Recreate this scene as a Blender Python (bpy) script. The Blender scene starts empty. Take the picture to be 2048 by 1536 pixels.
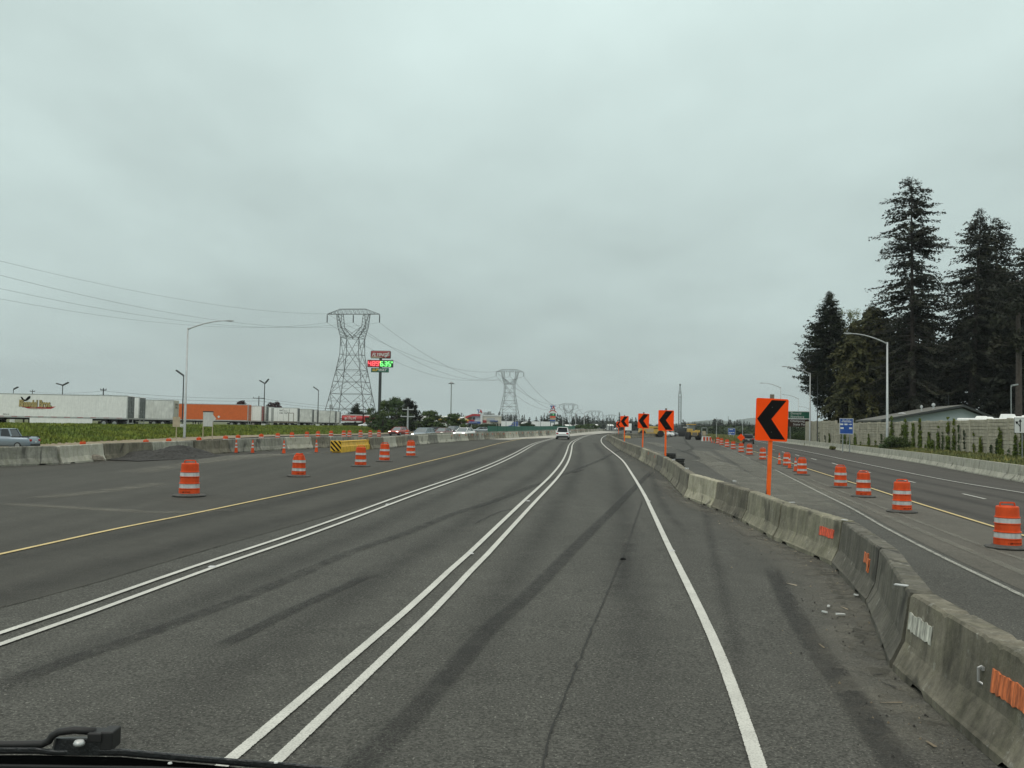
import bpy, math, random
import numpy as np
from mathutils import Vector, Matrix
R = math.radians
random.seed(7)
scene = bpy.context.scene
col = scene.collection
# ------------------------------------------------------------------ camera
F = 1900.0; CX, CY = 1024.0, 768.0
CAMH = 2.5
PITCH = math.atan(84/1900.0); ROLL = R(1.0)
cam_d = bpy.data.cameras.new('camera'); cam = bpy.data.objects.new('camera', cam_d); col.objects.link(cam)
cam_d.sensor_width = 36; cam_d.lens = 36*F/2048; cam_d.clip_start = .05; cam_d.clip_end = 20000
fw = Vector((0, math.cos(PITCH), math.sin(PITCH)))
r0 = Vector((1, 0, 0)); u0 = Vector((0, -math.sin(PITCH), math.cos(PITCH)))
rt = r0*math.cos(ROLL)+u0*math.sin(ROLL); up = -r0*math.sin(ROLL)+u0*math.cos(ROLL)
m = Matrix((( rt.x, up.x, -fw.x, 0), (rt.y, up.y, -fw.y, 0), (rt.z, up.z, -fw.z, CAMH), (0, 0, 0, 1)))
cam.matrix_world = m
scene.camera = cam
# ------------------------------------------------------------------ world: overcast sky
SUN_EL, SUN_AZ = R(52), R(200)
w = bpy.data.worlds.new('World'); scene.world = w; w.use_nodes = True
nt = w.node_tree; nt.nodes.clear()
def N(nt, t, **k):
    n = nt.nodes.new(t)
    for a, b in k.items():
        if a == 'ins':
            for i, v in b.items(): n.inputs[i].default_value = v
        else: setattr(n, a, b)
    return n
def Lk(nt, a, b): nt.links.new(a, b)
def ramp(nt, stops, interp='LINEAR'):
    n = N(nt, 'ShaderNodeValToRGB'); cr = n.color_ramp; cr.interpolation = interp
    while len(cr.elements) < len(stops): cr.elements.new(.5)
    for e, (p, c) in zip(cr.elements, stops):
        e.position = p; e.color = (c, c, c, 1) if isinstance(c, (int, float)) else (*c, 1)
    return n
def MA(nt, op, a, b=None, clamp=False):
    n = N(nt, 'ShaderNodeMath', operation=op, use_clamp=clamp)
    for i, v in enumerate((a, b)):
        if v is None: continue
        if isinstance(v, (int, float)): n.inputs[i].default_value = v
        else: nt.links.new(v, n.inputs[i])
    return n.outputs[0]
tc = N(nt, 'ShaderNodeTexCoord'); sep = N(nt, 'ShaderNodeSeparateXYZ'); Lk(nt, tc.outputs['Generated'], sep.inputs[0])
zc = MA(nt, 'MAXIMUM', sep.outputs[2], 0.0)
zp = MA(nt, 'ADD', zc, 0.17)
cx_ = MA(nt, 'DIVIDE', sep.outputs[0], zp); cy_ = MA(nt, 'DIVIDE', sep.outputs[1], zp)
comb = N(nt, 'ShaderNodeCombineXYZ'); Lk(nt, cx_, comb.inputs[0]); Lk(nt, cy_, comb.inputs[1])
mp = N(nt, 'ShaderNodeMapping'); mp.inputs['Scale'].default_value = (.8, .55, 1); mp.inputs['Location'].default_value = (3.1, 1.7, 0)
Lk(nt, comb.outputs[0], mp.inputs[0])
n1 = N(nt, 'ShaderNodeTexNoise', ins={'Scale': .95, 'Detail': 5.0, 'Roughness': .5, 'Distortion': .35}); Lk(nt, mp.outputs[0], n1.inputs['Vector'])
n2 = N(nt, 'ShaderNodeTexNoise', ins={'Scale': 2.9, 'Detail': 5.0, 'Roughness': .5}); Lk(nt, mp.outputs[0], n2.inputs['Vector'])
cl = MA(nt, 'ADD', MA(nt, 'MULTIPLY', n1.outputs['Fac'], .62), MA(nt, 'MULTIPLY', n2.outputs['Fac'], .38))
clr = N(nt, 'ShaderNodeMapRange', ins={'From Min': .36, 'From Max': .64, 'To Min': .87, 'To Max': 1.13}); Lk(nt, cl, clr.inputs['Value'])
grad = MA(nt, 'ADD', MA(nt, 'MULTIPLY', zc, .68), MA(nt, 'MULTIPLY', MA(nt, 'MAXIMUM', MA(nt, 'SUBTRACT', zc, .5), 0.), .7)); grad = MA(nt, 'ADD', grad, .56)
lum = MA(nt, 'MULTIPLY', grad, clr.outputs[0])
tint = N(nt, 'ShaderNodeMix', data_type='RGBA', blend_type='MULTIPLY'); tint.inputs['Factor'].default_value = 1
tz = N(nt, 'ShaderNodeMapRange', interpolation_type='SMOOTHSTEP', ins={'From Min': .42, 'From Max': .85}); Lk(nt, zc, tz.inputs['Value'])
tm = N(nt, 'ShaderNodeMix', data_type='RGBA'); tm.inputs['A'].default_value = (.825, 1., .965, 1); tm.inputs['B'].default_value = (1., .97, .90, 1); Lk(nt, tz.outputs[0], tm.inputs['Factor']); Lk(nt, tm.outputs['Result'], tint.inputs['B'])
cc = N(nt, 'ShaderNodeCombineColor')
for i in range(3): Lk(nt, lum, cc.inputs[i])
Lk(nt, cc.outputs[0], tint.inputs['A'])
sky = N(nt, 'ShaderNodeTexSky', sky_type='NISHITA', sun_disc=False, sun_elevation=SUN_EL, sun_rotation=SUN_AZ)
bg1 = N(nt, 'ShaderNodeBackground'); bg1.inputs['Strength'].default_value = .05; Lk(nt, sky.outputs[0], bg1.inputs[0])
bg2 = N(nt, 'ShaderNodeBackground'); bg2.inputs['Strength'].default_value = 1.0; Lk(nt, tint.outputs['Result'], bg2.inputs[0])
mx = N(nt, 'ShaderNodeMixShader'); mx.inputs[0].default_value = .95
Lk(nt, bg1.outputs[0], mx.inputs[1]); Lk(nt, bg2.outputs[0], mx.inputs[2])
wo = N(nt, 'ShaderNodeOutputWorld'); Lk(nt, mx.outputs[0], wo.inputs[0])
sd = bpy.data.lights.new('sun', 'SUN'); sd.energy = .7; sd.angle = R(25); sd.color = (1, .97, .92)
so = bpy.data.objects.new('sun', sd); col.objects.link(so)
sv = Vector((math.sin(SUN_AZ)*math.cos(SUN_EL), math.cos(SUN_AZ)*math.cos(SUN_EL), math.sin(SUN_EL)))
so.rotation_euler = sv.to_track_quat('Z', 'Y').to_euler(); so.location = (0, 0, 60)
scene.view_settings.view_transform = 'Standard'; scene.view_settings.look = 'None'
scene.view_settings.exposure = 0; scene.view_settings.gamma = 1
# ------------------------------------------------------------------ terrain
def sm(t):
    t = max(0., min(1., t)); return t*t*(3-2*t)
def tab(T, v):
    if v <= T[0][0]: a, b = T[0], T[1]
    elif v >= T[-1][0]: a, b = T[-2], T[-1]
    else:
        for a, b in zip(T, T[1:]):
            if v <= b[0]: break
    return a[1]+(b[1]-a[1])*(v-a[0])/(b[0]-a[0])
XB = [(-30, -58), (0, -45), (20, -36), (46, -25.3), (61, -20), (70, -11.6), (93.5, -6.6), (127, -2.4), (139, .7), (165, 5.7), (193, 10.9), (322, 28.4), (659, 72)]
XF = [(-30, -78), (0, -70), (60, -53), (97, -44), (116, -38), (160, -28), (250, -22), (400, -18), (800, -10)]
XC = [(-30, 10), (0, 16), (50, 26.6), (75, 32.6), (128, 43.8), (211, 58), (400, 100), (900, 230)]
def gz0(x, y):
    t = min(1., max(0., (y-7)/100.)); r = .75*(1-(1-t)**2)
    if y > 130: r += 1.3*(1-math.exp(-(y-130)/150.))
    s = 1-.7*sm((x/max(y, 20)+.02)/.28)
    return r*s-.01*max(0, x-15)*math.exp(-max(0, x-15)/120.)
def Lz(y): return -.4+.95*sm((y-75)/55.)+.5*sm((y-150)/300.)
def gz(x, y):
    z = gz0(x, y)
    d = tab(XB, y)-x
    if d > 1:
        l = Lz(y); z = z+(l-z)*sm((d-1)/11.)
        e = tab(XF, y)-x
        if e > 0:
            cr = 1.45-.75*sm((y-230)/120.)
            z = z+(cr-z)*sm(e/12.)
    c = x-tab(XC, y)
    if c > .5:
        z += .55*sm((c-.5)/4.)
    if y > 900: z += -1.2*sm((y-900)/1500.)
    return z
def ray(px, py): return (fw+rt*((px-CX)/F)-up*((py-CY)/F))
def at(px, py, Y):
    d = ray(px, py); t = Y/d.y; return Vector((d.x*t, Y, CAMH+d.z*t))
def G(px, py, zo=0, f=gz0):
    d = ray(px, py); t = 3.; st = None
    while t < 3000:
        p = d*t
        if CAMH+p.z < f(p.x, p.y)+zo: st = t; break
        t *= 1.01
    if st is None: st = 1500.
    a, b = st/1.01, st
    for _ in range(25):
        c = (a+b)/2; p = d*c
        if CAMH+p.z < f(p.x, p.y)+zo: b = c
        else: a = c
    p = d*b; return Vector((p.x, p.y, f(p.x, p.y)+zo))
# ------------------------------------------------------------------ materials
def newmat(name):
    m = bpy.data.materials.new(name); m.use_nodes = True; nt = m.node_tree; nt.nodes.clear()
    o = N(nt, 'ShaderNodeOutputMaterial'); b = N(nt, 'ShaderNodeBsdfPrincipled'); Lk(nt, b.outputs[0], o.inputs[0])
    return m, nt, b
def noise_(nt, vec, scale, detail=3., rough=.5):
    n = N(nt, 'ShaderNodeTexNoise', ins={'Scale': scale, 'Detail': detail, 'Roughness': rough}); Lk(nt, vec, n.inputs['Vector']); return n.outputs['Fac']
def mr(nt, v, a, b, c, d):
    n = N(nt, 'ShaderNodeMapRange', ins={'From Min': a, 'From Max': b, 'To Min': c, 'To Max': d}); Lk(nt, v, n.inputs['Value']); return n.outputs[0]
def scalecol(nt, c, f):
    n = N(nt, 'ShaderNodeVectorMath', operation='SCALE')
    if isinstance(c, tuple): n.inputs[0].default_value = c[:3]
    else: Lk(nt, c, n.inputs[0])
    Lk(nt, f, n.inputs['Scale']); return n.outputs[0]
def mixc(nt, f, a, b):
    n = N(nt, 'ShaderNodeMix', data_type='RGBA')
    for k, v in (('Factor', f), ('A', a), ('B', b)):
        if isinstance(v, (int, float)): n.inputs[k].default_value = v
        elif isinstance(v, tuple): n.inputs[k].default_value = (*v[:3], 1)
        else: Lk(nt, v, n.inputs[k])
    return n.outputs['Result']
def mapv(nt, vec, sc):
    n = N(nt, 'ShaderNodeMapping'); n.inputs['Scale'].default_value = sc; Lk(nt, vec, n.inputs[0]); return n.outputs[0]
def posv(nt): return N(nt, 'ShaderNodeNewGeometry').outputs['Position']
def mat(name, c, rough=.6, metal=0., var=.12, scale=3., bump=0., bscale=40., emit=0., orand=0., streak=0.):
    m, nt, b = newmat(name); p = posv(nt)
    f = mr(nt, noise_(nt, p, scale, 4.), .3, .7, 1-var, 1+var)
    if orand:
        oi = N(nt, 'ShaderNodeObjectInfo'); f = MA(nt, 'MULTIPLY', f, mr(nt, oi.outputs['Random'], 0, 1, 1-orand, 1+orand))
    if streak:
        f = MA(nt, 'MULTIPLY', f, mr(nt, noise_(nt, mapv(nt, p, (6, 6, .6)), 1.5, 4.), .35, .65, 1-streak, 1+streak*.5))
    Lk(nt, scalecol(nt, tuple(c), f), b.inputs['Base Color'])
    b.inputs['Roughness'].default_value = rough; b.inputs['Metallic'].default_value = metal
    if bump:
        bn = N(nt, 'ShaderNodeBump', ins={'Strength': bump, 'Distance': .02}); Lk(nt, noise_(nt, p, bscale, 3.), bn.inputs['Height']); Lk(nt, bn.outputs[0], b.inputs['Normal'])
    if emit:
        b.inputs['Emission Color'].default_value = (*c, 1); b.inputs['Emission Strength'].default_value = emit
    return m
def asphalt(name, c, speck=.5, patch=.12, streak=.10, spsc=38., tracks=True):
    m, nt, b = newmat(name); p = posv(nt)
    f = mr(nt, noise_(nt, p, .11, 5., .6), .3, .7, 1-patch, 1+patch)
    f = MA(nt, 'MULTIPLY', f, mr(nt, noise_(nt, p, 2.1, 6., .7), .32, .68, 1-.11, 1+.11))
    f = MA(nt, 'MULTIPLY', f, mr(nt, noise_(nt, mapv(nt, p, (1.3, .045, 1)), 1., 4.), .3, .7, 1-streak, 1+streak))
    sp = noise_(nt, p, spsc, 2., .6)
    f = MA(nt, 'MULTIPLY', f, mr(nt, sp, .36, .64, 1-speck*.6, 1+speck*.6))
    li = mr(nt, noise_(nt, p, spsc*1.3, 1., .5), .64, .74, 0, speck*2.6)
    f = MA(nt, 'ADD', f, li)
    Lk(nt, scalecol(nt, c, f), b.inputs['Base Color'])
    b.inputs['Roughness'].default_value = .9; b.inputs['Specular IOR Level'].default_value = .22
    bn = N(nt, 'ShaderNodeBump', ins={'Strength': .5, 'Distance': .012}); Lk(nt, sp, bn.inputs['Height']); Lk(nt, bn.outputs[0], b.inputs['Normal'])
    return m
def alphamat(name, c, strength, nsc=6., soft=.35, lo=.35, hi=.65, long=.1, mn=.25):
    """worn mark on the road: colour with ragged, soft edges (UV x runs across the mark)"""
    m, nt, b = newmat(name); p = posv(nt)
    uv = N(nt, 'ShaderNodeUVMap'); s = N(nt, 'ShaderNodeSeparateXYZ'); Lk(nt, uv.outputs[0], s.inputs[0])
    e = MA(nt, 'ABSOLUTE', MA(nt, 'MULTIPLY_ADD', s.outputs[0], 2.)); e.node.inputs[0].links[0].from_node.inputs[2].default_value = -1.
    edge = mr(nt, e, 1., 1-soft, 0, 1)
    en = MA(nt, 'ABSOLUTE', MA(nt, 'MULTIPLY_ADD', s.outputs[1], 2.)); en.node.inputs[0].links[0].from_node.inputs[2].default_value = -1.
    ends = mr(nt, en, 1., .8, 0, 1)
    n1 = mr(nt, noise_(nt, p, nsc, 4., .7), lo, hi, mn, 1)
    n2 = mr(nt, noise_(nt, p, 55., 2., .6), .35, .6, .35, 1)
    a = MA(nt, 'MULTIPLY', MA(nt, 'MULTIPLY', edge, n1), MA(nt, 'MULTIPLY', n2, strength))
    if long: a = MA(nt, 'MULTIPLY', a, ends)
    b.inputs['Base Color'].default_value = (*c, 1); b.inputs['Roughness'].default_value = .85
    Lk(nt, a, b.inputs['Alpha'])
    return m
def paint(name, c, wear=.36):
    m, nt, b = newmat(name); p = posv(nt)
    f = mr(nt, noise_(nt, p, 2.2, 4.), .3, .7, .86, 1.06)
    f = MA(nt, 'MULTIPLY', f, mr(nt, noise_(nt, p, 60., 2.), .3, .55, .66, 1.))
    Lk(nt, scalecol(nt, c, f), b.inputs['Base Color']); b.inputs['Roughness'].default_value = .7
    uv = N(nt, 'ShaderNodeUVMap'); s = N(nt, 'ShaderNodeSeparateXYZ'); Lk(nt, uv.outputs[0], s.inputs[0])
    e = MA(nt, 'ABSOLUTE', MA(nt, 'MULTIPLY_ADD', s.outputs[0], 2.)); e.node.inputs[0].links[0].from_node.inputs[2].default_value = -1.
    rag = MA(nt, 'ADD', mr(nt, e, .7, 1., 1., .35), 0.)
    al = MA(nt, 'GREATER_THAN', MA(nt, 'ADD', rag, mr(nt, noise_(nt, p, 45., 3.), .3, .7, -.35, .35)), wear)
    Lk(nt, al, b.inputs['Alpha'])
    return m
def concrete(name, c, dirt=.45, orand=.22, marks=True):
    m, nt, b = newmat(name)
    t = N(nt, 'ShaderNodeTexCoord'); o = t.outputs['Object']; p = posv(nt)
    oi = N(nt, 'ShaderNodeObjectInfo'); rnd = oi.outputs['Random']
    f = mr(nt, rnd, 0, 1, 1-orand, 1+orand)
    f = MA(nt, 'MULTIPLY', f, mr(nt, noise_(nt, p, 1.1, 8., .7), .3, .7, 1-dirt*.9, 1+dirt*.75))
    f = MA(nt, 'MULTIPLY', f, mr(nt, noise_(nt, p, 14., 5., .7), .3, .7, .82, 1.14))
    f = MA(nt, 'MULTIPLY', f, mr(nt, noise_(nt, p, 90., 2., .6), .3, .7, .9, 1.1))
    so_ = N(nt, 'ShaderNodeSeparateXYZ'); Lk(nt, o, so_.inputs[0])
    # runs of grime down the faces
    st = noise_(nt, mapv(nt, p, (7, 7, .5)), 1., 4., .6)
    f = MA(nt, 'MULTIPLY', f, mr(nt, st, .38, .60, 1-dirt*.5, 1.05))
    if marks:  # thin curved scuffs
        wv = N(nt, 'ShaderNodeTexWave', wave_type='BANDS', bands_direction='X', ins={'Scale': .55, 'Distortion': 5.0, 'Detail': 2.0, 'Detail Scale': 1.2}); Lk(nt, mapv(nt, p, (1.6, 1.6, .8)), wv.inputs['Vector'])
        thin = mr(nt, wv.outputs['Fac'], .02, .12, 1., 0.)
        msk = mr(nt, noise_(nt, p, .8, 2.), .5, .58, 0, 1)
        f = MA(nt, 'MULTIPLY', f, MA(nt, 'SUBTRACT', 1., MA(nt, 'MULTIPLY', MA(nt, 'MULTIPLY', thin, msk), .55)))
    c2 = mixc(nt, mr(nt, noise_(nt, p, 2.7, 5., .7), .45, .7, 0, .55), c, (c[0]*.62, c[1]*.66, c[2]*.5))
    c3 = mixc(nt, mr(nt, noise_(nt, p, 5.2, 5., .75), .60, .68, 0, .5), c2, (.42, .42, .37))
    Lk(nt, scalecol(nt, c3, f), b.inputs['Base Color']); b.inputs['Roughness'].default_value = .9
    bn = N(nt, 'ShaderNodeBump', ins={'Strength': .55, 'Distance': .02}); Lk(nt, noise_(nt, p, 22., 6., .7), bn.inputs['Height']); Lk(nt, bn.outputs[0], b.inputs['Normal'])
    return m
def foliage(name, c, var=.35, rough=.75, hue=(1.25, 1.1, .8)):
    m, nt, b = newmat(name); p = posv(nt)
    f = mr(nt, noise_(nt, p, .55, 4., .65), .3, .7, 1-var, 1+var)
    f = MA(nt, 'MULTIPLY', f, mr(nt, noise_(nt, p, 6., 2.), .3, .7, .7, 1.3))
    c2 = mixc(nt, mr(nt, noise_(nt, p, .3, 3.), .4, .65, 0, 1), c, tuple(c[i]*hue[i] for i in range(3)))
    Lk(nt, scalecol(nt, c2, f), b.inputs['Base Color']); b.inputs['Roughness'].default_value = rough
    b.inputs['Specular IOR Level'].default_value = .2
    return m
M = {}
M['ground'] = mat('soil_grass', (.085, .095, .030), .95, var=.35, scale=.4, bump=.4)
M['verge'] = mat('dusty_soil', (.22, .18, .12), .95, var=.3, scale=1.5, bump=.5)
M['old_asphalt'] = asphalt('coarse_asphalt', (.066, .066, .058), .75, .15, .10)
M['closed_asphalt'] = asphalt('closed_lane_asphalt', (.092, .087, .073), .38, .18, .10, 30.)
M['new_asphalt'] = asphalt('smooth_asphalt', (.0565, .0555, .048), .4, .10, .12, 45.)
M['right_asphalt'] = asphalt('right_road_asphalt', (.064, .060, .053), .3, .08, .14, 45.)
M['conc_pave'] = asphalt('concrete_pavement', (.36, .35, .31), .12, .12, .08, 20.)
M['tan_pave'] = alphamat('worn_tan_patch', (.20, .195, .16), .7, .8, .25, .3, .6, .1, .3)
M['skid'] = alphamat('tyre_rubber_mark', (.018, .018, .016), .66, 5., .45, .3, .6, .1, .45)
M['skidsoft'] = alphamat('soft_rubber_mark', (.022, .022, .020), .36, 1.2, .9, .3, .6, .1, .5)
M['skidthin'] = alphamat('thin_rubber_mark', (.018, .018, .016), .66, 3., .5, .35, .6, .1, .2)
M['dust'] = alphamat('dusty_grit', (.22, .21, .17), .6, 1.6, .8, .35, .65, .1, .2)
M['darkdirt'] = alphamat('dark_grit', (.05, .048, .035), .85, 3.2, .7, .47, .6, .1, 0.)
M['white_line'] = paint('white_road_paint', (.55, .55, .50))
M['yellow_line'] = paint('yellow_road_paint', (.60, .47, .21))
M['old_line'] = alphamat('old_white_line', (.42, .42, .37), .85, 3., .3, .3, .55, 0, .45)
M['crack'] = mat('crack_black', (.018, .018, .016), .9, var=.2)
M['conc'] = concrete('barrier_concrete', (.185, .170, .128), .6)
M['conc_dark'] = concrete('dark_barrier_concrete', (.135, .127, .102), .5)
M['conc_mid'] = concrete('greenish_barrier_concrete', (.225, .212, .155), .5)
M['conc_warm'] = concrete('warm_pale_barrier_concrete', (.32, .30, .225), .4)
M['conc_pale'] = concrete('pale_barrier_concrete', (.42, .41, .345), .25, .04)
M['conc_left'] = concrete('left_barrier_concrete', (.27, .268, .228), .5, .34)
M['orange'] = mat('drum_orange', (.62, .080, .022), .45, var=.14, scale=5., orand=.08, streak=.1)
M['sign_orange'] = mat('fluorescent_orange', (1., .082, .006), .8, var=.05)

M['band'] = mat('reflective_white_band', (.50, .51, .50), .4, var=.14, scale=9., streak=.2)
M['rubber'] = mat('dirty_rubber', (.075, .074, .068), .85, var=.3, scale=7.)
M['black'] = mat('black_paint', (.006, .006, .006), .8, var=.1)
M['black'].node_tree.nodes['Principled BSDF'].inputs['Specular IOR Level'].default_value = .15
M['blackplastic'] = mat('black_plastic', (.010, .011, .012), .35, var=.2, scale=20., bump=.15, bscale=300.)
M['blackrubber'] = mat('black_rubber', (.008, .008, .008), .6, var=.2, scale=20.)
M['steel'] = mat('galvanised_steel', (.30, .32, .32), .5, .6, var=.12)
M['steel_pale'] = mat('pale_pole_steel', (.42, .44, .44), .5, .3, var=.1)
M['darksteel'] = mat('dark_steel', (.045, .05, .05), .5, .3, var=.15)
M['lattice'] = mat('lattice_steel', (.12, .13, .13), .6, .3, var=.15)
M['wood'] = mat('weathered_post_wood', (.17, .15, .12), .9, var=.3, scale=8.)
M['orangewood'] = mat('orange_painted_post', (.90, .14, .022), .6, var=.12, scale=4.)
M['white'] = mat('white_panel', (.80, .81, .78), .5, var=.05, streak=.06)
M['whitewall'] = mat('white_wall', (.68, .69, .66), .7, var=.04)
M['beige'] = mat('beige_wall', (.55, .52, .43), .8, var=.06)
M['offwhite'] = mat('grimy_white', (.60, .61, .58), .6, var=.14, scale=1.2, streak=.12)
M['doorgrey'] = mat('grimy_grey_door', (.115, .125, .125), .6, var=.35, scale=2., streak=.4)
M['alu'] = mat('aluminium_trim', (.45, .46, .45), .4, .5, var=.12)
M['trailer_orange'] = mat('orange_trailer_panel', (.60, .125, .025), .5, var=.06, streak=.05)
M['red'] = mat('red_paint', (.42, .03, .03), .5, var=.08)
M['darkred'] = mat('dark_red_panel', (.30, .035, .035), .5, var=.1)
M['navy'] = mat('blue_paint', (.03, .08, .28), .5, var=.08)
M['signblue'] = mat('sign_blue', (.010, .065, .30), .5, var=.05)
M['signgreen'] = mat('sign_green', (.012, .12, .075), .5, var=.05)
M['signbrown'] = mat('sign_brown', (.045, .02, .013), .5, var=.08)
M['signwhite'] = mat('sign_white', (.62, .64, .62), .5, var=.04)
M['screen'] = mat('green_glare_screen', (.014, .135, .085), .6, var=.12, scale=.5)
M['yellow'] = mat('machine_yellow', (.52, .34, .075), .5, var=.15, scale=2.)
M['attyellow'] = mat('attenuator_yellow', (.75, .45, .03), .5, var=.14, scale=3., streak=.2)
M['lettergold'] = mat('gold_lettering', (.42, .33, .13), .6); M['letterolive'] = mat('olive_outline', (.05, .045, .02), .6)
M['tan'] = mat('tan_plywood', (.42, .35, .24), .8, var=.1)
M['plywood'] = mat('bleached_plywood', (.52, .53, .49), .8, var=.08, streak=.1)
M['glass'] = mat('dark_glass', (.02, .025, .03), .08, var=.05)
M['glassgrey'] = mat('hazy_glass', (.12, .15, .16), .12, var=.1)
M['tyre'] = mat('tyre_black', (.018, .018, .018), .85, var=.2)
M['rim'] = mat('wheel_rim', (.35, .36, .36), .35, .7, var=.1)
M['chassis'] = mat('chassis_black', (.03, .03, .03), .7, var=.3)
for k_ in ('sign_orange', 'orange', 'orangewood'): M[k_].node_tree.nodes['Principled BSDF'].inputs['Specular IOR Level'].default_value = .12
for k, c in dict(carwhite=(.72, .73, .72), carsilver=(.34, .38, .40), carblue=(.22, .27, .31), cargrey=(.12, .12, .125), carmaroon=(.16, .05, .045), carred=(.40, .07, .05), cardark=(.015, .022, .02), cartan=(.30, .29, .26)).items():
    M[k] = mat(k+'_paint', c, .25, .25 if k != 'carwhite' else 0, var=.03)
def emis(name, c, s):
    m, nt, b = newmat(name); b.inputs['Base Color'].default_value = (*c, 1); b.inputs['Emission Color'].default_value = (*c, 1); b.inputs['Emission Strength'].default_value = s; return m
M['ledred'] = emis('red_led_digits', (1., .12, .14), 1.1)
M['ledredbg'] = emis('red_led_board', (.22, .0, .008), .6)
M['ledgreen'] = emis('green_led_digits', (.25, 1., .28), 1.0)
M['ledgreenbg'] = emis('green_led_board', (.0, .07, .01), .5)
M['headlamp'] = emis('lit_headlamp', (1., .98, .9), 3.)
M['lens'] = mat('lamp_lens', (.6, .6, .6), .2, var=.05)
M['taillamp'] = mat('red_lamp_lens', (.35, .02, .02), .2, var=.05)
M['bark'] = mat('fir_bark', (.055, .045, .038), .95, var=.35, scale=3., bump=.6, bscale=6.)
M['fir'] = foliage('fir_needles', (.022, .026, .018), .45)
M['firgreen'] = foliage('green_fir_needles', (.026, .035, .020), .45)
M['olive'] = foliage('olive_needles', (.046, .050, .021), .4)
M['leafgreen'] = foliage('broad_leaves', (.048, .078, .028), .45)
M['leafpale'] = foliage('pale_leaves', (.12, .15, .05), .35)
M['leafdark'] = foliage('dark_leaves', (.028, .045, .022), .4)
M['leafpurple'] = foliage('purple_leaves', (.035, .015, .02), .4)
M['ivy'] = foliage('ivy_leaves', (.085, .125, .022), .45)
M['grass'] = foliage('rank_grass', (.132, .178, .036), .30, .8, (1.35, 1.15, .9))
M['drygrass'] = foliage('verge_grass', (.12, .14, .055), .4, .8, (1.5, 1.2, 1.))
M['farfir'] = foliage('far_conifer_needles', (.030, .040, .030), .3)
M['hill'] = foliage('hill_forest', (.035, .05, .03), .2)
M['gravel'] = mat('dark_gravel_pile', (.034, .033, .03), .95, var=.4, scale=9., bump=1., bscale=25.)
M['roof'] = mat('grey_shingles', (.15, .15, .135), .9, var=.15, scale=3., bump=.3)
M['housewall'] = mat('pale_blue_wall', (.30, .35, .36), .8, var=.05)
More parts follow.
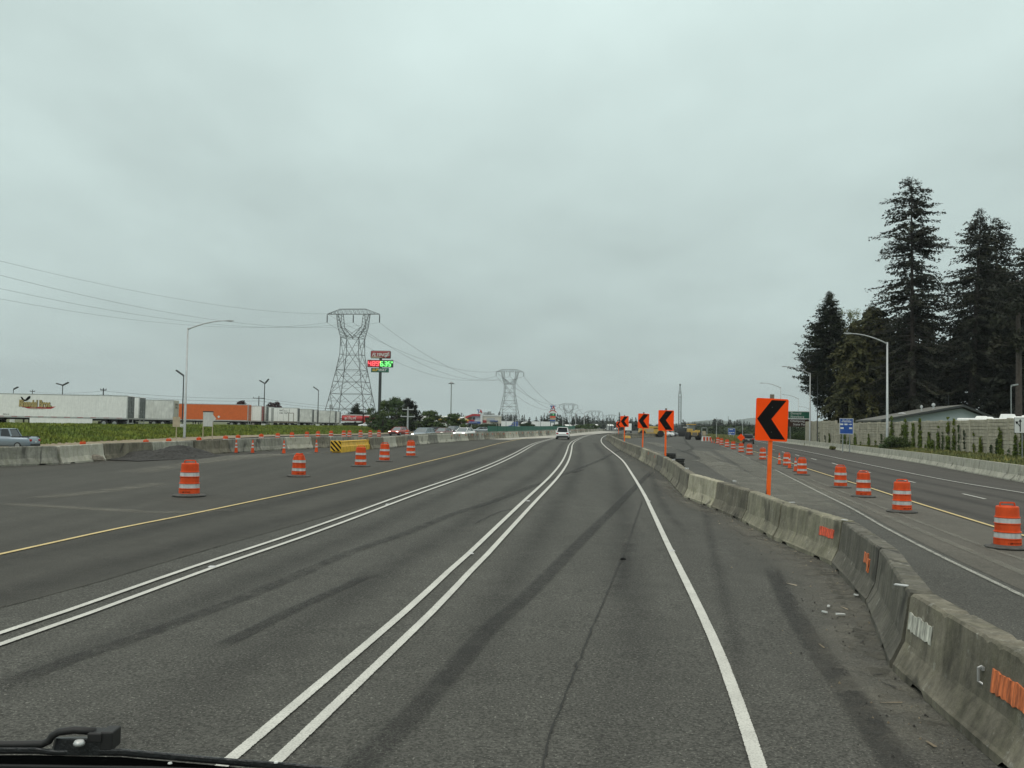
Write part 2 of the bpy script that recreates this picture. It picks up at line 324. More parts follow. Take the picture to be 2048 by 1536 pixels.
# ------------------------------------------------------------------ helpers
ORD = ['nearest', 'second', 'third', 'fourth', 'fifth', 'sixth', 'seventh', 'eighth', 'ninth', 'tenth', 'eleventh', 'twelfth', 'thirteenth', 'fourteenth', 'fifteenth', 'sixteenth', 'seventeenth', 'eighteenth', 'nineteenth', 'twentieth', 'twenty-first', 'twenty-second', 'twenty-third', 'twenty-fourth', 'twenty-fifth', 'twenty-sixth', 'twenty-seventh', 'twenty-eighth', 'twenty-ninth', 'thirtieth']
class MB:
    def __init__(s): s.v = []; s.f = []; s.m = []; s.uv = None
    def add(s, vs, fs, mi=0):
        o = len(s.v); s.v += [tuple(q) for q in vs]; s.f += [tuple(i+o for i in f) for f in fs]; s.m += [mi]*len(fs); return s
    def box(s, a, b, mi=0, taper=0.):
        (x0, y0, z0), (x1, y1, z1) = a, b; t = taper
        vs = [(x0, y0, z0), (x1, y0, z0), (x1, y1, z0), (x0, y1, z0), (x0+t, y0+t, z1), (x1-t, y0+t, z1), (x1-t, y1-t, z1), (x0+t, y1-t, z1)]
        return s.add(vs, [(0, 3, 2, 1), (4, 5, 6, 7), (0, 1, 5, 4), (1, 2, 6, 5), (2, 3, 7, 6), (3, 0, 4, 7)], mi)
    def tube(s, pts, r, n=8, mi=0, cap=True):
        pts = [Vector(p) for p in pts]; rs = r if isinstance(r, (list, tuple)) else [r]*len(pts); vs = []; fs = []
        for i, p in enumerate(pts):
            d = (pts[min(i+1, len(pts)-1)]-pts[max(i-1, 0)]).normalized()
            a = d.orthogonal().normalized() if i == 0 else (a-d*a.dot(d)).normalized()
            b = d.cross(a)
            for k in range(n):
                an = 2*math.pi*k/n; vs.append(p+(a*math.cos(an)+b*math.sin(an))*rs[i])
        for i in range(len(pts)-1):
            for k in range(n):
                k2 = (k+1) % n; fs.append((i*n+k, i*n+k2, (i+1)*n+k2, (i+1)*n+k))
        if cap: fs += [tuple(range(n))[::-1], tuple((len(pts)-1)*n+k for k in range(n))]
        return s.add(vs, fs, mi)
    def bar(s, a, b, t=.05, mi=0): return s.tube([a, b], t, 4, mi)
    def lathe(s, prof, n=20, mi=0, c=(0, 0, 0), close=True):
        vs = []; fs = []
        for r, z in prof:
            for k in range(n):
                an = 2*math.pi*k/n; vs.append((c[0]+r*math.cos(an), c[1]+r*math.sin(an), c[2]+z))
        for i in range(len(prof)-1):
            for k in range(n):
                k2 = (k+1) % n; fs.append((i*n+k, i*n+k2, (i+1)*n+k2, (i+1)*n+k))
        if close: fs += [tuple(range(n))[::-1], tuple((len(prof)-1)*n+k for k in range(n))]
        return s.add(vs, fs, mi)
    def prism(s, poly, y0, y1, mi=0):
        """poly in XZ extruded along Y"""
        n = len(poly); vs = [(x, y0, z) for x, z in poly]+[(x, y1, z) for x, z in poly]
        fs = [tuple(range(n)), tuple(range(2*n-1, n-1, -1))]+[(i, (i+1) % n+0, (i+1) % n+n, i+n)[::-1] for i in range(n)]
        return s.add(vs, fs, mi)
    def wheel(s, c, r, w, mi=0, n=16):
        x, y, z = c
        vs = []; fs = []
        prof = [(r*.55, -w/2), (r*.93, -w/2), (r, -w*.35), (r, w*.35), (r*.93, w/2), (r*.55, w/2)]
        for rr, yy in prof:
            for k in range(n):
                an = 2*math.pi*k/n; vs.append((x+rr*math.cos(an), y+yy, z+rr*math.sin(an)))
        for i in range(len(prof)-1):
            for k in range(n): fs.append((i*n+k, (i+1)*n+k, (i+1)*n+(k+1) % n, i*n+(k+1) % n))
        fs += [tuple(range(n)), tuple((len(prof)-1)*n+k for k in range(n))[::-1]]
        return s.add(vs, fs, mi)
    def tf(s, mtx): s.v = [tuple(mtx @ Vector(q)) for q in s.v]; return s
    def build(s, name, mats, parent=None, smooth=False, bevel=0.):
        me = bpy.data.meshes.new(name); me.from_pydata(s.v, [], s.f); me.update()
        mats = mats if isinstance(mats, (list, tuple)) else [mats]
        for q in mats: me.materials.append(M[q] if isinstance(q, str) else q)
        if len(mats) > 1: me.polygons.foreach_set('material_index', s.m)
        if smooth: me.polygons.foreach_set('use_smooth', [True]*len(me.polygons))
        o = bpy.data.objects.new(name, me); col.objects.link(o); o.parent = parent
        if bevel:
            md = o.modifiers.new('bevel', 'BEVEL'); md.width = bevel; md.segments = 2; md.limit_method = 'ANGLE'
        return o
def tag(o, label=None, cat=None, group=None, kind=None):
    if label: o['label'] = label
    if cat: o['category'] = cat
    if group: o['group'] = group
    if kind: o['kind'] = kind
    return o
def empty(name, loc, rz=0, label=None, cat=None, group=None, sc=1.):
    o = bpy.data.objects.new(name, None); o.empty_display_size = .3; col.objects.link(o)
    o.location = loc; o.rotation_euler = (0, 0, rz); o.scale = (sc,)*3
    return tag(o, label, cat, group)
def copy_tree(o, parent=None):
    c = o.copy(); col.objects.link(c)
    if parent: c.parent = parent
    for ch in [x for x in bpy.data.objects if x.parent == o]: copy_tree(ch, c)
    return c
def dup(o, loc, rz=0, label=None, sc=None, group=None, rx=0, ry=0):
    c = copy_tree(o); c.location = loc; c.rotation_euler = (rx, ry, rz)
    if sc is not None: c.scale = (sc,)*3 if isinstance(sc, (int, float)) else sc
    if label: c['label'] = label
    if group: c['group'] = group
    return c
def text(s, size, mt, parent, loc=(0, 0, 0), align='CENTER', shear=0., ext=.004, rot=(math.pi/2, 0, 0), sx=1., name='lettering', spacing=1., bold=0.):
    cu = bpy.data.curves.new('t', 'FONT'); cu.body = s; cu.size = size; cu.extrude = ext; cu.align_x = align; cu.align_y = 'CENTER'; cu.shear = shear; cu.space_character = spacing; cu.offset = bold
    t = bpy.data.objects.new('t', cu); col.objects.link(t); bpy.context.view_layer.update()
    me = bpy.data.meshes.new_from_object(t.evaluated_get(bpy.context.evaluated_depsgraph_get())); bpy.data.objects.remove(t)
    me.materials.clear(); me.materials.append(M[mt])
    o = bpy.data.objects.new(name, me); col.objects.link(o); o.parent = parent; o.location = loc; o.rotation_euler = rot; o.scale = (sx, 1, 1)
    return o
def marks(width, h, mt, parent, loc, seed=1, rot=(0, 0, 0), name='lettering', ext=.01):
    """a line of lettering too far off to read: separate upright and cross strokes, no real characters"""
    rg = random.Random(seed); mb = MB(); x = -width/2; t = h*.16
    while x < width/2-h*.4:
        w_ = h*rg.uniform(.4, .7)
        if rg.random() < .13: x += w_*.8; continue
        mb.box((x, -ext, -h/2), (x+t, 0, h/2*rg.choice([1, 1, .4])))
        if rg.random() < .8: z = rg.choice([-h/2, h/2-t, -t/2]); mb.box((x+t, -ext, z), (x+w_, 0, z+t))
        if rg.random() < .5: mb.box((x+w_-t, -ext*.9, -h/2+t), (x+w_, 0, h*.3))
        x += w_+h*.18
    o = mb.build(name, mt, parent); o.location = loc; o.rotation_euler = rot; return o
def crom(pts, step=1.):
    """Catmull-Rom resample of a plan polyline"""
    P = [Vector((p[0], p[1])) for p in pts]; P = [P[0]*2-P[1]]+P+[P[-1]*2-P[-2]]; out = []
    for i in range(1, len(P)-2):
        a, b, c, d = P[i-1:i+3]; L = (c-b).length; n = max(1, int(L/step))
        for k in range(n):
            t = k/n; out.append(.5*((2*b)+(c-a)*t+(2*a-5*b+4*c-d)*t*t+(3*b-a-3*c+d)*t**3))
    out.append(P[-2]); return out
ROADZ = .03
def lay(y): return .0003*max(0, y)
def uvmesh(name, v, f, uv, mt, parent=None, kind='structure'):
    me = bpy.data.meshes.new(name); me.from_pydata(v, [], f); me.update(); me.materials.append(M[mt])
    ul = me.uv_layers.new(name='UVMap')
    idx = np.zeros(len(me.loops), dtype=np.int32); me.loops.foreach_get('vertex_index', idx)
    ul.data.foreach_set('uv', np.array(uv, dtype=np.float32)[idx].ravel())
    o = bpy.data.objects.new(name, me); col.objects.link(o); o.parent = parent
    if kind: o['kind'] = kind
    return o
def strip(name, pts, wid, mt, z=.02, step=1., off=0., nx=2, dash=None, jit=0.):
    Q = crom(pts, step); v = []; f = []; uv = []; s = 0.
    n = len(Q); tot = sum((Q[i+1]-Q[i]).length for i in range(n-1))
    for i, q in enumerate(Q):
        d = (Q[min(i+1, n-1)]-Q[max(i-1, 0)]).normalized(); nr = Vector((d.y, -d.x))
        if i: s += (Q[i]-Q[i-1]).length
        j = random.uniform(-jit, jit)
        for k in range(nx):
            e = off+j+wid*(k/(nx-1)-.5); p = q+nr*e
            v.append((p.x, p.y, gz(p.x, p.y)+ROADZ+z*.4+lay(p.y)*(z/.02))); uv.append((k/(nx-1), s/tot))
        if i:
            if dash and (s % dash[0]) > dash[1]: continue
            for k in range(nx-1): a = (i-1)*nx+k; f.append((a, a+1, a+nx+1, a+nx))
    return uvmesh(name, v, f, uv, mt)
def sheet(name, lf, rf, y0, y1, mt, z, nx=40, dy=1.5, grow=1.012, base=ROADZ):
    v = []; f = []; uv = []; y = y0; rows = 0
    while True:
        a, b = lf(y), rf(y)
        for k in range(nx+1):
            x = a+(b-a)*k/nx; v.append((x, y, gz(x, y)+base+z*.4+(lay(y)*(z/.02) if z else 0))); uv.append((k/nx, (y-y0)/(y1-y0)))
        rows += 1
        if y >= y1: break
        dy *= grow; y = min(y1, y+dy)
    for i in range(rows-1):
        for k in range(nx): a = i*(nx+1)+k; f.append((a, a+1, a+nx+2, a+nx+1))
    return uvmesh(name, v, f, uv, mt)
def fx(pxs, ext=None):
    """pixel trace of a line on the road -> x as a function of the distance y"""
    P = [G(*p) for p in pxs]; P.sort(key=lambda p: p.y); Q = crom(P, 1.)
    T = [(q.y, q.x) for q in Q]
    return lambda y: tab(T, y)
def gpts(pxs): return [G(*p)[:2] for p in pxs]
# ================================================================== GROUND AND ROADS
def xleft(y): return tab(XF, y)+1.2
def xright(y): return tab(XC, y)+.2
def axis(parts):
    out = [];
    for a, b, st in parts:
        n = max(1, int(round((b-a)/st))); out += [a+(b-a)*i/n for i in range(n)]
    return out+[parts[-1][1]]
xs = axis([(-4000, -600, 400), (-600, -120, 24), (-120, 70, 1.6), (70, 300, 8), (300, 900, 50), (900, 4000, 400)])
ys = axis([(-30, 160, 2), (160, 400, 6), (400, 1000, 30), (1000, 9000, 500)])
v = []; f = []
for y in ys:
    xl, xr = xleft(y), xright(y)
    for x in xs:
        z = gz(x, y)
        if y < 640 and xl+.8 < x < xr-.8: z -= .35*min(1, (min(x-xl, xr-x)-.8)/1.5)
        v.append((x, y, z))
nx_ = len(xs)
for i in range(len(ys)-1):
    for k in range(nx_-1): a = i*nx_+k; f.append((a, a+1, a+nx_+1, a+nx_))
me = bpy.data.meshes.new('ground'); me.from_pydata(v, [], f); me.materials.append(M['ground']); me.polygons.foreach_set('use_smooth', [True]*len(f))
o = bpy.data.objects.new('ground', me); col.objects.link(o); tag(o, kind='structure')
road = sheet('road', xleft, xright, -12, 640, 'old_asphalt', 0, nx=150, dy=1.2, grow=1.012)
# traced lines ---------------------------------------------------------------
SEAM = [(0, 1221), (130, 1189), (239, 1156), (461, 1089.7), (700, 1022), (817, 985), (900, 953), (1000, 916), (1060, 890), (1095, 878.5)]
YEL = [(0, 1113.6), (239, 1060.6), (437.5, 1020.3), (700, 963.4), (832, 931), (934, 905.7), (1010.6, 885.6), (1050, 878.2), (1080, 874.8)]
LD = [(0, 1285), (164, 1228), (403, 1141), (581, 1080.5), (700, 1037.5), (817, 993.6), (963.7, 940.8), (1031, 910), (1075, 887), (1110, 877), (1140, 872), (1180, 867.6), (1215, 864.6)]
RD = [(523, 1517), (840, 1227), (917, 1150), (955, 1113.7), (1057, 1008), (1106, 958.4), (1126.3, 932), (1135, 914.5), (1139.3, 899.8), (1141.5, 891.5), (1148, 884), (1160, 877.7), (1177.7, 871.8), (1197, 868.6), (1222, 865.4)]
RE = [(1515, 1536), (1500, 1488), (1447, 1335), (1398.5, 1223.4), (1342.6, 1108), (1299, 1014), (1286, 987.7), (1264, 951), (1245, 923), (1224.4, 905.7), (1209.8, 894), (1202.5, 884.5), (1205, 876.5), (1217, 870.6), (1236, 867)]
fseam = fx(SEAM)
ylim = 190
sheet('lane_pavement', lambda y: tab(XB, y)+.4, lambda y: fseam(y) if y < 150 else fseam(150)+(y-150)*.22, 3, 300, 'new_asphalt', .008, nx=60)
CL = [(1549.8, 941.6), (1624, 980), (1701, 1018.8), (1772.5, 1060.3), (1885, 1119), (2048, 1198.4)]
CL_far = [(1417, 878), (1440, 891), (1470, 905), (1500, 919)]
YR = [(1440, 885.5), (1471.9, 893.9), (1514, 906.2), (1568, 923), (1612, 938.2), (1692, 963.8), (1741, 978.7), (1823, 1005.4), (1989, 1057.3), (2048, 1075)]
WR = [(1509.4, 882), (1550, 891.5), (1588, 899.7), (1620, 906), (1737, 931), (1885, 961), (2048, 988.5)]
fyr = fx(YR); fcl = fx(CL+CL_far)
sheet('shoulder_pavement', lambda y: fcl(y)+.2, lambda y: fyr(y)-.15, 3, 165, 'closed_asphalt', .008, nx=16)
sheet('right_lane_pavement', lambda y: fyr(y)-.15, xright, 3, 165, 'right_asphalt', .008, nx=30)
def extend(P, k=14):
    d = (Vector(P[0][:2])-Vector(P[1][:2])).normalized(); return [tuple(Vector(P[0][:2])+d*k)]+[tuple(p[:2]) for p in P]
W = lambda px: extend(sorted(gpts(px), key=lambda p: p[1]), 9)
# far light concrete road surface
lfar = fx([(1010, 880), (1045, 877), (1100, 872.2), (1140, 868.8), (1196, 864), (1235, 861.5)]); rfar = fx([(1012, 881), (1045, 878.6), (1100, 876.3), (1140, 873.3), (1200, 867.8), (1245, 864.5)])
ya, yb = G(1020, 880.2).y, G(1240, 864.3).y
sheet('concrete_pavement', lambda y: tab(XB, y)+.5, lambda y: max(tab(XB, y)+.6, min(rfar(y), tab(XB, y)+22)), ya, min(yb, 420), 'conc_pave', .012, nx=16)
strip('lane_line_yellow', W(YEL), .11, 'yellow_line', .03)
for s_ in (-.17, .17):
    strip('lane_line_white', W(LD), .10, 'white_line', .03, off=s_)
    strip('lane_line_white', W(RD), .105, 'white_line', .03, off=s_)
strip('edge_line_white', W(RE), .12, 'white_line', .03)
strip('edge_line_white', W(CL), .11, 'old_line', .03)
strip('edge_line_white', gpts(CL_far), .10, 'old_line', .03)
strip('edge_line_yellow', W(YR), .12, 'yellow_line', .03)
strip('edge_line_white', W(WR), .12, 'white_line', .03)
strip('old_marking', W([(1582.5, 953.4), (1665.6, 989), (1796, 1045.5), (1944.7, 1107.8), (2048, 1152)]), .22, 'tan_pave', .024)
strip('old_marking', W([(1606, 955), (1725, 1002.4), (1826, 1042.5), (1989, 1105), (2048, 1124)]), .16, 'tan_pave', .024)
for a, b in [((1925.5, 990.3), (1971, 1001)), ((1801.6, 961.4), (1830.5, 967.8)), ((1720.8, 942.6), (1741, 947.5)), ((1663.8, 927.8), (1678, 932.2)), ((1622, 918.5), (1633, 921.6)), ((1590.6, 911), (1598.4, 913.4)), ((1564, 904.8), (1571, 907)), ((1544.5, 899.7), (1549.5, 901)), ((1526, 896.2), (1531, 897.6)), ((1512.5, 893), (1516, 894)), ((2080, 1026), (2150, 1044))]:
    strip('lane_dash_white', gpts([a, b]), .12, 'white_line', .03, step=.8)
# tyre marks
def mark(px, wd, mt, nm='tyre_mark'): strip(nm, gpts(px), wd, mt, .02, step=.7, nx=3, jit=.0)
mark([(330, 1900), (560, 1690), (840, 1422), (980, 1262), (1063, 1188), (1154, 1094), (1231, 1017), (1271, 976), (1305, 943)], .30, 'skid')
mark([(-300, 1520), (0, 1378), (239, 1293), (513, 1190), (700, 1109), (817, 1068), (905, 1031.6), (993, 1003), (1101, 961)], .33, 'skidthin')
mark([(427, 1306.7), (581, 1228), (700, 1173), (745, 1152)], .26, 'skid')
mark([(946, 1052), (1001.8, 1025.8), (1035, 1019)], .09, 'skid')
mark([(1075, 975), (1127.7, 951), (1186.3, 927.6), (1236, 904), (1262, 896)], .30, 'skidthin')
mark([(1145, 948), (1165, 941)], .25, 'skid')
mark([(1541, 1138), (1589, 1234), (1646.5, 1322), (1725.8, 1432), (1790, 1530), (1900, 1700)], .34, 'skid')
mark([(1405, 1002), (1431, 1124), (1457, 1234), (1495, 1400)], .30, 'skidsoft')
mark([(1232, 1200), (1243, 1160), (1252, 1120), (1262, 1085)], .3, 'skidsoft')
mark([(1380, 1080), (1325, 1010), (1300, 945)], .4, 'skidsoft')
for off in (-.95, .95):
    mid = sorted([tuple((Vector(a[:2])+Vector(b[:2]))/2) for a, b in [(G(0, 1113), G(0, 1221)), (G(239, 1060), G(239, 1156)), (G(437, 1020), G(461, 1089)), (G(700, 963), G(700, 1030)), (G(832, 931), G(832, 985)), (G(934, 905.7), G(950, 945)), (G(1010, 886), G(1031, 910))]], key=lambda p: p[1])
    strip('wheel_track', extend(mid), 1.15, 'skidsoft', .016, off=off, nx=5)
for a, b in (((RD), (RE)), ((LD), (RD))):
    fa, fb = fx(a), fx(b); T = [((fa(y)+fb(y))/2, y) for y in range(3, 120, 4)]
    for off in (-.9, .9): strip('wheel_track', T, .9, 'skidsoft', .014, off=off, nx=5)
ml = [((fyr(y)+x)/2, y) for y, x in [(y, fx(WR)(y)) for y in range(8, 140, 6)]]
for off in (-2.8, -1., 1., 2.8): strip('wheel_track', ml, .9, 'skidsoft', .016, off=off, nx=5)
# crack in the lane and the seam of the paving
ck = crom(gpts([(1083, 1560), (1098, 1481.7), (1119, 1429), (1143.7, 1363), (1164.6, 1310.7), (1189, 1251), (1224, 1167.5), (1255.4, 1090.8), (1285, 1003)]), .12)
v = []; f = []
for i, q in enumerate(ck):
    j = random.gauss(0, .006); wd = random.uniform(.003, .012)
    for s_ in (-1, 1): v.append((q.x+j+s_*wd, q.y, gz(q.x, q.y)+ROADZ+.012+lay(q.y))); 
    if i: f.append((2*i-2, 2*i-1, 2*i+1, 2*i))
uvmesh('pavement_crack', v, f, [(.5, .5)]*len(v), 'crack')
strip('paving_seam', [p for p in W(SEAM) if p[1] < 60], .035, 'darkdirt', .026, step=.4, jit=.015)
# worn, paler areas and dust
mark([(0, 1010), (130, 1018), (330, 1028), (470, 1022)], .8, 'dust', 'worn_patch')
mark([(60, 1000), (210, 985), (330, 968)], 1.2, 'dust', 'worn_patch')
mark([(250, 950), (420, 925), (560, 912), (660, 905)], 2.0, 'dust', 'worn_patch')
mark([(400, 925), (480, 914), (560, 910), (600, 910)], 1.6, 'tan_pave', 'worn_patch')
for px in ([(1380, 925), (1420, 925), (1500, 965), (1590, 1000), (1655, 1035)], [(1400, 902), (1430, 925), (1470, 942)], [(1440, 900), (1500, 930), (1560, 962), (1640, 1000), (1700, 1030)], [(1270, 893), (1300, 903), (1345, 915)], [(1300, 885), (1340, 897)]):
    mark(px, 2.0, 'tan_pave', 'worn_patch')
for px in ([(1330, 880), (1345, 873), (1372, 870)], [(1352, 884), (1375, 890), (1385, 898), (1360, 906)], [(1365, 873), (1372, 884), (1381, 892)], [(1396, 893), (1425, 898), (1445, 903)], [(1335, 870), (1365, 868)], [(1365, 905), (1400, 905), (1450, 925), (1500, 930)], [(1350, 898), (1385, 911), (1400, 920)], [(1440, 930), (1480, 936), (1545, 937)]):
    mark(px, .5, 'skidthin')
mark([(1460, 1040), (1560, 1095), (1640, 1150), (1700, 1230), (1750, 1330), (1830, 1440), (1960, 1600)], 1.5, 'dust', 'dusty_strip')
mark([(1320, 960), (1380, 1010), (1450, 1035), (1560, 1095)], .9, 'dust', 'dusty_strip')
mark([(1475, 1040), (1560, 1090), (1650, 1150), (1715, 1230), (1757, 1310), (1830, 1395), (1960, 1540)], .8, 'darkdirt', 'dirt_strip')
mark([(1330, 968), (1400, 1012), (1475, 1042)], .6, 'darkdirt', 'dirt_strip')
mark([(0, 938), (210, 926), (430, 912), (650, 898)], .7, 'darkdirt', 'dirt_strip')
mark([(745, 902), (850, 891), (1000, 879)], .5, 'darkdirt', 'dirt_strip')
sheet('dirt_verge', lambda y: tab(XF, y)-1.2, lambda y: tab(XF, y)+5., 40, 320, 'verge', .03, nx=12)
# grassy island between the closed road and the ramp
fl_ = fx([(1432, 885), (1416, 874), (1408, 868), (1404, 865.5)]); fr_ = fx([(1484, 884), (1484, 876), (1486, 868), (1488, 866)])
sheet('grass_island', lambda y: fl_(y), lambda y: max(fr_(y), fl_(y)+.5), G(1440, 886).y, 700, 'drygrass', .05, nx=14, dy=3)
# ================================================================== BARRIERS
def barrier_mesh(seed, L=3.72, nseg=44, H=.81, amp=.004, chips=True, tw=.115):
    rg = random.Random(seed)
    half = [(.305, 0.), (.305, .075), (.285, .10), (.20, .27), (.185, .31), (.150, .56), (tw+.012, H-.025), (tw-.012, H)]
    prof = [(-a, z) for a, z in half]+[(a, z) for a, z in half[::-1]]
    chip = [rg.uniform(0, .035) if rg.random() < (.30 if chips else .02) else 0 for _ in range(nseg+1)]
    chip[0] += rg.uniform(0, .03); chip[-1] += rg.uniform(0, .03)
    notch = lambda t: (.17 < t < .27) or (.73 < t < .83)
    v = []; f = []; n = len(prof)
    ph = [rg.uniform(0, 6.3) for _ in range(6)]
    for i in range(nseg+1):
        t = i/nseg; x = (t-.5)*L
        for k, (a, z) in enumerate(prof):
            j = 0
            if 0 < k < n-1: j = amp*(math.sin(t*9+ph[k % 6])+math.sin(t*23+ph[(k+2) % 6])*.6+rg.uniform(-1, 1)*.7)
            zz = z
            if k in (0, n-1) and notch(t): zz = .055
            if k in (7, 8): zz -= chip[i]*(.8 if k == 7 else .4)
            if k in (6, 9) : zz -= chip[i]*.9
            sx = 0
            if i in (0, nseg): sx = -.012*(1 if i else -1) if k in (7, 8) else 0
            v.append((x+sx, a+(j if a < 0 else -j), zz))
    for i in range(nseg):
        for k in range(n-1): a = i*n+k; f.append((a, a+n, a+n+1, a+1))
    f.append(tuple(range(n))[::-1] if False else tuple(range(n))); f.append(tuple(nseg*n+k for k in range(n))[::-1])
    me = bpy.data.meshes.new('concrete_barrier'); me.from_pydata(v, [], f); me.update(); return me
bar_hi = [barrier_mesh(i) for i in range(5)]
bar_lo = [barrier_mesh(20+i, nseg=14, chips=False) for i in range(3)]
for me in bar_hi: me.materials.append(M['conc'])
def seglay(pts, L=3.81, x0=0.):
    Q = crom(pts, .25) if len(pts) > 2 else [Vector(p) for p in pts]
    out = []; i = 0; p = Q[0]
    while True:
        while i < len(Q) and (Q[i]-p).length < L: i += 1
        if i >= len(Q): break
        a = Q[i-1]; b = Q[i]; d = b-a; lo, hi = 0., 1.
        for _ in range(20):
            mdl = (lo+hi)/2
            if ((a+d*mdl)-p).length < L: lo = mdl
            else: hi = mdl
        q = a+d*hi; out.append((p, q)); p = q
    return out
def put_bar(p, q, meshes, mt, label, group, zf=gz0, side=1, hs=1.):
    me = random.choice(meshes); m_ = (p+q)/2; d = q-p
    o = bpy.data.objects.new('concrete_barrier', me); col.objects.link(o)
    if not me.materials: me.materials.append(M[mt])
    z0, z1 = zf(p.x, p.y), zf(q.x, q.y)
    o.location = (m_.x, m_.y, (z0+z1)/2+ROADZ+.004); flip = math.pi if random.random() < .5 else 0
    o.rotation_euler = (0, -math.atan2(z1-z0, d.length)*(1 if not flip else -1), math.atan2(d.y, d.x)+flip)
    o.scale = (d.length/3.81, 1, hs)
    o.material_slots[0].link = 'OBJECT'; o.material_slots[0].material = M[mt]
    return tag(o, label, 'barrier', group), flip
# near barrier on the right of our lane
head = [(2.85, -5.2), (3.05, -1.4), (3.4, 2.3), (3.85, 6.1), (4.27, 9.9), (5.36, 13.5), (6.15, 17.3)]
def bt(px, py): p = G(px, py, .81); return (p.x+.02, p.y)
fromtops = [bt(1580.5, 1012), bt(1515, 987.7), bt(1455, 968), bt(1388.5, 951.7)]
def ft(px, py, o=.3): p = G(px, py); return (p.x+o, p.y)
far1 = [ft(1319, 948, .34), ft(1261.5, 912.8, .34), ft(1239.5, 901, .34), ft(1224, 889.5, .34), ft(1219, 884, .34)]
tip = G(1219, 884)
far2 = [(tip.x+1.2, tip.y+14), (tip.x+5.5, tip.y+34), (tip.x+12, tip.y+60), (tip.x+22, tip.y+95), (tip.x+38, tip.y+150), (tip.x+62, tip.y+235)]
segs = [(Vector(a), Vector(b)) for a, b in zip(head, head[1:])]
rest = seglay([head[-1]]+fromtops+far1+far2)
segs += rest
print('BARRIER A', [tuple(round(c, 1) for c in s[0]) for s in segs][:60], len(segs))
nearl = ['first concrete barrier segment at the lower right corner of the photo', 'concrete barrier segment partly beyond the lower right corner',
 'weathered barrier segment with an orange patch at the right edge', 'dark weathered barrier segment with white ribbed patch and pale toe',
 'dark tilted barrier segment behind the white ribbed patch, with orange sticker', 'barrier segment with bright red-orange patch and dark stain at its foot',
 'grey-green barrier segment just before the one with the red-orange patch']
B_objs = []
for i, (p, q) in enumerate(segs):
    far = p.y > 60
    if i < len(nearl): lb = nearl[i]
    elif i < 36: lb = '%s concrete barrier segment beyond the one with the red-orange patch, right of our lane' % (ORD[i-6] if i > 6 else 'next')
    else: lb = 'far concrete barrier segment where the right-hand run bends away out of sight'
    o, fl = put_bar(p, q, bar_lo if far else bar_hi, {4: 'conc_dark', 5: 'conc_dark', 6: 'conc_mid', 7: 'conc_mid', 8: 'conc', 9: 'conc_warm', 12: 'conc_mid', 14: 'conc_dark', 17: 'conc_warm'}.get(i, 'conc'), lb, 'concrete barriers right of our lane')
    B_objs.append((o, p, q, fl))
# patches stuck on the near barrier (each rests on its own segment)
def patch(idx, s, z, wd, ht, mt, label, ribs=14, nm='reflector_patch', depth=.012):
    o, p, q, fl = B_objs[idx]; d = (q-p).normalized(); L = (q-p).length
    hw = lambda zz: .150-(.150-.127)*(zz-.56)/.225 if zz > .56 else .185-(.035)*(zz-.31)/.25
    zl, zh = z-ht/2, z+ht/2; mb = MB(); n = ribs
    vs = []; fs = []
    for i in range(n+1):
        u = (i/n-.5)*wd; dd = depth*(1.0 if i % 2 else .35)
        for zz in (zl, zh):
            jz = random.uniform(-.012, .012)
            vs.append((u, -(hw(zz)+dd+.004), zz+jz)); vs.append((u, -(hw(zz)-.01), zz+jz))
    for i in range(n):
        a = i*4; b = a+4; fs += [(a, b, b+2, a+2), (a+2, b+2, b+3, a+3), (a, a+1, b+1, b)]
    mb.add(vs, fs); mb.add([vs[0], vs[1], vs[3], vs[2]], [(0, 1, 2, 3)]); mb.add([vs[-4], vs[-3], vs[-1], vs[-2]], [(0, 2, 3, 1)])
    pp = mb.build(nm, mt); c = p+d*s
    pp.location = (c.x, c.y, gz0(c.x, c.y)+ROADZ); pp.rotation_euler = (0, 0, math.atan2(d.y, d.x)+math.pi)  # local -Y faces our lane
    return tag(pp, label, 'reflector', 'reflector patches on the concrete barriers')
def ribbed(name, c):
    m, nt, b = newmat(name); p = posv(nt); f = mr(nt, noise_(nt, mapv(nt, p, (26, 26, 1.6)), 1., 3., .6), .36, .6, .35, 1.1)
    f = MA(nt, 'MULTIPLY', f, mr(nt, noise_(nt, p, 9., 4.), .3, .7, .8, 1.15)); Lk(nt, scalecol(nt, tuple(c), f), b.inputs['Base Color']); b.inputs['Roughness'].default_value = .7; return m
M['patchorange'] = ribbed('orange_patch', (.72, .19, .06))
M['patchred'] = ribbed('red_orange_patch', (.85, .12, .05))
M['patchwhite'] = ribbed('white_patch', (.58, .58, .50))
patch(3, 1.15, .52, .80, .17, 'patchorange', 'long orange ribbed reflector patch at the right edge of the photo', 16)
patch(3, 3.36, .54, .72, .17, 'patchwhite', 'white ribbed reflector patch on the nearest barrier', 16)
patch(5, .95, .54, .34, .15, 'patchorange', 'pale orange torn sticker on the dark tilted barrier', 4)
patch(5, .72, .46, .16, .18, 'patchorange', 'narrow lower piece of the pale orange torn sticker', 3)
patch(6, .75, .52, .80, .16, 'patchred', 'bright red-orange patch on the barrier joint', 10)
for k_, (idx, s, mt) in enumerate([(15, 1.2, 'patchred'), (16, 2., 'patchorange'), (17, 1.5, 'patchwhite'), (18, 1., 'patchwhite'), (22, 2., 'patchorange'), (23, 1., 'patchred'), (26, 2., 'patchwhite'), (28, 1., 'patchwhite')]):
    patch(idx, s, .66, .16, .14, mt, 'small %s square reflector, %s along the receding barrier' % ({'patchred': 'red', 'patchorange': 'orange', 'patchwhite': 'white'}[mt], ORD[k_] if k_ else 'nearest one'), 3)
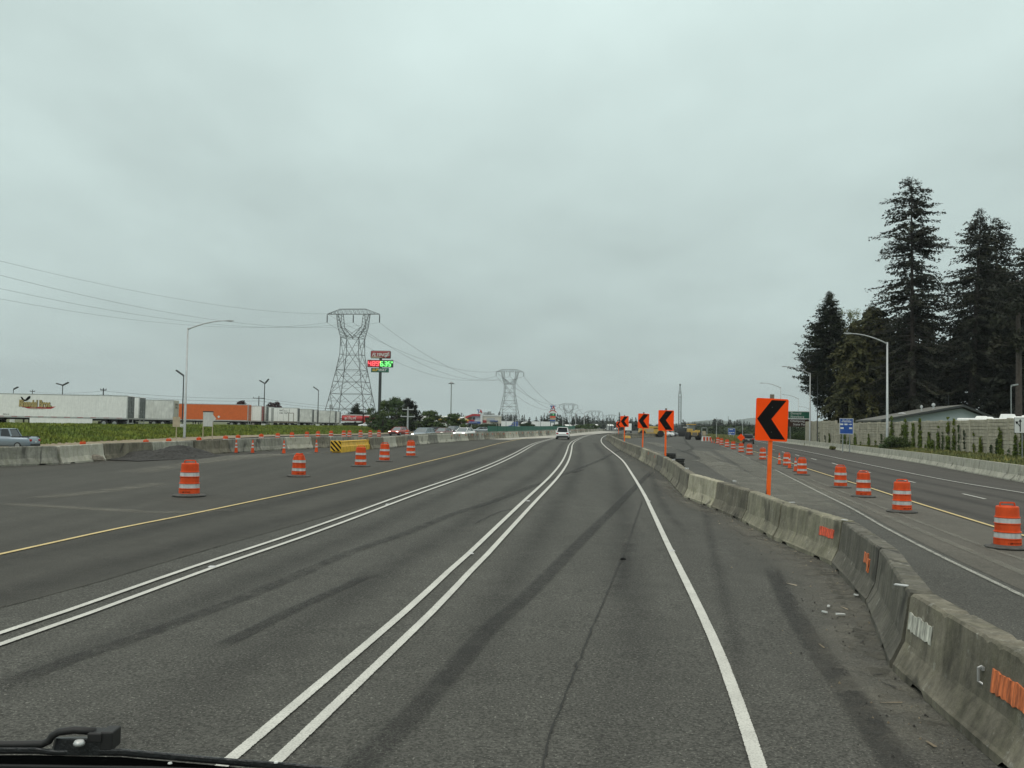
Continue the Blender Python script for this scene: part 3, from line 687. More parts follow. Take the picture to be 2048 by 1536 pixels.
def anchor(idx, s, z, label):
    o, p, q, fl = B_objs[idx]; d = (q-p).normalized(); c = p+d*s; mb = MB()
    mb.tube([(0, -.16, z+.07), (0, -.19, z+.06), (0, -.19, z-.05), (.02, -.16, z-.07)], .012, 6); mb.box((-.03, -.17, z+.04), (.03, -.13, z+.07))
    pp = mb.build('steel_bracket', 'alu'); pp.location = (c.x, c.y, gz0(c.x, c.y)+ROADZ); pp.rotation_euler = (0, 0, math.atan2(d.y, d.x)+math.pi)
    tag(pp, label, 'bracket')
anchor(3, 1.75, .50, 'small grey steel bracket on the barrier beside the orange ribbed patch')
# small white tabs on barrier tops
for k_, (px, py) in enumerate([(1797, 1177), (1686, 1044), (1581, 1008), (1467, 966), (1372, 940), (1346, 922)]):
    p = G(px, py, .81); mb = MB().box((-.07, -.03, 0), (.07, .03, .015 if k_ < 3 else .05)); o = mb.build('barrier_tab', 'band', bevel=.004)
    o.location = (p.x+.03, p.y, gz0(p.x, p.y)+ROADZ+.81); o.rotation_euler = (0, 0, random.uniform(0, 3)); tag(o, 'small white tab on top of the right-hand barrier, %s from the camera' % ORD[k_], 'tab', 'tabs on the barrier')
# left barrier run
leftp = [(-34, 24)]+[ft(0, 935.5, -.3), ft(195, 923.5, -.3), ft(417, 910, -.3), ft(560, 901, -.3), ft(660, 895, -.3)]
L1 = [(p[0], p[1]) for p in leftp]
tl = L1[-1]
B2 = [tl, (tl[0]+1.1, tl[1]+16), (-9.5, 125), (-3.5, 160), (3, 195), (9, 235), (17.5, 290), (27, 350)]
ls = seglay(L1+B2[1:])
lbl = {0: None}
nl = 0; nr_ = 0
for i, (p, q) in enumerate(ls):
    m_ = (p+q)/2; px_ = CX+F*m_.x/m_.y
    if px_ < -60: continue
    nl += 1; zf = gz; nr_ = nr_+1 if m_.y >= tl[1]+3 else 0
    if m_.y < tl[1]+3: lb = '%s grey concrete segment of the left barrier counted from the left edge of the photo' % ORD[nl-1].replace('nearest', 'first'); mt = ['conc_left', 'conc_left', 'conc_pale', 'conc', 'conc_left', 'conc'][nl % 6]
    elif m_.y < 130: lb = '%s segment of the rear barrier counted from behind the striped yellow attenuator' % ORD[nr_-1].replace('nearest', 'first'); mt = 'conc_left'
    else: lb = 'far segment of the rear barrier along the oncoming lanes by the green screen'; mt = 'conc_left'
    put_bar(p, q, bar_lo if m_.y > 60 else bar_hi, mt, lb, 'concrete barriers left of our lanes', zf)
rb = [ft(741, 899.8, -.2)]+[ft(a, b, -.3) for a, b in ((790, 895), (850, 889.3), (934, 882.5), (999, 877.8))]
rb = rb+[(tab(XB, y)+.6, y) for y in (rb[-1][1]+22, rb[-1][1]+60, rb[-1][1]+110, rb[-1][1]+190, rb[-1][1]+280)]
rs = seglay(rb)
([tuple(round(c, 1) for c in G(*q)[:2]) for q in ((741, 899.8), (912, 886), (999, 877.8), (1045, 875.5), (1100, 871.5), (1140, 868.6), (1196, 863), (1235, 860))])
print('RB', [tuple(round(c, 1) for c in p) for p in rb], 'L1', [tuple(round(c, 1) for c in p) for p in L1])
for i, (p, q) in enumerate(rs):
    near_ = i < 24
    lb = ('%s concrete segment of the left barrier beyond the striped yellow attenuator' % ORD[i].replace('nearest', 'first')) if near_ else 'far concrete segment of the left barrier with small reflectors, curving out of sight'
    mt = random.choice(['conc_left', 'conc_left', 'conc', 'conc_pale']) if i not in (2,) else 'conc'
    o, fl = put_bar(p, q, bar_lo, mt, lb, 'concrete barriers left of our lanes')
    if 7 <= i < 50:
        d = (q-p).normalized()
        for kk in range(2):
            c = p+d*(1.+1.8*kk); mb = MB().box((-.10, -.17, .55), (.10, -.13, .72))
            pp = mb.build('reflector_patch', ['patchwhite', 'patchred', 'patchwhite', 'patchorange'][(i*2+kk) % 4]); pp.location = (c.x, c.y, gz0(c.x, c.y)+ROADZ); pp.rotation_euler = (0, 0, math.atan2(d.y, d.x))
            cn = ['white', 'red', 'white', 'orange'][(i*2+kk) % 4]
            tag(pp, ('small %s reflector on the far left barrier below the green screen, one of a row' % cn), 'reflector', 'reflectors on the far left barrier, %s' % cn)
# continuous cast barrier at the right roadside
mb = MB(); prev = None
cp = crom([(tab(XC, y), y) for y in (-8, 20, 50, 75, 100, 128, 165, 211, 260)], 1.0)
prof = [(-.24, 0), (-.24, .08), (-.12, .34), (-.085, .86), (.09, .86), (.12, .34), (.3, 0)]
vs = []; fs = []; n = len(prof); s_ = 0
for i, q in enumerate(cp):
    d = (cp[min(i+1, len(cp)-1)]-cp[max(i-1, 0)]).normalized(); nr = Vector((d.y, -d.x))
    for a, z in prof: vs.append((q.x+nr.x*a, q.y+nr.y*a, gz0(q.x, q.y)+ROADZ+z-(.1 if z == 0 else 0)))
    if i:
        for k in range(n-1): a = (i-1)*n+k; fs.append((a, a+n, a+n+1, a+1))
fs += [tuple(range(n)), tuple((len(cp)-1)*n+k for k in range(n))[::-1]]
o = mb.add(vs, fs).build('roadside_barrier', 'conc_pale'); tag(o, 'long pale cast concrete barrier along the far side of the right road', 'barrier')
Lc = 0; nxt = 3.
for i in range(1, len(cp)):
    Lc += (cp[i]-cp[i-1]).length
    if Lc > nxt and cp[i].y > 20:
        nxt += 4.6; q = cp[i]; d = (cp[i]-cp[i-1]).normalized(); nr = Vector((d.y, -d.x)); z0 = gz0(q.x, q.y)+ROADZ
        mbj = MB()
        def P_(a, z, s=0): return (q.x+nr.x*a+d.x*s, q.y+nr.y*a+d.y*s, z0+z)
        pts_ = [P_(-.088, .86), P_(-.124, .34), P_(-.243, .08), P_(-.243, 0)]
        vs_ = []
        for (X_, Y_, Z_) in pts_:
            for e in (-.012, .012): vs_.append((X_+d.x*e-nr.x*.004, Y_+d.y*e-nr.y*.004, Z_))
        zc_j = len(mbj.v)
        for k in range(3):
            s1 = random.uniform(-.3, .3); zz = random.uniform(.3, .6); w1 = random.uniform(.01, .02)
            A_ = [P_(-.130, zz, s1), P_(-.16, zz*.7, s1+random.uniform(-.06, .06)), P_(-.235, .1, s1+random.uniform(-.08, .08))]
            base_ = len(vs_)
            for (X_, Y_, Z_) in A_:
                for e in (-w1, w1): vs_.append((X_+d.x*e-nr.x*.006, Y_+d.y*e-nr.y*.006, Z_))
        fs_ = [(2*i_, 2*i_+1, 2*i_+3, 2*i_+2) for i_ in range(3)]
        mbj.add(vs_[:8], fs_).build('joint', 'rubber', o)
        if random.random() < .8: MB().add(vs_[8:], [(0, 1, 3, 2), (2, 3, 5, 4), (6, 7, 9, 8), (8, 9, 11, 10), (12, 13, 15, 14), (14, 15, 17, 16)]).build('stain', 'rubber', o)
# ================================================================== CHANNELISING DRUMS AND CONES
def lathe_part(prof, name, mt, parent, n=28, smooth=False):
    return MB().lathe(prof, n, 0, close=False).build(name, mt, parent)
def make_drum(name='traffic_drum'):
    t = empty(name, (0, 0, 0))
    A = [(0.0, .035), (.285, .035), (.288, .06), (.283, .19), (.276, .195), (.290, .20), (.290, .215), (.272, .222)]
    Bq = [(.272, .345), (.288, .352), (.286, .37), (.262, .378), (.260, .53), (.276, .538), (.276, .55), (.262, .556)]
    C_ = [(.254, .665), (.266, .672), (.266, .69), (.246, .70), (.238, .90), (.225, .925), (.185, .93), (.175, .905), (0., .905)]
    mb = MB(); mb.lathe(A, 28, close=False); mb.lathe(Bq, 28, close=False); mb.lathe(C_, 28, close=False); o = mb.build('body', 'orange', t, False)
    lathe_part([(.272, .222), (.277, .226), (.273, .341), (.266, .345)], 'reflective_band', 'band', t)
    lathe_part([(.262, .556), (.265, .56), (.259, .661), (.252, .665)], 'reflective_band', 'band', t)
    h = MB().tube([(-.17, 0, .90), (-.16, 0, .985), (-.13, 0, 1.0), (.13, 0, 1.0), (.16, 0, .985), (.17, 0, .90)], .018, 6); h.box((-.15, -.03, .985), (.15, .03, 1.012)); h.build('handle', 'orange', t)
    MB().lathe([(.47, 0), (.475, .02), (.44, .045), (.33, .055), (.30, .075), (.0, .075)], 10).build('rubber_base', 'rubber', t)
    return t
drum0 = make_drum()
marks(.30, .035, 'black', drum0, (.02, -.286, .125), 5, ext=.004)
def place(px, py, pixh, realh, f=gz0):
    p = G(px, py, 0, f); s = pixh*p.y/F/realh; return p+Vector((0, 0, ROADZ+.02)), max(.80, min(1.18, s))
first = True
def put(proto, used, px, ytop, ybase, real, label, group, cat, rz=None, f=gz0, lean=0.):
    p, s = place(px, ybase-1, ybase-ytop, real, f)
    rz = random.uniform(-.5, .5) if rz is None else rz
    if not used[0]: o = proto; o.location = p; o.rotation_euler = (lean, 0, rz); o.scale = (s,)*3; used[0] = True; o['label'] = label
    else: o = dup(proto, p, rz, label, s, rx=lean)
    o['group'] = group; o['category'] = cat; return o
ud = [False]
dr = [(2015, 1012, 1101, 'nearest, at the right edge of the photo'), (1804, 964, 1028, 'second from the right edge'), (1727, 946, 997, 'third from the right edge'), (1681, 934, 978, 'fourth from the right edge'),
 (1604, 918, 952.5, 'just behind the two striped cones'), (1574, 908, 935, 'standing among the three striped cones'), (1525.5, 898, 922.5, 'half hidden by the nearest chevron post'),
 (1499, 890, 912.5, 'next beyond the chevron sign post'), (1482.3, 888, 907.5, 'second beyond the chevron sign post'), (1466.4, 884, 901, 'third beyond the chevron sign post'), (1454, 880.6, 896.5, 'fourth beyond the chevron sign post'), (1443, 878, 892.4, 'second farthest of the row'), (1435.8, 876, 889.4, 'farthest of the row')]
for px, a, b, l in dr: put(drum0, ud, px, a, b, 1.0, 'striped orange drum, right road, '+l, 'traffic drums along the right road', 'drum', rz=0 if px > 2000 else None)
for px, a, b, l in [(378, 926, 996, 'nearest and largest on the left pavement'), (597, 907, 956, 'with dented crumpled top, second on the left pavement'), (721, 895, 935.5, 'in front of the yellow attenuator'), (768.5, 888.5, 925.5, 'just right of the yellow attenuator'), (821.5, 883.5, 916, 'farthest on the left pavement, before the grey barrier')]:
    od_ = put(drum0, ud, px, a, b, 1.0, 'orange and white traffic drum '+l, 'traffic drums on the left pavement', 'drum')
    if 'dented' in l:
        for ch in [c for c in od_.children if c.name.startswith(('body', 'handle'))]:
            ch.data = ch.data.copy()
            for v_ in ch.data.vertices:
                k_ = sm((v_.co.z-.70)/.25)
                if k_ > 0: an_ = math.atan2(v_.co.y, v_.co.x); v_.co.x *= 1-k_*.22*max(0, math.cos(an_*2+1.)); v_.co.y *= 1-k_*.2*max(0, math.sin(an_*3)); v_.co.z -= k_*(.05+.07*max(0, math.sin(an_*2.+.7)))
    od_.rotation_euler[0] = R(random.uniform(-1.3, 1.3)); od_.rotation_euler[1] = R(random.uniform(-1.3, 1.3))
hid = [(165.7, 883), (292, 880), (337.5, 879), (398, 877), (451, 875), (476, 874.6), (522.5, 873), (555.5, 871.6), (584, 871), (614, 870), (636, 870), (662, 869.6), (687.5, 868), (699, 868), (721, 867), (740.5, 867), (758, 865.5), (814, 865)]
for i, (px, yt) in enumerate(hid):
    # stands beyond the barrier, on the far side of the oncoming lanes: pick the depth at which its top shows at yt
    ok = [60+.5*k for k in range(300)]; ok = [y for y in ok if at(px, yt, y).x < tab(XF, y)+14 and at(px, yt, y).x > tab(XF, y)-1] or [90+3*i]
    Y = min(ok, key=lambda y: abs(at(px, yt, y).z-(gz(at(px, yt, y).x, y)+1.0)))
    P0 = at(px, yt, Y); dup(drum0, (P0.x, Y, gz(P0.x, Y)+.03), random.uniform(0, 3), 'orange drum top poking above the left barrier, %s from the left edge' % (ORD[i].replace('nearest', 'first')), 1., 'traffic drums behind the left barrier')
def make_cone(H=1.0):
    t = empty('traffic_cone', (0, 0, 0)); r = lambda z: .135-.095*z/H
    def seg(a, b, e=0): return [(r(a)+e, a), (r(b)+e, b)]
    mb = MB(); mb.lathe([(0, .03)]+seg(.03, .40), 16, close=False); mb.lathe(seg(.52, .64), 16, close=False); mb.lathe(seg(.76, .96)+[(r(.96)*.6, .975), (.03, .98), (.035, 1.0), (0, 1.0)], 16, close=False); mb.build('body', 'orange', t)
    MB().lathe(seg(.40, .52, .003), 16, close=False).build('reflective_band', 'band', t); MB().lathe(seg(.64, .76, .003), 16, close=False).build('reflective_band', 'band', t)
    MB().box((-.21, -.21, 0), (.21, .21, .035)).build('rubber_base', 'rubber', t, bevel=.01)
    return t
cone0 = make_cone(); uc = [False]
for px, a, b, l in [(1558.6, 911, 931.5, 'on the right road just right of the nearest chevron post'), (1579, 916, 939.5, 'on the right road between two drums'), (1591, 920.5, 946, 'on the right road nearest the camera'), (1423.4, 880, 887, 'far right road, left one of a pair'), (1428.3, 880.5, 888, 'far right road, right one of a pair'),
    (472, 886, 908.5, 'by the left barrier, leftmost of four'), (505, 885, 909, 'by the left barrier, second of four'), (567.5, 887, 910, 'by the left barrier, third of four'), (632.5, 885, 907.5, 'by the left barrier beside the striped yellow panel')]:
    put(cone0, uc, px, a, b, 1.0, 'tall striped cone, '+l, 'tall traffic cones', 'cone')
# raised markers
mk = MB().box((-.06, -.05, 0), (.06, .05, .018), taper=.02).build('road_marker', 'band', bevel=.004); um = [False]
for k_, (px, py, l) in enumerate([(1344, 1107, 'on the right edge line, nearest'), (1297.5, 1006, 'on the right edge line, farther'), (941, 1113, 'on the middle double line, nearest'), (1056, 1006, 'on the middle double line, farther'), (424, 1140, 'on the left double line, nearest'), (775, 1013, 'on the left double line, farther')]):
    p = G(px, py); o = mk if k_ == 0 else mk.copy()
    if k_: col.objects.link(o)
    o.location = (p.x, p.y, p.z+ROADZ+.012+lay(p.y)*1.6); tag(o, 'flat white raised road marker '+l, 'road marker', 'raised road markers')
# lump on the crack
p = G(1246, 1126); rr = MB().lathe([(.0, 0), (.06, 0), (.05, .02), (.02, .035), (0, .035)], 9).build('asphalt_lump', 'black'); rr.location = (p.x, p.y, p.z+ROADZ+.03); rr.scale = (1, .7, 1); tag(rr, 'small black lump lying on the long crack in our lane', 'debris')
# grit and litter along the barrier foot
mb = MB(); rg = random.Random(5); path = crom([(s[0].x, s[0].y) for s in segs[:24]], .1)
for k in range(2200):
    q = rg.choice(path); e = -.36-abs(rg.gauss(0, .45)); x = q.x+e; y = q.y+rg.uniform(-.1, .1); z = gz0(x, y)+ROADZ+.012
    s_ = rg.choice([.005, .007, .009, .014])*rg.uniform(.6, 1.4); a = rg.uniform(0, 3)
    mb.add([(x+s_*math.cos(a), y+s_*math.sin(a), z), (x+s_*math.cos(a+2.1), y+s_*math.sin(a+2.1), z), (x+s_*math.cos(a+4.2), y+s_*math.sin(a+4.2), z), (x, y, z+s_*1.1)], [(0, 1, 3), (1, 2, 3), (2, 0, 3)], rg.choice([0, 0, 0, 1]))
for k in range(120):
    q = rg.choice(path); e = -.4-abs(rg.gauss(0, .5)); x = q.x+e; y = q.y; z = gz0(x, y)+ROADZ+.018; a = rg.uniform(0, 3); l = rg.uniform(.03, .12); ww = rg.uniform(.004, .015)
    dx, dy = math.cos(a), math.sin(a); mb.add([(x-dx*l-dy*ww, y-dy*l+dx*ww, z), (x+dx*l-dy*ww, y+dy*l+dx*ww, z+.004), (x+dx*l+dy*ww, y+dy*l-dx*ww, z), (x-dx*l+dy*ww, y-dy*l-dx*ww, z+.004)], [(0, 1, 2, 3)], rg.choice([0, 0, 2, 1]))
tag(mb.build('road_grit', ['gravel', 'verge', 'tan']), kind='stuff')
for k_, (px, py) in enumerate([(1712, 1199), (1649, 1234), (1657, 1222), (1681, 1239)]):
    p = G(px, py); o = MB().box((-.07, -.015, 0), (.07, .015, .02)).build('litter_scrap', 'signwhite'); o.location = (p.x, p.y, p.z+ROADZ+.03); o.rotation_euler = (.1, .1, random.uniform(0, 3)); tag(o, 'small white litter scrap on the dirty shoulder beside the barrier', 'litter', 'litter scraps on the shoulder')
# ================================================================== CHEVRON SIGNS
def make_chevron(post_top=.12, post_len=1.6):
    """origin at the foot of the post; panel .914 x 1.22"""
    t = empty('chevron_sign', (0, 0, 0)); W_, H_ = .914, 1.20; zb = post_len
    def rrect(w, h, r, n=4):
        out = []
        for cx, cz, a0 in ((w/2-r, h/2-r, 0), (-w/2+r, h/2-r, 90), (-w/2+r, -h/2+r, 180), (w/2-r, -h/2+r, 270)):
            for k in range(n+1): a = R(a0+90*k/n); out.append((cx+r*math.cos(a), cz+r*math.sin(a)))
        return out
    zc_ = zb+H_/2
    MB().prism([(x, z+zc_) for x, z in rrect(W_, H_, .05)][::-1], -.075, -.06).build('panel', 'sign_orange', t)
    pts = [(.478, .036), (.93, .036), (.483, .484), (.93, .955), (.478, .955), (.044, .49)]
    MB().prism([((u-.5)*W_, zb+(1-q)*H_) for u, q in pts], -.079, -.0755).build('chevron', 'black', t)
    MB().box((-.05, -.055, 0), (.05, .045, zb+.3)).build('post', 'orangewood', t, bevel=.004)
    MB().box((-.05, -.056, zb+.302), (.05, .044, zb+H_+post_top)).build('post_top', 'wood', t, bevel=.004)
    for zz in (zb+.25, zb+H_-.25): MB().lathe([(0, 0), (.018, 0), (.015, .012), (0, .014)], 8).tf(Matrix.Translation((0, -.079, zz)) @ Matrix.Rotation(math.pi/2, 4, 'X')).build('bolt', 'darksteel', t)
    MB().prism([(-.05, 0), (-.115, 0), (-.052, .75)], .0, .04).build('brace', 'darksteel', t)
    return t
def chev(proto, panel_c, base, lean, wpx, label, yaw=0.):
    """scale from the panel width; depth from it; foot at base pixel"""
    Y = .914*F/wpx; b = at(base[0], base[1], Y)
    z = gz0(b.x, Y)
    pc = at(panel_c[0], panel_c[1], Y); plen = pc.z-.60-z
    t = make_chevron(post_len=plen); t.location = (b.x, Y, z); t.rotation_euler = (0, lean, yaw)
    return tag(t, label, 'sign', 'orange chevron signs behind the barrier')
chev(None, (1544, 839.5), (1535, 990), R(1.9), 64.5, 'largest orange sign with a black left-pointing chevron, nearest to the camera')
chev(None, (1334.5, 841), (1330.5, 906), R(.4), 31, 'orange sign with black left chevron, second largest', 0)
chev(None, (1289, 842), (1284.5, 896), R(1.6), 22.3, 'orange sign with black left chevron, third, its post leaning slightly')
chev(None, (1248.2, 843), (1249, 882), R(-.6), 16.6, 'orange sign with black left chevron, smallest of the four in a row')
chev(None, (1236, 849), (1237, 866), 0, 8.5, 'tiny far orange chevron sign half hidden behind the smallest one')
# ================================================================== SIGNS
def signpost(name, px0, py0, px1, py1, Y, mt, label, posts=(.2, .8), pmt='steel', pw=.05, border=None, ybase=None, th=.03, cat='sign'):
    a, b = at(px0, py0, Y), at(px1, py1, Y); cx = (a.x+b.x)/2; W_ = b.x-a.x; zt, zb = a.z, b.z; gzv = gz(cx, Y)
    t = empty(name, (cx, Y, gzv), 0, label, cat)
    zt -= gzv; zb -= gzv
    MB().box((-W_/2, -th, zb), (W_/2, 0, zt)).build('panel', mt, t)
    if border:
        bw = .03*W_; mb = MB()
        for q in (((-W_/2, zb), (W_/2, zb+bw)), ((-W_/2, zt-bw), (W_/2, zt)), ((-W_/2, zb+bw), (-W_/2+bw, zt-bw)), ((W_/2-bw, zb+bw), (W_/2, zt-bw))):
            mb.box((q[0][0], -th-.006, q[0][1]), (q[1][0], -th-.001, q[1][1]))
        mb.build('border', border, t)
    for p in posts:
        x = (p-.5)*W_; MB().box((x-pw, .003, -.3), (x+pw, pw*2, zt-.02)).build('post', pmt, t)
    return t, W_, zb, zt
# blue information sign by the wall
t, W_, zb, zt = signpost('information_sign', 1679, 836.5, 1706.5, 868.5, 112, 'signblue', 'blue information sign with small logos and arrow before the tall wall', (.25, .75), 'steel', .05, 'signwhite')
H_ = zt-zb
text('ATTRACTIONS', .20, 'signwhite', t, (0, -.04, zt-.40), sx=.85, bold=.006); marks(.95, .14, 'signwhite', t, (0, -.035, zt-.19), 3)
mb = MB()
for x, z, w_, h_ in ((-.56, .62, .36, .18), (-.06, .62, .36, .18), (-.52, .38, .38, .20), (.50, .38, .36, .20)): mb.box((x-w_/2, -.04, zb+H_*z-h_/2), (x+w_/2, -.032, zb+H_*z+h_/2))
mb.build('logo_plate', 'signwhite', t)
MB().prism([(.25, zb+H_*.62-.03), (.48, zb+H_*.62-.03), (.48, zb+H_*.62-.10), (.68, zb+H_*.62), (.48, zb+H_*.62+.10), (.48, zb+H_*.62+.03), (.25, zb+H_*.62+.03)], -.04, -.032).build('arrow', 'signwhite', t)
# green and brown destination sign
t, W_, zb, zt = signpost('destination_sign', 1575.5, 822, 1620, 838.3, 185, 'signgreen', 'green destination sign reading Donald Newberg above a brown panel', (.12, .88), 'steel', .09, 'signwhite')
text('Donald', .62, 'signwhite', t, (-W_/2+.55, -.05, zt-.45), 'LEFT', spacing=1.15, bold=.01); text('Newberg', .62, 'signwhite', t, (-W_/2+.55, -.05, zb+.42), 'LEFT', spacing=1.15, bold=.01)
zb2 = zb-1.50; MB().box((-W_/2, -.03, zb2), (W_/2, 0, zb-.05)).build('brown_panel', 'signbrown', t)
text('Champoeg', .58, 'signwhite', t, (-W_/2+.5, -.05, zb-.42), 'LEFT', spacing=1.12, bold=.01); text('State Park', .58, 'signwhite', t, (-W_/2+1.05, -.05, zb-1.08), 'LEFT', spacing=1.12, bold=.01)
# far blue sign in the field
t, W_, zb, zt = signpost('service_sign', 1456, 856.3, 1470.3, 870, 255, 'signblue', 'small far blue service sign standing in the green field', (.2, .8), 'steel', .06, 'signwhite')
mb = MB()
for x, z, w_ in ((-.3, .8, .5), (.15, .8, .3), (-.5, .35, .4), (0, .35, .4), (.5, .35, .4), (-.4, .12, .5)): mb.box((x-w_/2, -.045, zb+(zt-zb)*z-.09), (x+w_/2, -.036, zb+(zt-zb)*z+.09))
mb.build('logo_plate', 'signwhite', t)
# white lane sign on the right edge
t, W_, zb, zt = signpost('lane_arrow_sign', 2028, 835, 2049.5, 866.5, 66, 'signwhite', 'white sign with straight and left-turn arrows at the right edge', (.78,), 'steel', .03, 'black')
h_ = zt-zb; x0 = W_*.12-.05; mb = MB()
mb.prism([(x0-.035, zb+.1*h_), (x0+.035, zb+.1*h_), (x0+.035, zb+.74*h_), (x0+.11, zb+.74*h_), (x0, zb+.92*h_), (x0-.11, zb+.74*h_), (x0-.035, zb+.74*h_)], -.044, -.037)
mb.tube([(x0, -.04, zb+.40*h_), (x0-.10, -.04, zb+.55*h_), (x0-.22, -.04, zb+.66*h_)], .03, 4)
mb.prism([(x0-.33, zb+.76*h_), (x0-.27, zb+.56*h_), (x0-.12, zb+.74*h_)], -.045, -.036); mb.build('arrow', 'black', t)
t2, W2, zb2, zt2 = signpost('turn_lane_sign', 2050.5, 836, 2072, 866, 66, 'signwhite', 'neighbouring white lane sign cut off by the right edge', (.5,), 'steel', .03, 'black')
MB().prism([(-.3, zb2+.3), (-.1, zb2+.3), (-.1, zb2+.7), (-.3, zb2+.7)], -.044, -.037).build('arrow', 'black', t2)
# orange diamond beside the dark vehicle
p = at(1482, 875, 150); t = empty('diamond_sign', (p.x, 150, gz(p.x, 150)), 0, 'small orange diamond warning sign left of the dark green vehicle', 'sign'); z = p.z-gz(p.x, 150)
MB().prism([(-.6, z), (0, z-.6), (.6, z), (0, z+.6)], -.03, 0).build('panel', 'sign_orange', t); MB().box((-.03, 0, 0), (.03, .05, z+.3)).build('post', 'steel', t)
MB().box((-.4, -.2, 0), (.4, .3, .05)).build('foot', 'darksteel', t)
# blank boards on the grass bank at the left
t, W_, zb, zt = signpost('blank_board', 407, 823.5, 425, 853, 100, 'plywood', 'bleached white plywood board in a dark frame on two tall legs', (.0, 1.), 'tan', .04)
mb = MB(); mb.box((-W_/2-.06, -.05, zt-.03), (W_/2+.06, .05, zt+.07)); mb.build('frame', 'darksteel', t)
MB().prism([(W_/2, zb+(zt-zb)*.3), (W_/2+.38, zb+(zt-zb)*.55), (W_/2, zb+(zt-zb)*.8)], -.02, -.005).build('side_panel', 'plywood', t)
t, W_, zb, zt = signpost('blank_sign', 346, 833.5, 360, 854, 100, 'tan', 'small tan blank sign on one tall post on the grass bank', (.5,), 'tan', .04)
# striped attenuator in front of the left barrier
p0 = G(664, 906.5); p1 = at(738, 899, p0.y+8.5)
ang = math.atan2(p1.y-p0.y, p1.x-p0.x)
t = empty('crash_attenuator', (p0.x+.25, p0.y, gz0(p0.x, p0.y)+ROADZ+.01), 0, 'yellow water-filled crash attenuator with black striped face before the left barrier', 'attenuator')
wS = (685-662.5)/F*p0.y; hS = 24./F*p0.y
MB().box((-wS/2, -.08, .08), (wS/2, 0, hS)).build('striped_panel', 'attyellow', t, bevel=.02)
mb = MB()
for k in range(-3, 6):
    a = k*.30; pol = []
    x0_, x1_ = -wS/2+.03, wS/2-.03
    pts = [(x0_, hS-a-.0), (x0_, hS-a-.15), (x1_, hS-a-.15-wS), (x1_, hS-a-wS)]
    # clip to panel
    poly = [(x, z) for x, z in pts]
    def clip(poly, f_, inv):
        out = []
        for i in range(len(poly)):
            A, B_ = poly[i], poly[(i+1) % len(poly)]; fa, fb = f_(A), f_(B_)
            if fa >= 0: out.append(A)
            if (fa >= 0) != (fb >= 0): u = fa/(fa-fb); out.append((A[0]+(B_[0]-A[0])*u, A[1]+(B_[1]-A[1])*u))
        return out
    poly = clip(poly, lambda q: hS-.03-q[1], 0); poly = clip(poly, lambda q: q[1]-.11, 0) if poly else poly
    if len(poly) > 2: mb.prism(poly, -.088, -.081)
mb.build('black_stripes', 'black', t)
bodyL = (p1-Vector((p0.x, p0.y, p1.z))).length
ba = math.atan2(p1.x-(p0.x+.25), p1.y-p0.y)
for k in range(4):
    a0, a1 = .12+k*(bodyL/4), (k+1)*bodyL/4+.07; mb = MB()
    prof = [(-.30, .0), (-.30, .38), (-.24, .42), (-.20, .68), (-.24, .72), (-.24, hS-.10), (-.18, hS-.04), (.18, hS-.04), (.24, hS-.10), (.24, .72), (.20, .68), (.24, .42), (.30, .38), (.30, 0)]
    n = len(prof); ns = 8; vs = []; fs = []
    for i in range(ns+1):
        w_ = 1+(.05 if i % 2 else 0)
        for x, z in prof: vs.append((x*w_, a0+(a1-a0)*i/ns, z))
    for i in range(ns):
        for j in range(n-1): q = i*n+j; fs.append((q, q+1, q+n+1, q+n))
    fs += [tuple(range(n))[::-1], tuple(ns*n+j for j in range(n))]
    o = mb.add(vs, fs).build('segment', 'attyellow', t); o.rotation_euler = (0, 0, -ba)
# rubber stacks behind the right barrier, small barrel base
def stack(px, py, n, label):
    p = G(px, py); Y = p.y; t = empty('rubber_ring_stack', (p.x, Y, gz0(p.x, Y)+ROADZ), random.random(), label, 'ring stack', 'stacks of rubber drum rings')
    for i in range(n):
        mb = MB(); r = .36+random.uniform(-.04, .04); mb.lathe([(r, 0), (r+.01, .05), (r-.08, .06), (r-.12, .045)], 12, close=False, c=(random.uniform(-.03, .03), random.uniform(-.03, .03), i*.07)); mb.lathe([(0, .05), (r-.1, .05)], 12, close=False, c=(0, 0, i*.07))
        mb.build('rubber_ring', 'rubber' if i % 2 else 'blackrubber', t)
stack(1357, 934, 7, 'larger dark stack of rubber rings just behind the right barrier')
stack(1341, 921, 7, 'smaller dark stack of rubber rings behind the barrier, farther one')
p = G(1234, 876.5); o = MB().box((-.9, -.4, 0), (.9, .4, .45), taper=.1).build('yellow_crate', 'yellow', bevel=.04); o.location = (p.x+1.5, p.y, p.z+ROADZ); tag(o, 'low yellow plastic block lying behind the bend of the barrier', 'block')
# red-white barricade far right
p = G(1413, 883); t = empty('striped_barricade', (p.x, p.y, p.z+ROADZ), .4, 'low red and white water-filled barricade beyond the last drums', 'barricade')
MB().box((-1., -.25, 0), (1., .25, .9), taper=.08).build('body', 'signwhite', t, bevel=.03); mb = MB()
for x in (-.7, 0, .7): mb.box((x-.18, -.262, .1), (x+.18, -.2, .82))
mb.build('red_stripes', 'orange', t)
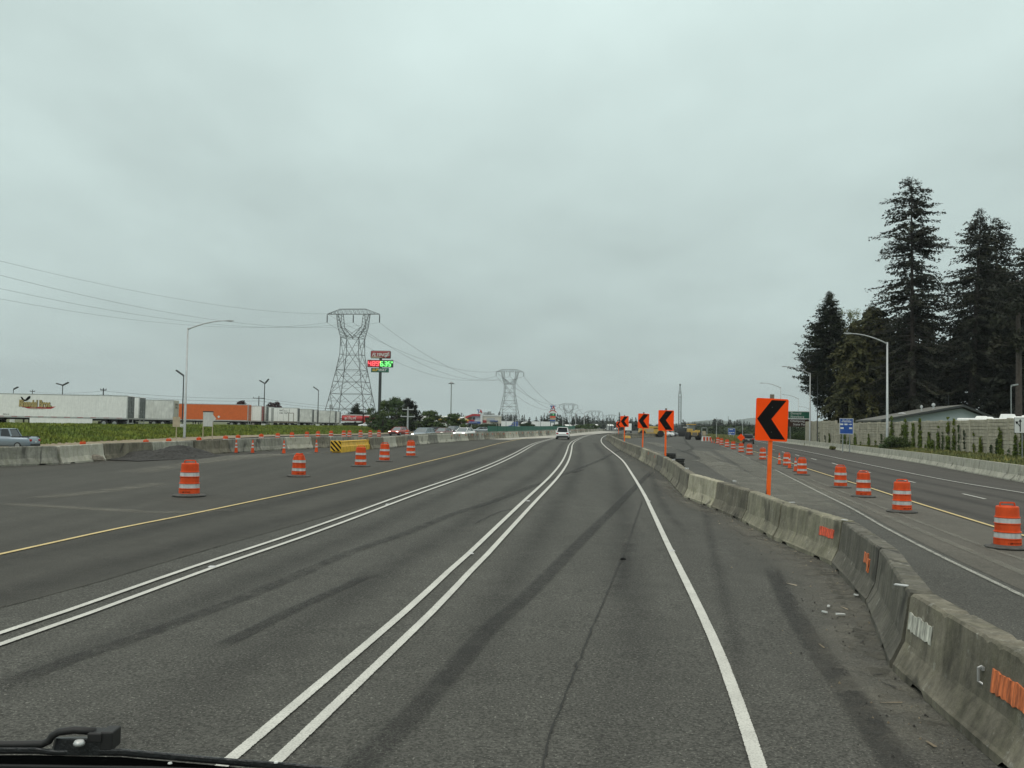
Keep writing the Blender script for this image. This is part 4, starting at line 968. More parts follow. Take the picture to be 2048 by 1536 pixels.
# gravel pile
def blob(name, c, rx, ry, rz, mt, label, cat, seed=1, n=60):
    from mathutils import noise
    v = []; f = []
    for i in range(n+1):
        for j in range(n+1):
            x = -1+2*i/n; y = -1+2*j/n; d = math.hypot(x, y); h = max(0, 1-d)**.8
            h *= 1+.9*noise.noise(Vector((x*1.7+seed, y*1.7, 0)))+.25*noise.noise(Vector((x*6, y*6, seed)))
            v.append((x*rx, y*ry, max(-.02, h*rz+.04*noise.noise(Vector((x*25, y*25, 3)))*(h > .02)-.015)))
    for i in range(n):
        for j in range(n): a = i*(n+1)+j; f.append((a, a+n+1, a+n+2, a+1))
    o = MB().add(v, f).build(name, mt); o.location = c; return tag(o, label, cat)
a_, b_ = G(212, 921), G(418, 911); cc_ = (a_+b_)/2
pile = blob('gravel_pile', (cc_.x+.4, cc_.y-.3, gz0(cc_.x, cc_.y)+ROADZ+.02), (b_-a_).length/2+.3, 1.9, .50, 'gravel', 'long low pile of dark asphalt grindings against the left barrier', 'gravel pile', 3)
pile.rotation_euler = (0, 0, math.atan2(b_.y-a_.y, b_.x-a_.x))
p = G(189, 924); rk = MB().lathe([(0, 0), (.35, 0), (.40, .12), (.28, .3), (.1, .36), (0, .36)], 7).build('rock', 'wood'); rk.location = (p.x, p.y, p.z+ROADZ); rk.scale = (1.4, .8, .9); rk.rotation_euler = (.1, .1, 1); tag(rk, 'brown lump of rock at the foot of the left barrier', 'rock')
# ================================================================== STREET LAMPS AND POLES
def street_lamp(pb, pt, pa, Y, label, r=.11, mt='steel_pale', group='davit street lamps along the motorway', sag=.55):
    """foot pixel column pb, top of pole pt, lamp end pa"""
    T = at(pt[0], pt[1], Y); x = T.x; z0 = gz(x, Y); A = at(pa[0], pa[1], Y); H_ = T.z-z0
    t = empty('street_lamp', (x, Y, z0), 0, label, 'street lamp', group); dx = A.x-x; dz = A.z-T.z
    MB().tube([(0, 0, -.3), (0, 0, .4), (0, 0, H_+.08)], [r*1.25, r*1.2, r*.7], 10).build('pole', mt, t, True)
    MB().box((-r*2.2, -r*2.2, -.2), (r*2.2, r*2.2, .06)).build('base', mt, t)
    pts = []
    for k in range(9):
        u = k/8; pts.append((dx*u*.93, 0, H_-.1+(dz+.1)*(1-(1-u)**1.9)))
    MB().tube(pts, [r*.62-(.25*r)*k/8 for k in range(9)], 8).build('arm', mt, t, True)
    s = 1 if dx > 0 else -1; ax = dx*.93; az = H_+dz
    MB().prism([(ax-s*.05, az-.06), (ax-s*.05, az+.06), (ax+s*.35, az+.09), (ax+s*.8, az+.03), (ax+s*.8, az-.03), (ax+s*.4, az-.10)][::s], -.16, .16).build('lamp_head', mt, t, bevel=.02)
    return t
street_lamp((370, 865), (375.8, 657), (460, 641.5), 112, 'tall pale street lamp on the left grass bank, arm pointing right', .13)
street_lamp((1776, 892), (1774.5, 686), (1696, 667), 110, 'nearest street lamp on the right, in front of the tall wall', .13)
street_lamp((1622, 886), (1620.3, 747), (1569, 733), 164, 'second street lamp on the right, before the leftmost fir', .13)
street_lamp((1561, 880), (1561.5, 775), (1524, 766), 217, 'third street lamp on the right, behind the large chevron sign', .13)
street_lamp((1597, 880), (1596.8, 797), (1567, 789.5), 275, 'fourth street lamp on the right, rising above the green sign', .13)
street_lamp((1621, 880), (1620.5, 819), (1599, 813), 380, 'fifth and most distant street lamp on the right, behind the wall end', .13)
street_lamp((1152, 860), (1151.7, 824), (1163, 819.5), 480, 'far street lamp left of the third pylon, arm to the right', .16)
street_lamp((1168, 860), (1168.5, 826), (1182, 821), 470, 'far street lamp between the third and fourth pylons', .16)
def lot_light(px, yt, Y, label, heads, r=.09, hw=.9, hl=1.0, mt='darksteel'):
    T = at(px, yt, Y); x = T.x; z0 = gz(x, Y); H_ = T.z-z0; t = empty('lot_light', (x, Y, z0), 0, label, 'light pole', 'light poles of the lorry park')
    MB().tube([(0, 0, -.2), (0, 0, H_)], [r, r*.8], 8).build('pole', mt, t)
    MB().box((-.3, -.3, -.2), (.3, .3, .7)).build('base', 'offwhite', t)
    for s, tilt in heads:
        mb = MB().box((0, -.25, -.09), (hl, .25, .09)); o = mb.build('lamp_head', mt, t, bevel=.02); o.location = (s*.12, 0, H_); o.rotation_euler = (0, -tilt, 0 if s > 0 else math.pi)
        MB().tube([(0, 0, H_-.25), (s*.2, 0, H_)], .05, 6).build('bracket', mt, t)
lot_light(125.5, 770, 165, 'double-headed dark light pole above the white lorry trailer', [(1, .5), (-1, .25)])
lot_light(27, 778, 175, 'short-looking light pole near the left edge above the trailer', [(1, .5)], .07, hl=.8)
lot_light(367.5, 750, 128, 'dark single-headed light pole beside the tall pale street lamp', [(-1, .6)], hl=1.1)
lot_light(529.5, 766, 165, 'light pole behind the orange trailer, head seen end on', [(-1, .5), (1, .9)], hl=.9)
lot_light(637, 780, 190, 'light pole between the grey trailers, head tilting left', [(-1, .6)], hl=1.1)
lot_light(731, 815, 270, 'small light pole behind the conifer under the first pylon', [(-1, .5)], .08)
lot_light(747, 812, 280, 'small light pole between the pylon legs and the sign column', [(-1, .6)], .08)
# utility poles
def utility(px, yt, Y, label, arms=((.3, 2.4),), r=.14, mt='darksteel', name='utility_pole'):
    T = at(px, yt, Y); x = T.x; z0 = gz(x, Y); H_ = T.z-z0; t = empty(name, (x, Y, z0), 0, label, 'utility pole', 'utility poles')
    MB().tube([(0, 0, -.2), (0, 0, H_)], [r*1.2, r*.75], 8).build('pole', mt, t)
    for dz, w_ in arms:
        MB().box((-w_/2, -.08, H_-dz-.09), (w_/2, .08, H_-dz+.09)).build('crossarm', mt, t)
        mb = MB()
        for k in (-.45, 0, .45): mb.lathe([(.04, 0), (.07, .1), (.03, .25)], 6, c=(k*w_, 0, H_-dz+.1))
        mb.build('insulators', mt, t)
    return Vector((x, Y, z0+H_))
up1 = utility(65, 779.5, 300, 'thin utility pole above the left part of the white trailer', ((.5, 1.6),))
up2 = utility(207, 776, 190, 'dark utility pole rising above the middle of the white trailer', ((.4, 1.2),))
up3 = utility(518, 792, 250, 'utility pole with crossarm above the orange trailer end', ((.6, 3.2),))
utility(816, 814, 190, 'pale concrete utility pole with two crossarms right of the round tree', ((.5, 2.3), (1.9, 2.9)), .17, 'steel_pale')
def plain_pole(px, yt, Y, label, r=.12, mt='steel_pale', name='light_mast', cat='mast', grp='distant masts and poles', head=True):
    T = at(px, yt, Y); x = T.x; z0 = gz(x, Y); H_ = T.z-z0; t = empty(name, (x, Y, z0), 0, label, cat, grp)
    MB().tube([(0, 0, -.2), (0, 0, H_)], [r*1.2, r*.6], 8).build('pole', mt, t)
    if head: MB().box((-r*3, -r*3, H_), (r*3, r*3, H_+r*2)).build('lamp_head', mt, t)
    return t
T = at(903, 764, 560); z0 = gz(T.x, 560); t = empty('high_mast_light', (T.x, 560, z0), 0, 'very tall thin mast with a ring of lamps left of the white canopy building', 'mast'); H_ = T.z-z0
MB().tube([(0, 0, 0), (0, 0, H_)], [.42, .26], 10).build('pole', 'steel', t); MB().lathe([(.3, H_-.5), (1.3, H_-.9), (1.4, H_-.6), (.4, H_)], 12).build('lamp_ring', 'steel', t)
for k in range(6):
    a = k*math.pi/3; mb = MB().box((-.35, -.2, -.2), (.35, .2, .1)); o = mb.build('lamp_head', 'darksteel', t); o.location = (1.5*math.cos(a), 1.5*math.sin(a), H_-.9); o.rotation_euler = (0, .3, a)
for i, (px, yt, Y, mt_, l) in enumerate([(1012.5, 827, 330, 'steel_pale', 'pale pole left of the second pylon base'), (1026.5, 825, 340, 'steel_pale', 'pale pole inside the second pylon legs'), (1031.5, 836, 360, 'steel_pale', 'short pale pole right of the second pylon'), (1048, 838, 370, 'steel_pale', 'short pale pole over the white lorry trailer'),
    (1081, 834, 330, 'steel_pale', 'pale pole above the middle of the white trailer'), (1126, 826, 300, 'steel_pale', 'stout pale pole right of the stacked pylon sign'), (1139.5, 828, 320, 'steel_pale', 'pale pole under the third pylon'), (1206, 829, 420, 'darksteel', 'dark pole right of the fourth pylon'),
    (1213, 831, 470, 'darksteel', 'first of three dark poles under the fifth pylon'), (1219, 830, 480, 'darksteel', 'second of three dark poles under the fifth pylon'), (1224, 831, 490, 'darksteel', 'third of three dark poles under the fifth pylon'),
    (1374.5, 843, 330, 'steel_pale', 'thin pale pole right of the crane'), (1383.5, 846, 380, 'steel_pale', 'thin pale pole above the yellow loader'), (1433, 844, 230, 'steel_pale', 'thin pale post in the green field, left one'), (1485.5, 846, 200, 'steel_pale', 'thin pale post left of the dark green vehicle'), (1456.5, 832, 520, 'darksteel', 'tall dark pole above the field hedge'), (1433, 834, 560, 'darksteel', 'dark pole among the far firs above the field'),
    (1635, 753, 150, 'darksteel', 'thin dark pole in front of the leftmost fir'), (1897, 790, 140, 'darksteel', 'slim trunk-like post behind the house roof')]):
    plain_pole(px, yt, Y, l, .13 if Y > 250 else .08, mt_, head=False)
# far lamp behind the right edge
lot_light(2022, 771, 118, 'thin grey yard lamp among the dark trunks near the right edge', [(1, .2)], .08, hl=.7, mt='steel')
# ================================================================== POWER LINE
def pylon():
    t = empty('transmission_pylon', (0, 0, 0)); k = .03156
    lv = [(0, 7.1), (4.6, 6.25), (9.5, 5.3), (13.4, 4.65), (17.2, 3.95), (22.2, 3.15), (27.6, 3.05)]
    mb = MB(); c4 = lambda z, h: [Vector((-h, -h, z)), Vector((h, -h, z)), Vector((h, h, z)), Vector((-h, h, z))]
    T1, T2, T3 = .115, .08, .055
    for (z0, h0), (z1, h1) in zip(lv, lv[1:]):
        A, B = c4(z0, h0), c4(z1, h1)
        for i in range(4):
            j = (i+1) % 4
            mb.bar(A[i], B[i], T1); mb.bar(B[i], B[j], T2)
            mid = (A[i]+A[j])/2; midt = (B[i]+B[j])/2
            mb.bar(A[i], midt, T2) if z0 in (0, 9.5, 17.2) else mb.bar(midt*0+(A[i]+A[j])/2, B[i], T2)
            mb.bar(A[j], midt, T2) if z0 in (0, 9.5, 17.2) else mb.bar((A[i]+A[j])/2, B[j], T2)
            q = (A[i]+B[i])/2; q2 = (A[j]+B[j])/2
            s0 = (A[i]*3+midt)/4 if z0 in (0, 9.5, 17.2) else ((A[i]+A[j])/2+B[i])/2
            s1 = (A[j]*3+midt)/4 if z0 in (0, 9.5, 17.2) else ((A[i]+A[j])/2+B[j])/2
            ss0 = (A[i]+midt)/2 if z0 in (0, 9.5, 17.2) else s0; ss1 = (A[j]+midt)/2 if z0 in (0, 9.5, 17.2) else s1
            mb.bar(q, ss0, T3); mb.bar(q2, ss1, T3); mb.bar(q, (ss0+B[i])/2, T3); mb.bar(q2, (ss1+B[j])/2, T3)
    mb.build('tower_body', 'lattice', t)
    mb = MB(); zc, zt = 35.4, 37.05; dp = .75
    for s in (-1, 1):
        for d in (-1, 1):
            w0 = Vector((s*3.05, d*3.05, 27.6)); kn = Vector((s*4.5, d*2.0, 31.2)); tp = Vector((s*5.45, d*dp, zc))
            iw = Vector((s*.8, d*2.8, 27.7)); ik = Vector((s*3.55, d*2.0, 31.2)); it = Vector((s*3.6, d*dp, zc))
            mb.bar(w0, kn, T1); mb.bar(kn, tp, T1); mb.bar(iw, ik, T1); mb.bar(ik, it, T1); mb.bar(Vector((-s*1.2, d*3.0, 27.7)), ik, T2)
            for u in range(4):
                a = w0.lerp(kn, u/4); b = iw.lerp(ik, (u+.5)/4); c = w0.lerp(kn, (u+1)/4); mb.bar(a, b, T3); mb.bar(b, c, T3)
                a = kn.lerp(tp, u/4); b = ik.lerp(it, (u+.5)/4); c = kn.lerp(tp, (u+1)/4); mb.bar(a, b, T3); mb.bar(b, c, T3)
        for u in range(6):
            f0, f1 = u/6, (u+1)/6; za, zb_ = 27.6+7.8*f0, 27.6+7.8*f1
            ya, yb_ = 3.3-2.55*f0, 3.3-2.55*f1; xa = 3.3+2.15*f0; xb = 3.3+2.15*f1
            mb.bar((s*xa, ya, za), (s*xb, -yb_, zb_), T3); mb.bar((s*xa, -ya, za), (s*xb, yb_, zb_), T3)
    mb.build('window_frame', 'lattice', t)
    mb = MB()
    for d in (-dp, dp):
        mb.bar((-8.9, d*.3, zc), (8.9, d*.3, zc), T1); mb.bar((-4.3, d, zt), (4.3, d, zt), T2)
        for s in (-1, 1):
            mb.bar((s*4.3, d, zt), (s*8.9, d*.2, zc), T2)
            for xa, xb in ((4.3, 5.4), (5.4, 6.6), (6.6, 7.8)):
                za = zt-(xa-4.3)/4.6*(zt-zc); zb_ = zt-(xb-4.3)/4.6*(zt-zc)
                mb.bar((s*xa, d, za), (s*(xa+xb)/2, d, zc), T3); mb.bar((s*(xa+xb)/2, d, zc), (s*xb, d, zb_), T3)
        for i in range(6):
            x0 = -4.3+8.6*i/6; x1 = x0+8.6/12; x2 = x0+8.6/6; mb.bar((x0, d, zt), (x1, d, zc), T3); mb.bar((x1, d, zc), (x2, d, zt), T3)
    mb.build('crossarm', 'lattice', t)
    for x in (-8.85, 0, 8.85):
        mb = MB(); mb.tube([(x, 0, zc), (x, 0, zc-.35)], .06, 6); mb.tube([(x, 0, zc-.35), (x, 0, zc-2.7)], .17, 8); mb.build('insulator', 'darksteel', t)
    return t
TW = [(707, 307, 618), (1020, 600, 738.5), (1137.2, 905, 806.5), (1191, 1155, 821), (1223, 1450, 829)]
py0 = pylon(); tws = []
PT = ['nearest and tallest lattice pylon, beside the tall fuel price sign', 'second lattice pylon, above the white canopy building', 'third lattice pylon above the stacked roadside sign', 'fourth far lattice pylon left of the chevron signs', 'fifth and faintest lattice pylon near the smallest chevron']
for i, (px, Y, yt) in enumerate(TW):
    T = at(px, yt, Y); s = 1.; z = T.z-37.1
    if i == 0: o = py0; o.location = (T.x, Y, z); o.rotation_euler = (0, 0, -.16)
    else: o = dup(py0, (T.x, Y, z), -.16, None, 1.)
    tag(o, PT[i], 'pylon', 'lattice power pylons'); tws.append(Vector((T.x, Y, z)))
    if z > gz(T.x, Y)+.3 and i > 1: pass
prevT = tws[0]*2-tws[1]; prevT = Vector((tws[0].x-50.6, tws[0].y-307, tws[0].z-1))
chain = [prevT]+tws
M['cable'] = mat('cable_grey', (.10, .11, .115), .6, .3, var=.05)
ca, sa = math.cos(-.16), math.sin(-.16)
for k, (ox, oz, sags, l) in enumerate([(-8.85, 32.7, (12.5, 9, 9, 8, 8), 'left conductor of the power line, lowest at its span middles'), (0, 32.7, (12.5, 9, 9, 8, 8), 'middle conductor of the power line'), (8.85, 32.7, (12.5, 9, 9, 8, 8), 'right conductor of the power line'), (-8.9, 35.5, (9., 6, 6, 5, 5), 'thin upper earth wire on the left tips of the pylons')]):
    mb = MB()
    for (A, B), sg in zip(zip(chain, chain[1:]), sags):
        a = A+Vector((ox*ca, ox*sa, oz)); b = B+Vector((ox*ca, ox*sa, oz)); pts = []
        for i in range(33):
            u = i/32; q = a.lerp(b, u); q.z -= 4*sg*u*(1-u); pts.append(q)
        pts = [q for q in pts if q.y > 60]
        if len(pts) > 1: mb.tube(pts, [max(.022, .00011*q.y) for q in pts], 4)
    tag(mb.build('power_cable', 'cable'), l, 'cable', 'cables of the power line')
for k, (a, b, dz, l) in enumerate([(up2, up3, .0, 'upper thin utility wire above the trailers'), (up2, up3, -.7, 'lower thin utility wire above the trailers')]):
    mb = MB(); P_ = [Vector((up1.x-30, up1.y+60, up1.z+1)), up1, a, b, Vector((b.x+30, b.y+60, b.z-2))]; pts = []
    for A, B in zip(P_, P_[1:]):
        for i in range(12): u = i/12; q = A.lerp(B, u); q.z += dz-.6-2.*u*(1-u); pts.append(q)
    mb.tube(pts, .025, 4); tag(mb.build('utility_wire', 'cable'), l, 'cable', 'utility wires')
# ================================================================== TALL FUEL SIGN
Y = 285; bp = at(760, 800, Y); zg = gz(bp.x, Y)
t = empty('fuel_price_sign', (at(761, 730, Y).x, Y, zg), 0, 'tall dark column carrying red, LED price and green sandwich-shop panels', 'sign')
sx_ = lambda px: at(px, 720, Y).x-t.location.x
sz_ = lambda py: at(761, py, Y).z-zg
MB().tube([(0, 0, 0), (0, 0, sz_(716))], [.48, .42], 12).build('column', 'darksteel', t)
def pan(x0, x1, y0, y1, mt, nm, th=.5, bev=.0, fr=True):
    MB().box((sx_(x0), -th, sz_(y1)), (sx_(x1), -.0+th*.4, sz_(y0))).build(nm, mt, t, bevel=bev)
pan(741.2, 781.8, 701.3, 717, 'darksteel', 'sign_frame', .5, .35); pan(741.9, 781.1, 702., 716.3, 'darkred', 'red_panel', .56, .3)
text('FLYING', 1.35, 'signwhite', t, (sx_(744.), -.6, sz_(710.)), 'LEFT', shear=.35, bold=.03, sx=.95)
text('J', 1.7, 'signwhite', t, (sx_(772.), -.6, sz_(709.0)), 'LEFT', shear=.5, bold=.02)
MB().prism([(sx_(742.5), sz_(715.8)), (sx_(768), sz_(715.9)), (sx_(758), sz_(714.0)), (sx_(750), sz_(713.2)), (sx_(742.5), sz_(714.2))], -.62, -.57).build('swoosh', 'tan', t)
for x0, z0_, x1, z1_ in ((772, 713, 777, 704.5), (771, 708, 778, 706.5), (775, 713, 779, 705), (777, 712, 779.5, 709)): MB().bar((sx_(x0), -.6, sz_(z0_)), (sx_(x1), -.6, sz_(z1_)), .07).build('emblem_stroke', 'signwhite', t)
pan(735.4, 786.7, 720.3, 734.6, 'darksteel', 'board_housing', .45); pan(736., 760.3, 721., 733.4, 'ledredbg', 'red_price_board', .5); pan(760.4, 784.6, 721.2, 734., 'ledgreenbg', 'green_price_board', .5)
SEG = {'0': 'abcdef', '1': 'bc', '2': 'abged', '3': 'abgcd', '4': 'fgbc', '5': 'afgcd', '6': 'afgedc', '8': 'abcdefg', '9': 'abcdfg'}
def digits(s, x, mt, w_=.95, h_=1.5, zc_=0, th=.13):
    mb = MB()
    for ch in s:
        if ch == '.': mb.box((x-.1, -.62, zc_-h_/2), (x+.1, -.55, zc_-h_/2+.22)); x += .12; continue
        for q in SEG[ch]:
            r_ = dict(a=((0, h_/2-th), (w_, h_/2+th)), g=((0, -th), (w_, th)), d=((0, -h_/2-th), (w_, -h_/2+th)), f=((-th, 0), (th, h_/2)), e=((-th, -h_/2), (th, 0)), b=((w_-th, 0), (w_+th, h_/2)), c=((w_-th, -h_/2), (w_+th, 0)))[q]
            mb.box((x+r_[0][0], -.62, zc_+r_[0][1]), (x+r_[1][0], -.55-(.005 if q in 'agd' else 0), zc_+r_[1][1]))
        x += w_+.36
    return mb.build('digits', mt, t), x
sc1 = (sx_(760)-sx_(736))
zc1 = sz_(727.6)
_, xe = digits('4.89', sx_(737.6), 'ledred', .72, 1.25, zc1, .12); o_, xe2 = digits('6.35', sx_(761.8), 'ledgreen', .72, 1.25, zc1-.05, .12)
for xq, mt_ in ((xe-.12, 'ledred'), (xe2-.12, 'ledgreen')): MB().box((xq, -.62, zc1+.2), (xq+.38, -.55, zc1+.75), taper=.0).build('small_digit', mt_, t)
pan(743, 778.2, 736, 744.8, 'signgreen', 'green_panel', .5, .1)
text('SUB', 1.05, 'attyellow', t, (sx_(745.), -.55, sz_(740.4)), 'LEFT', shear=.3, bold=.03); text('WAY', 1.05, 'signwhite', t, (sx_(757.), -.55, sz_(740.4)), 'LEFT', shear=.3, bold=.03)
# ================================================================== SOUND WALL, HOUSE, CAMPER
def xw(y): return tab([(0, 25.8), (72, 38.8), (101, 44.0), (171, 52.8)], y)
wy = [50]
while wy[-1] < 170: wy.append(wy[-1]+5.0)
wall = empty('sound_wall', (xw(50), 50, 0), 0, 'tall grey concrete plank wall with vertical posts along the right road', 'wall'); wo_ = wall.location.copy()
M['wallconc'] = concrete('wall_concrete', (.40, .37, .29), .3, .07, False)
WH = 3.62
for i, (ya, yb) in enumerate(zip(wy, wy[1:])):
    a = Vector((xw(ya), ya, 0)); b = Vector((xw(yb), yb, 0)); za = min(gz(a.x, ya), gz(b.x, yb))-.3
    ym = (ya+yb)/2; pm_ = CX+F*xw(ym)/ym
    top = at(pm_, tab([(1611, 843), (1670, 841.8), (1671, 846.8), (1794, 844), (1928, 841), (2048, 836), (2300, 826)], pm_), ym).z
    d = (b-a).normalized(); nr = Vector((d.y, -d.x, 0)); L = (b-a).length
    nb = 12; hh = (top-za)/nb; mb = MB()
    for k in range(nb):  # planks: each course a little proud, with a groove between
        z0, z1 = za+k*hh, za+(k+1)*hh; off = random.uniform(-.02, .02)
        v = []
        for s_ in (0., .33, .66, 1.):
            w_ = random.uniform(-.012, .012)
            for zz, pr in ((z0, .0), (z0+.03, .05+off+w_), (z1-.02, .05+off-w_), (z1-.001, 0)):
                q = a+d*(.12+(L-.24)*s_)-nr*(.08+pr)-wo_; v.append((q.x, q.y, zz))
        f = []
        for s_ in range(3):
            for r_ in range(3): p_ = s_*4+r_; f.append((p_, p_+1, p_+5, p_+4))
        mb.add(v, f)
    q0, q1 = a-wo_, b-wo_
    mb.add([q0+Vector((0, 0, za))-nr*.08, q1+Vector((0, 0, za))-nr*.08, q1+Vector((0, 0, top))-nr*.08, q0+Vector((0, 0, top))-nr*.08, q0+Vector((0, 0, za))+nr*.08, q1+Vector((0, 0, za))+nr*.08, q1+Vector((0, 0, top))+nr*.08, q0+Vector((0, 0, top))+nr*.08], [(0, 1, 2, 3), (4, 7, 6, 5), (3, 2, 6, 7)])
    mb.build('panel', 'wallconc', wall)
    pm = MB().box((-.16, -.24, za), (.16, .24, top+.06)).build('post', 'wallconc', wall, bevel=.02); pm.location = (q0.x, q0.y, 0); pm.rotation_euler = (0, 0, math.atan2(d.y, d.x)-math.pi/2)
# leaf clouds ----------------------------------------------------------------
def leafcloud(name, blobs, n, size, mt, parent=None, seed=0, shell=.55, kind=None, up_=.2):
    """blobs: (cx,cy,cz,rx,ry,rz); many leaf-sized quads scattered through the volumes"""
    rs = np.random.RandomState(seed); B_ = np.array(blobs, float); vol = (B_[:, 3]*B_[:, 4]*B_[:, 5])**(.7); idx = rs.choice(len(B_), n, p=vol/vol.sum())
    d = rs.normal(size=(n, 3)); d /= np.linalg.norm(d, axis=1)[:, None]; r = (shell+(1-shell)*rs.rand(n))**.8*(1+.12*rs.normal(size=n))
    c = B_[idx, :3]+d*r[:, None]*B_[idx, 3:]
    nrm = d+rs.normal(size=(n, 3))*.7+np.array([0, 0, up_]); nrm /= np.linalg.norm(nrm, axis=1)[:, None]
    t1 = np.cross(nrm, rs.normal(size=(n, 3))); t1 /= np.linalg.norm(t1, axis=1)[:, None]; t2 = np.cross(nrm, t1)
    s = size*(.5+rs.rand(n))[:, None]
    v = np.stack([c-t1*s, c-t2*s*.5, c+t1*s, c+t2*s*.5], 1).reshape(-1, 3)
    me = bpy.data.meshes.new(name); me.vertices.add(4*n); me.vertices.foreach_set('co', v.ravel()); me.loops.add(4*n); me.loops.foreach_set('vertex_index', np.arange(4*n, dtype=np.int32))
    me.polygons.add(n); me.polygons.foreach_set('loop_start', np.arange(0, 4*n, 4, dtype=np.int32)); me.update(calc_edges=True); me.materials.append(M[mt])
    o = bpy.data.objects.new(name, me); col.objects.link(o); o.parent = parent
    if kind: o['kind'] = kind
    return o
def quads(name, V, mt, parent=None):
    V = np.asarray(V, dtype=np.float32).reshape(-1, 3); n = len(V)//4
    me = bpy.data.meshes.new(name); me.vertices.add(4*n); me.vertices.foreach_set('co', V.ravel()); me.loops.add(4*n); me.loops.foreach_set('vertex_index', np.arange(4*n, dtype=np.int32))
    me.polygons.add(n); me.polygons.foreach_set('loop_start', np.arange(0, 4*n, 4, dtype=np.int32)); me.update(calc_edges=True); me.materials.append(M[mt])
    o = bpy.data.objects.new(name, me); col.objects.link(o); o.parent = parent; return o
# ivy on the wall
iv = [(1786, 12, 1.), (1812, 22, 1.), (1828, 6, .95), (1841, 7, .95), (1860, 6, .6), (1877, 6, .75), (1896, 7, 1.), (1909, 5, .95), (1868, 4, .4), (1962, 5, .45), (2004, 7, .7), (2031, 4, .5), (1738, 4, .5), (1712, 6, .5), (1690, 5, .7), (1700, 4, .4), (1660, 3, .6), (2046, 8, .9)]
for k, (px, wpx, hf) in enumerate(iv):
    # find wall depth for this column
    u = (px-CX)/F; Y = min((abs(at(px, 880, y).x-(xw(y)-.2)), y) for y in [55+.5*j for j in range(220)])[1]
    x = xw(Y)-.2; z0 = gz(x, Y); hw = wpx*Y/F/2*2.0; bl = []
    d = Vector((xw(Y+1)-xw(Y), 1, 0)).normalized(); rg = random.Random(k)
    for j in range(16):
        f_ = j/15; sp = hw*(1-.6*f_)*rg.uniform(.15, 1.1); e = rg.uniform(-.6, .6)*hw*(1-.4*f_)
        bl.append((d.x*e-.10, d.y*e, f_*3.3*hf*rg.uniform(.7, 1.1)+.1, .10+.10*(1-f_), sp*1.5+.08, rg.uniform(.15, .4)))
    o = empty('climbing_ivy', (x, Y, z0), 0, ('green climbing ivy on the grey wall, %s clump counted from the blue sign rightward' % ORD[k].replace('nearest', 'first')) if k < 8 else ['thin', 'narrow', 'straggly', 'short', 'low', 'sparse', 'tall', 'small', 'faint', 'dense'][k-8]+' strand of ivy on the grey wall near column %s' % ['middle post', 'first bare stretch', 'camper end', 'lane sign', 'right corner', 'blue sign foot', 'blue sign', 'far step', 'far end', 'photo edge'][k-8], 'ivy', 'ivy on the wall')
    leafcloud('foliage', bl, int(500+1400*hf*min(2, wpx/8)), .075, 'ivy', o, k, .1)
    mb = MB()
    for j in range(3): mb.tube([(0, rg.uniform(-.3, .3)*hw, 0), (-.05, rg.uniform(-.5, .5)*hw, 1.2*hf), (-.05, rg.uniform(-.6, .6)*hw, 3.2*hf)], .012, 4)
    mb.build('stem', 'bark', o)
for k, px in enumerate([1640, 1652, 1683, 1697, 1722, 1752, 1762, 1776, 1799, 1852, 1885, 1920, 1933, 1948, 1982, 1994, 2018]):
    Y = min((abs(at(px, 880, y).x-(xw(y)-.2)), y) for y in [55+.5*j for j in range(240)])[1]
    x = xw(Y)-.2; z0 = gz(x, Y); d = Vector((xw(Y+1)-xw(Y), 1, 0)).normalized(); rg = random.Random(k+300); hh = rg.uniform(.8, 3.3); e = 0; bl = []
    for j in range(int(hh*6)):
        e += rg.uniform(-.09, .09)
        if rg.random() < .8: bl.append((d.x*e-.08, d.y*e, j/6., .06+.04*rg.random(), rg.uniform(.07, .32)*(1-.15*j/6.), .16))
    o = empty('climbing_ivy', (x, Y, z0), 0, 'thin ragged vine strand creeping up the grey plank wall between the larger ivy clumps', 'ivy', 'thin vine strands on the wall')
    leafcloud('foliage', bl, int(260*hh), .06, rg.choice(['ivy', 'leafdark', 'leafgreen']), o, k, .1); MB().tube([(0, 0, 0), (-.04, d.y*e*.5, hh*.5), (-.04, d.y*e, hh)], .012, 4).build('stem', 'bark', o)
# shrubs before the wall
for k, (px, py, Y, r, h, mt, l) in enumerate([(1790, 905, 106, 1.5, 1.6, 'leafgreen', 'green bush at the foot of the wall below the thick ivy'), (1773, 903, 108, 1.0, 1.0, 'leafgreen', 'smaller green bush left of the thick ivy'), (1731, 900, 112, .7, .7, 'leafdark', 'dark low bush between the blue sign and the street lamp'),
    (1666, 903, 128, .55, .55, 'drygrass', 'tuft growing at the top of the pale barrier'), (1600, 878, 185, 3., 2.6, 'leafgreen', 'pale green shrub mass below the brown sign'), (1587, 868, 200, 3.4, 3.6, 'leafdark', 'dark green shrub under the green sign'), (1570, 870, 220, 3., 3.2, 'leafgreen', 'green shrub behind the large chevron post')]):
    P0 = at(px, py, Y); t = empty('shrub', (P0.x, Y, gz(P0.x, Y)), 0, l, 'shrub', 'shrubs by the wall'); rg = random.Random(k+50)
    leafcloud('foliage', [(rg.uniform(-.6, .6)*r, rg.uniform(-.6, .6)*r, h*rg.uniform(.2, .75), r*.5, r*.5, h*.33) for _ in range(8)], int(1500*min(r, 2.)), .07+.02*r, mt, t, k)
    mb = MB(); [mb.tube([(0, 0, 0), (rg.uniform(-.4, .4)*r, rg.uniform(-.4, .4)*r, h*.6)], .02, 4) for _ in range(4)]; mb.build('stem', 'bark', t)
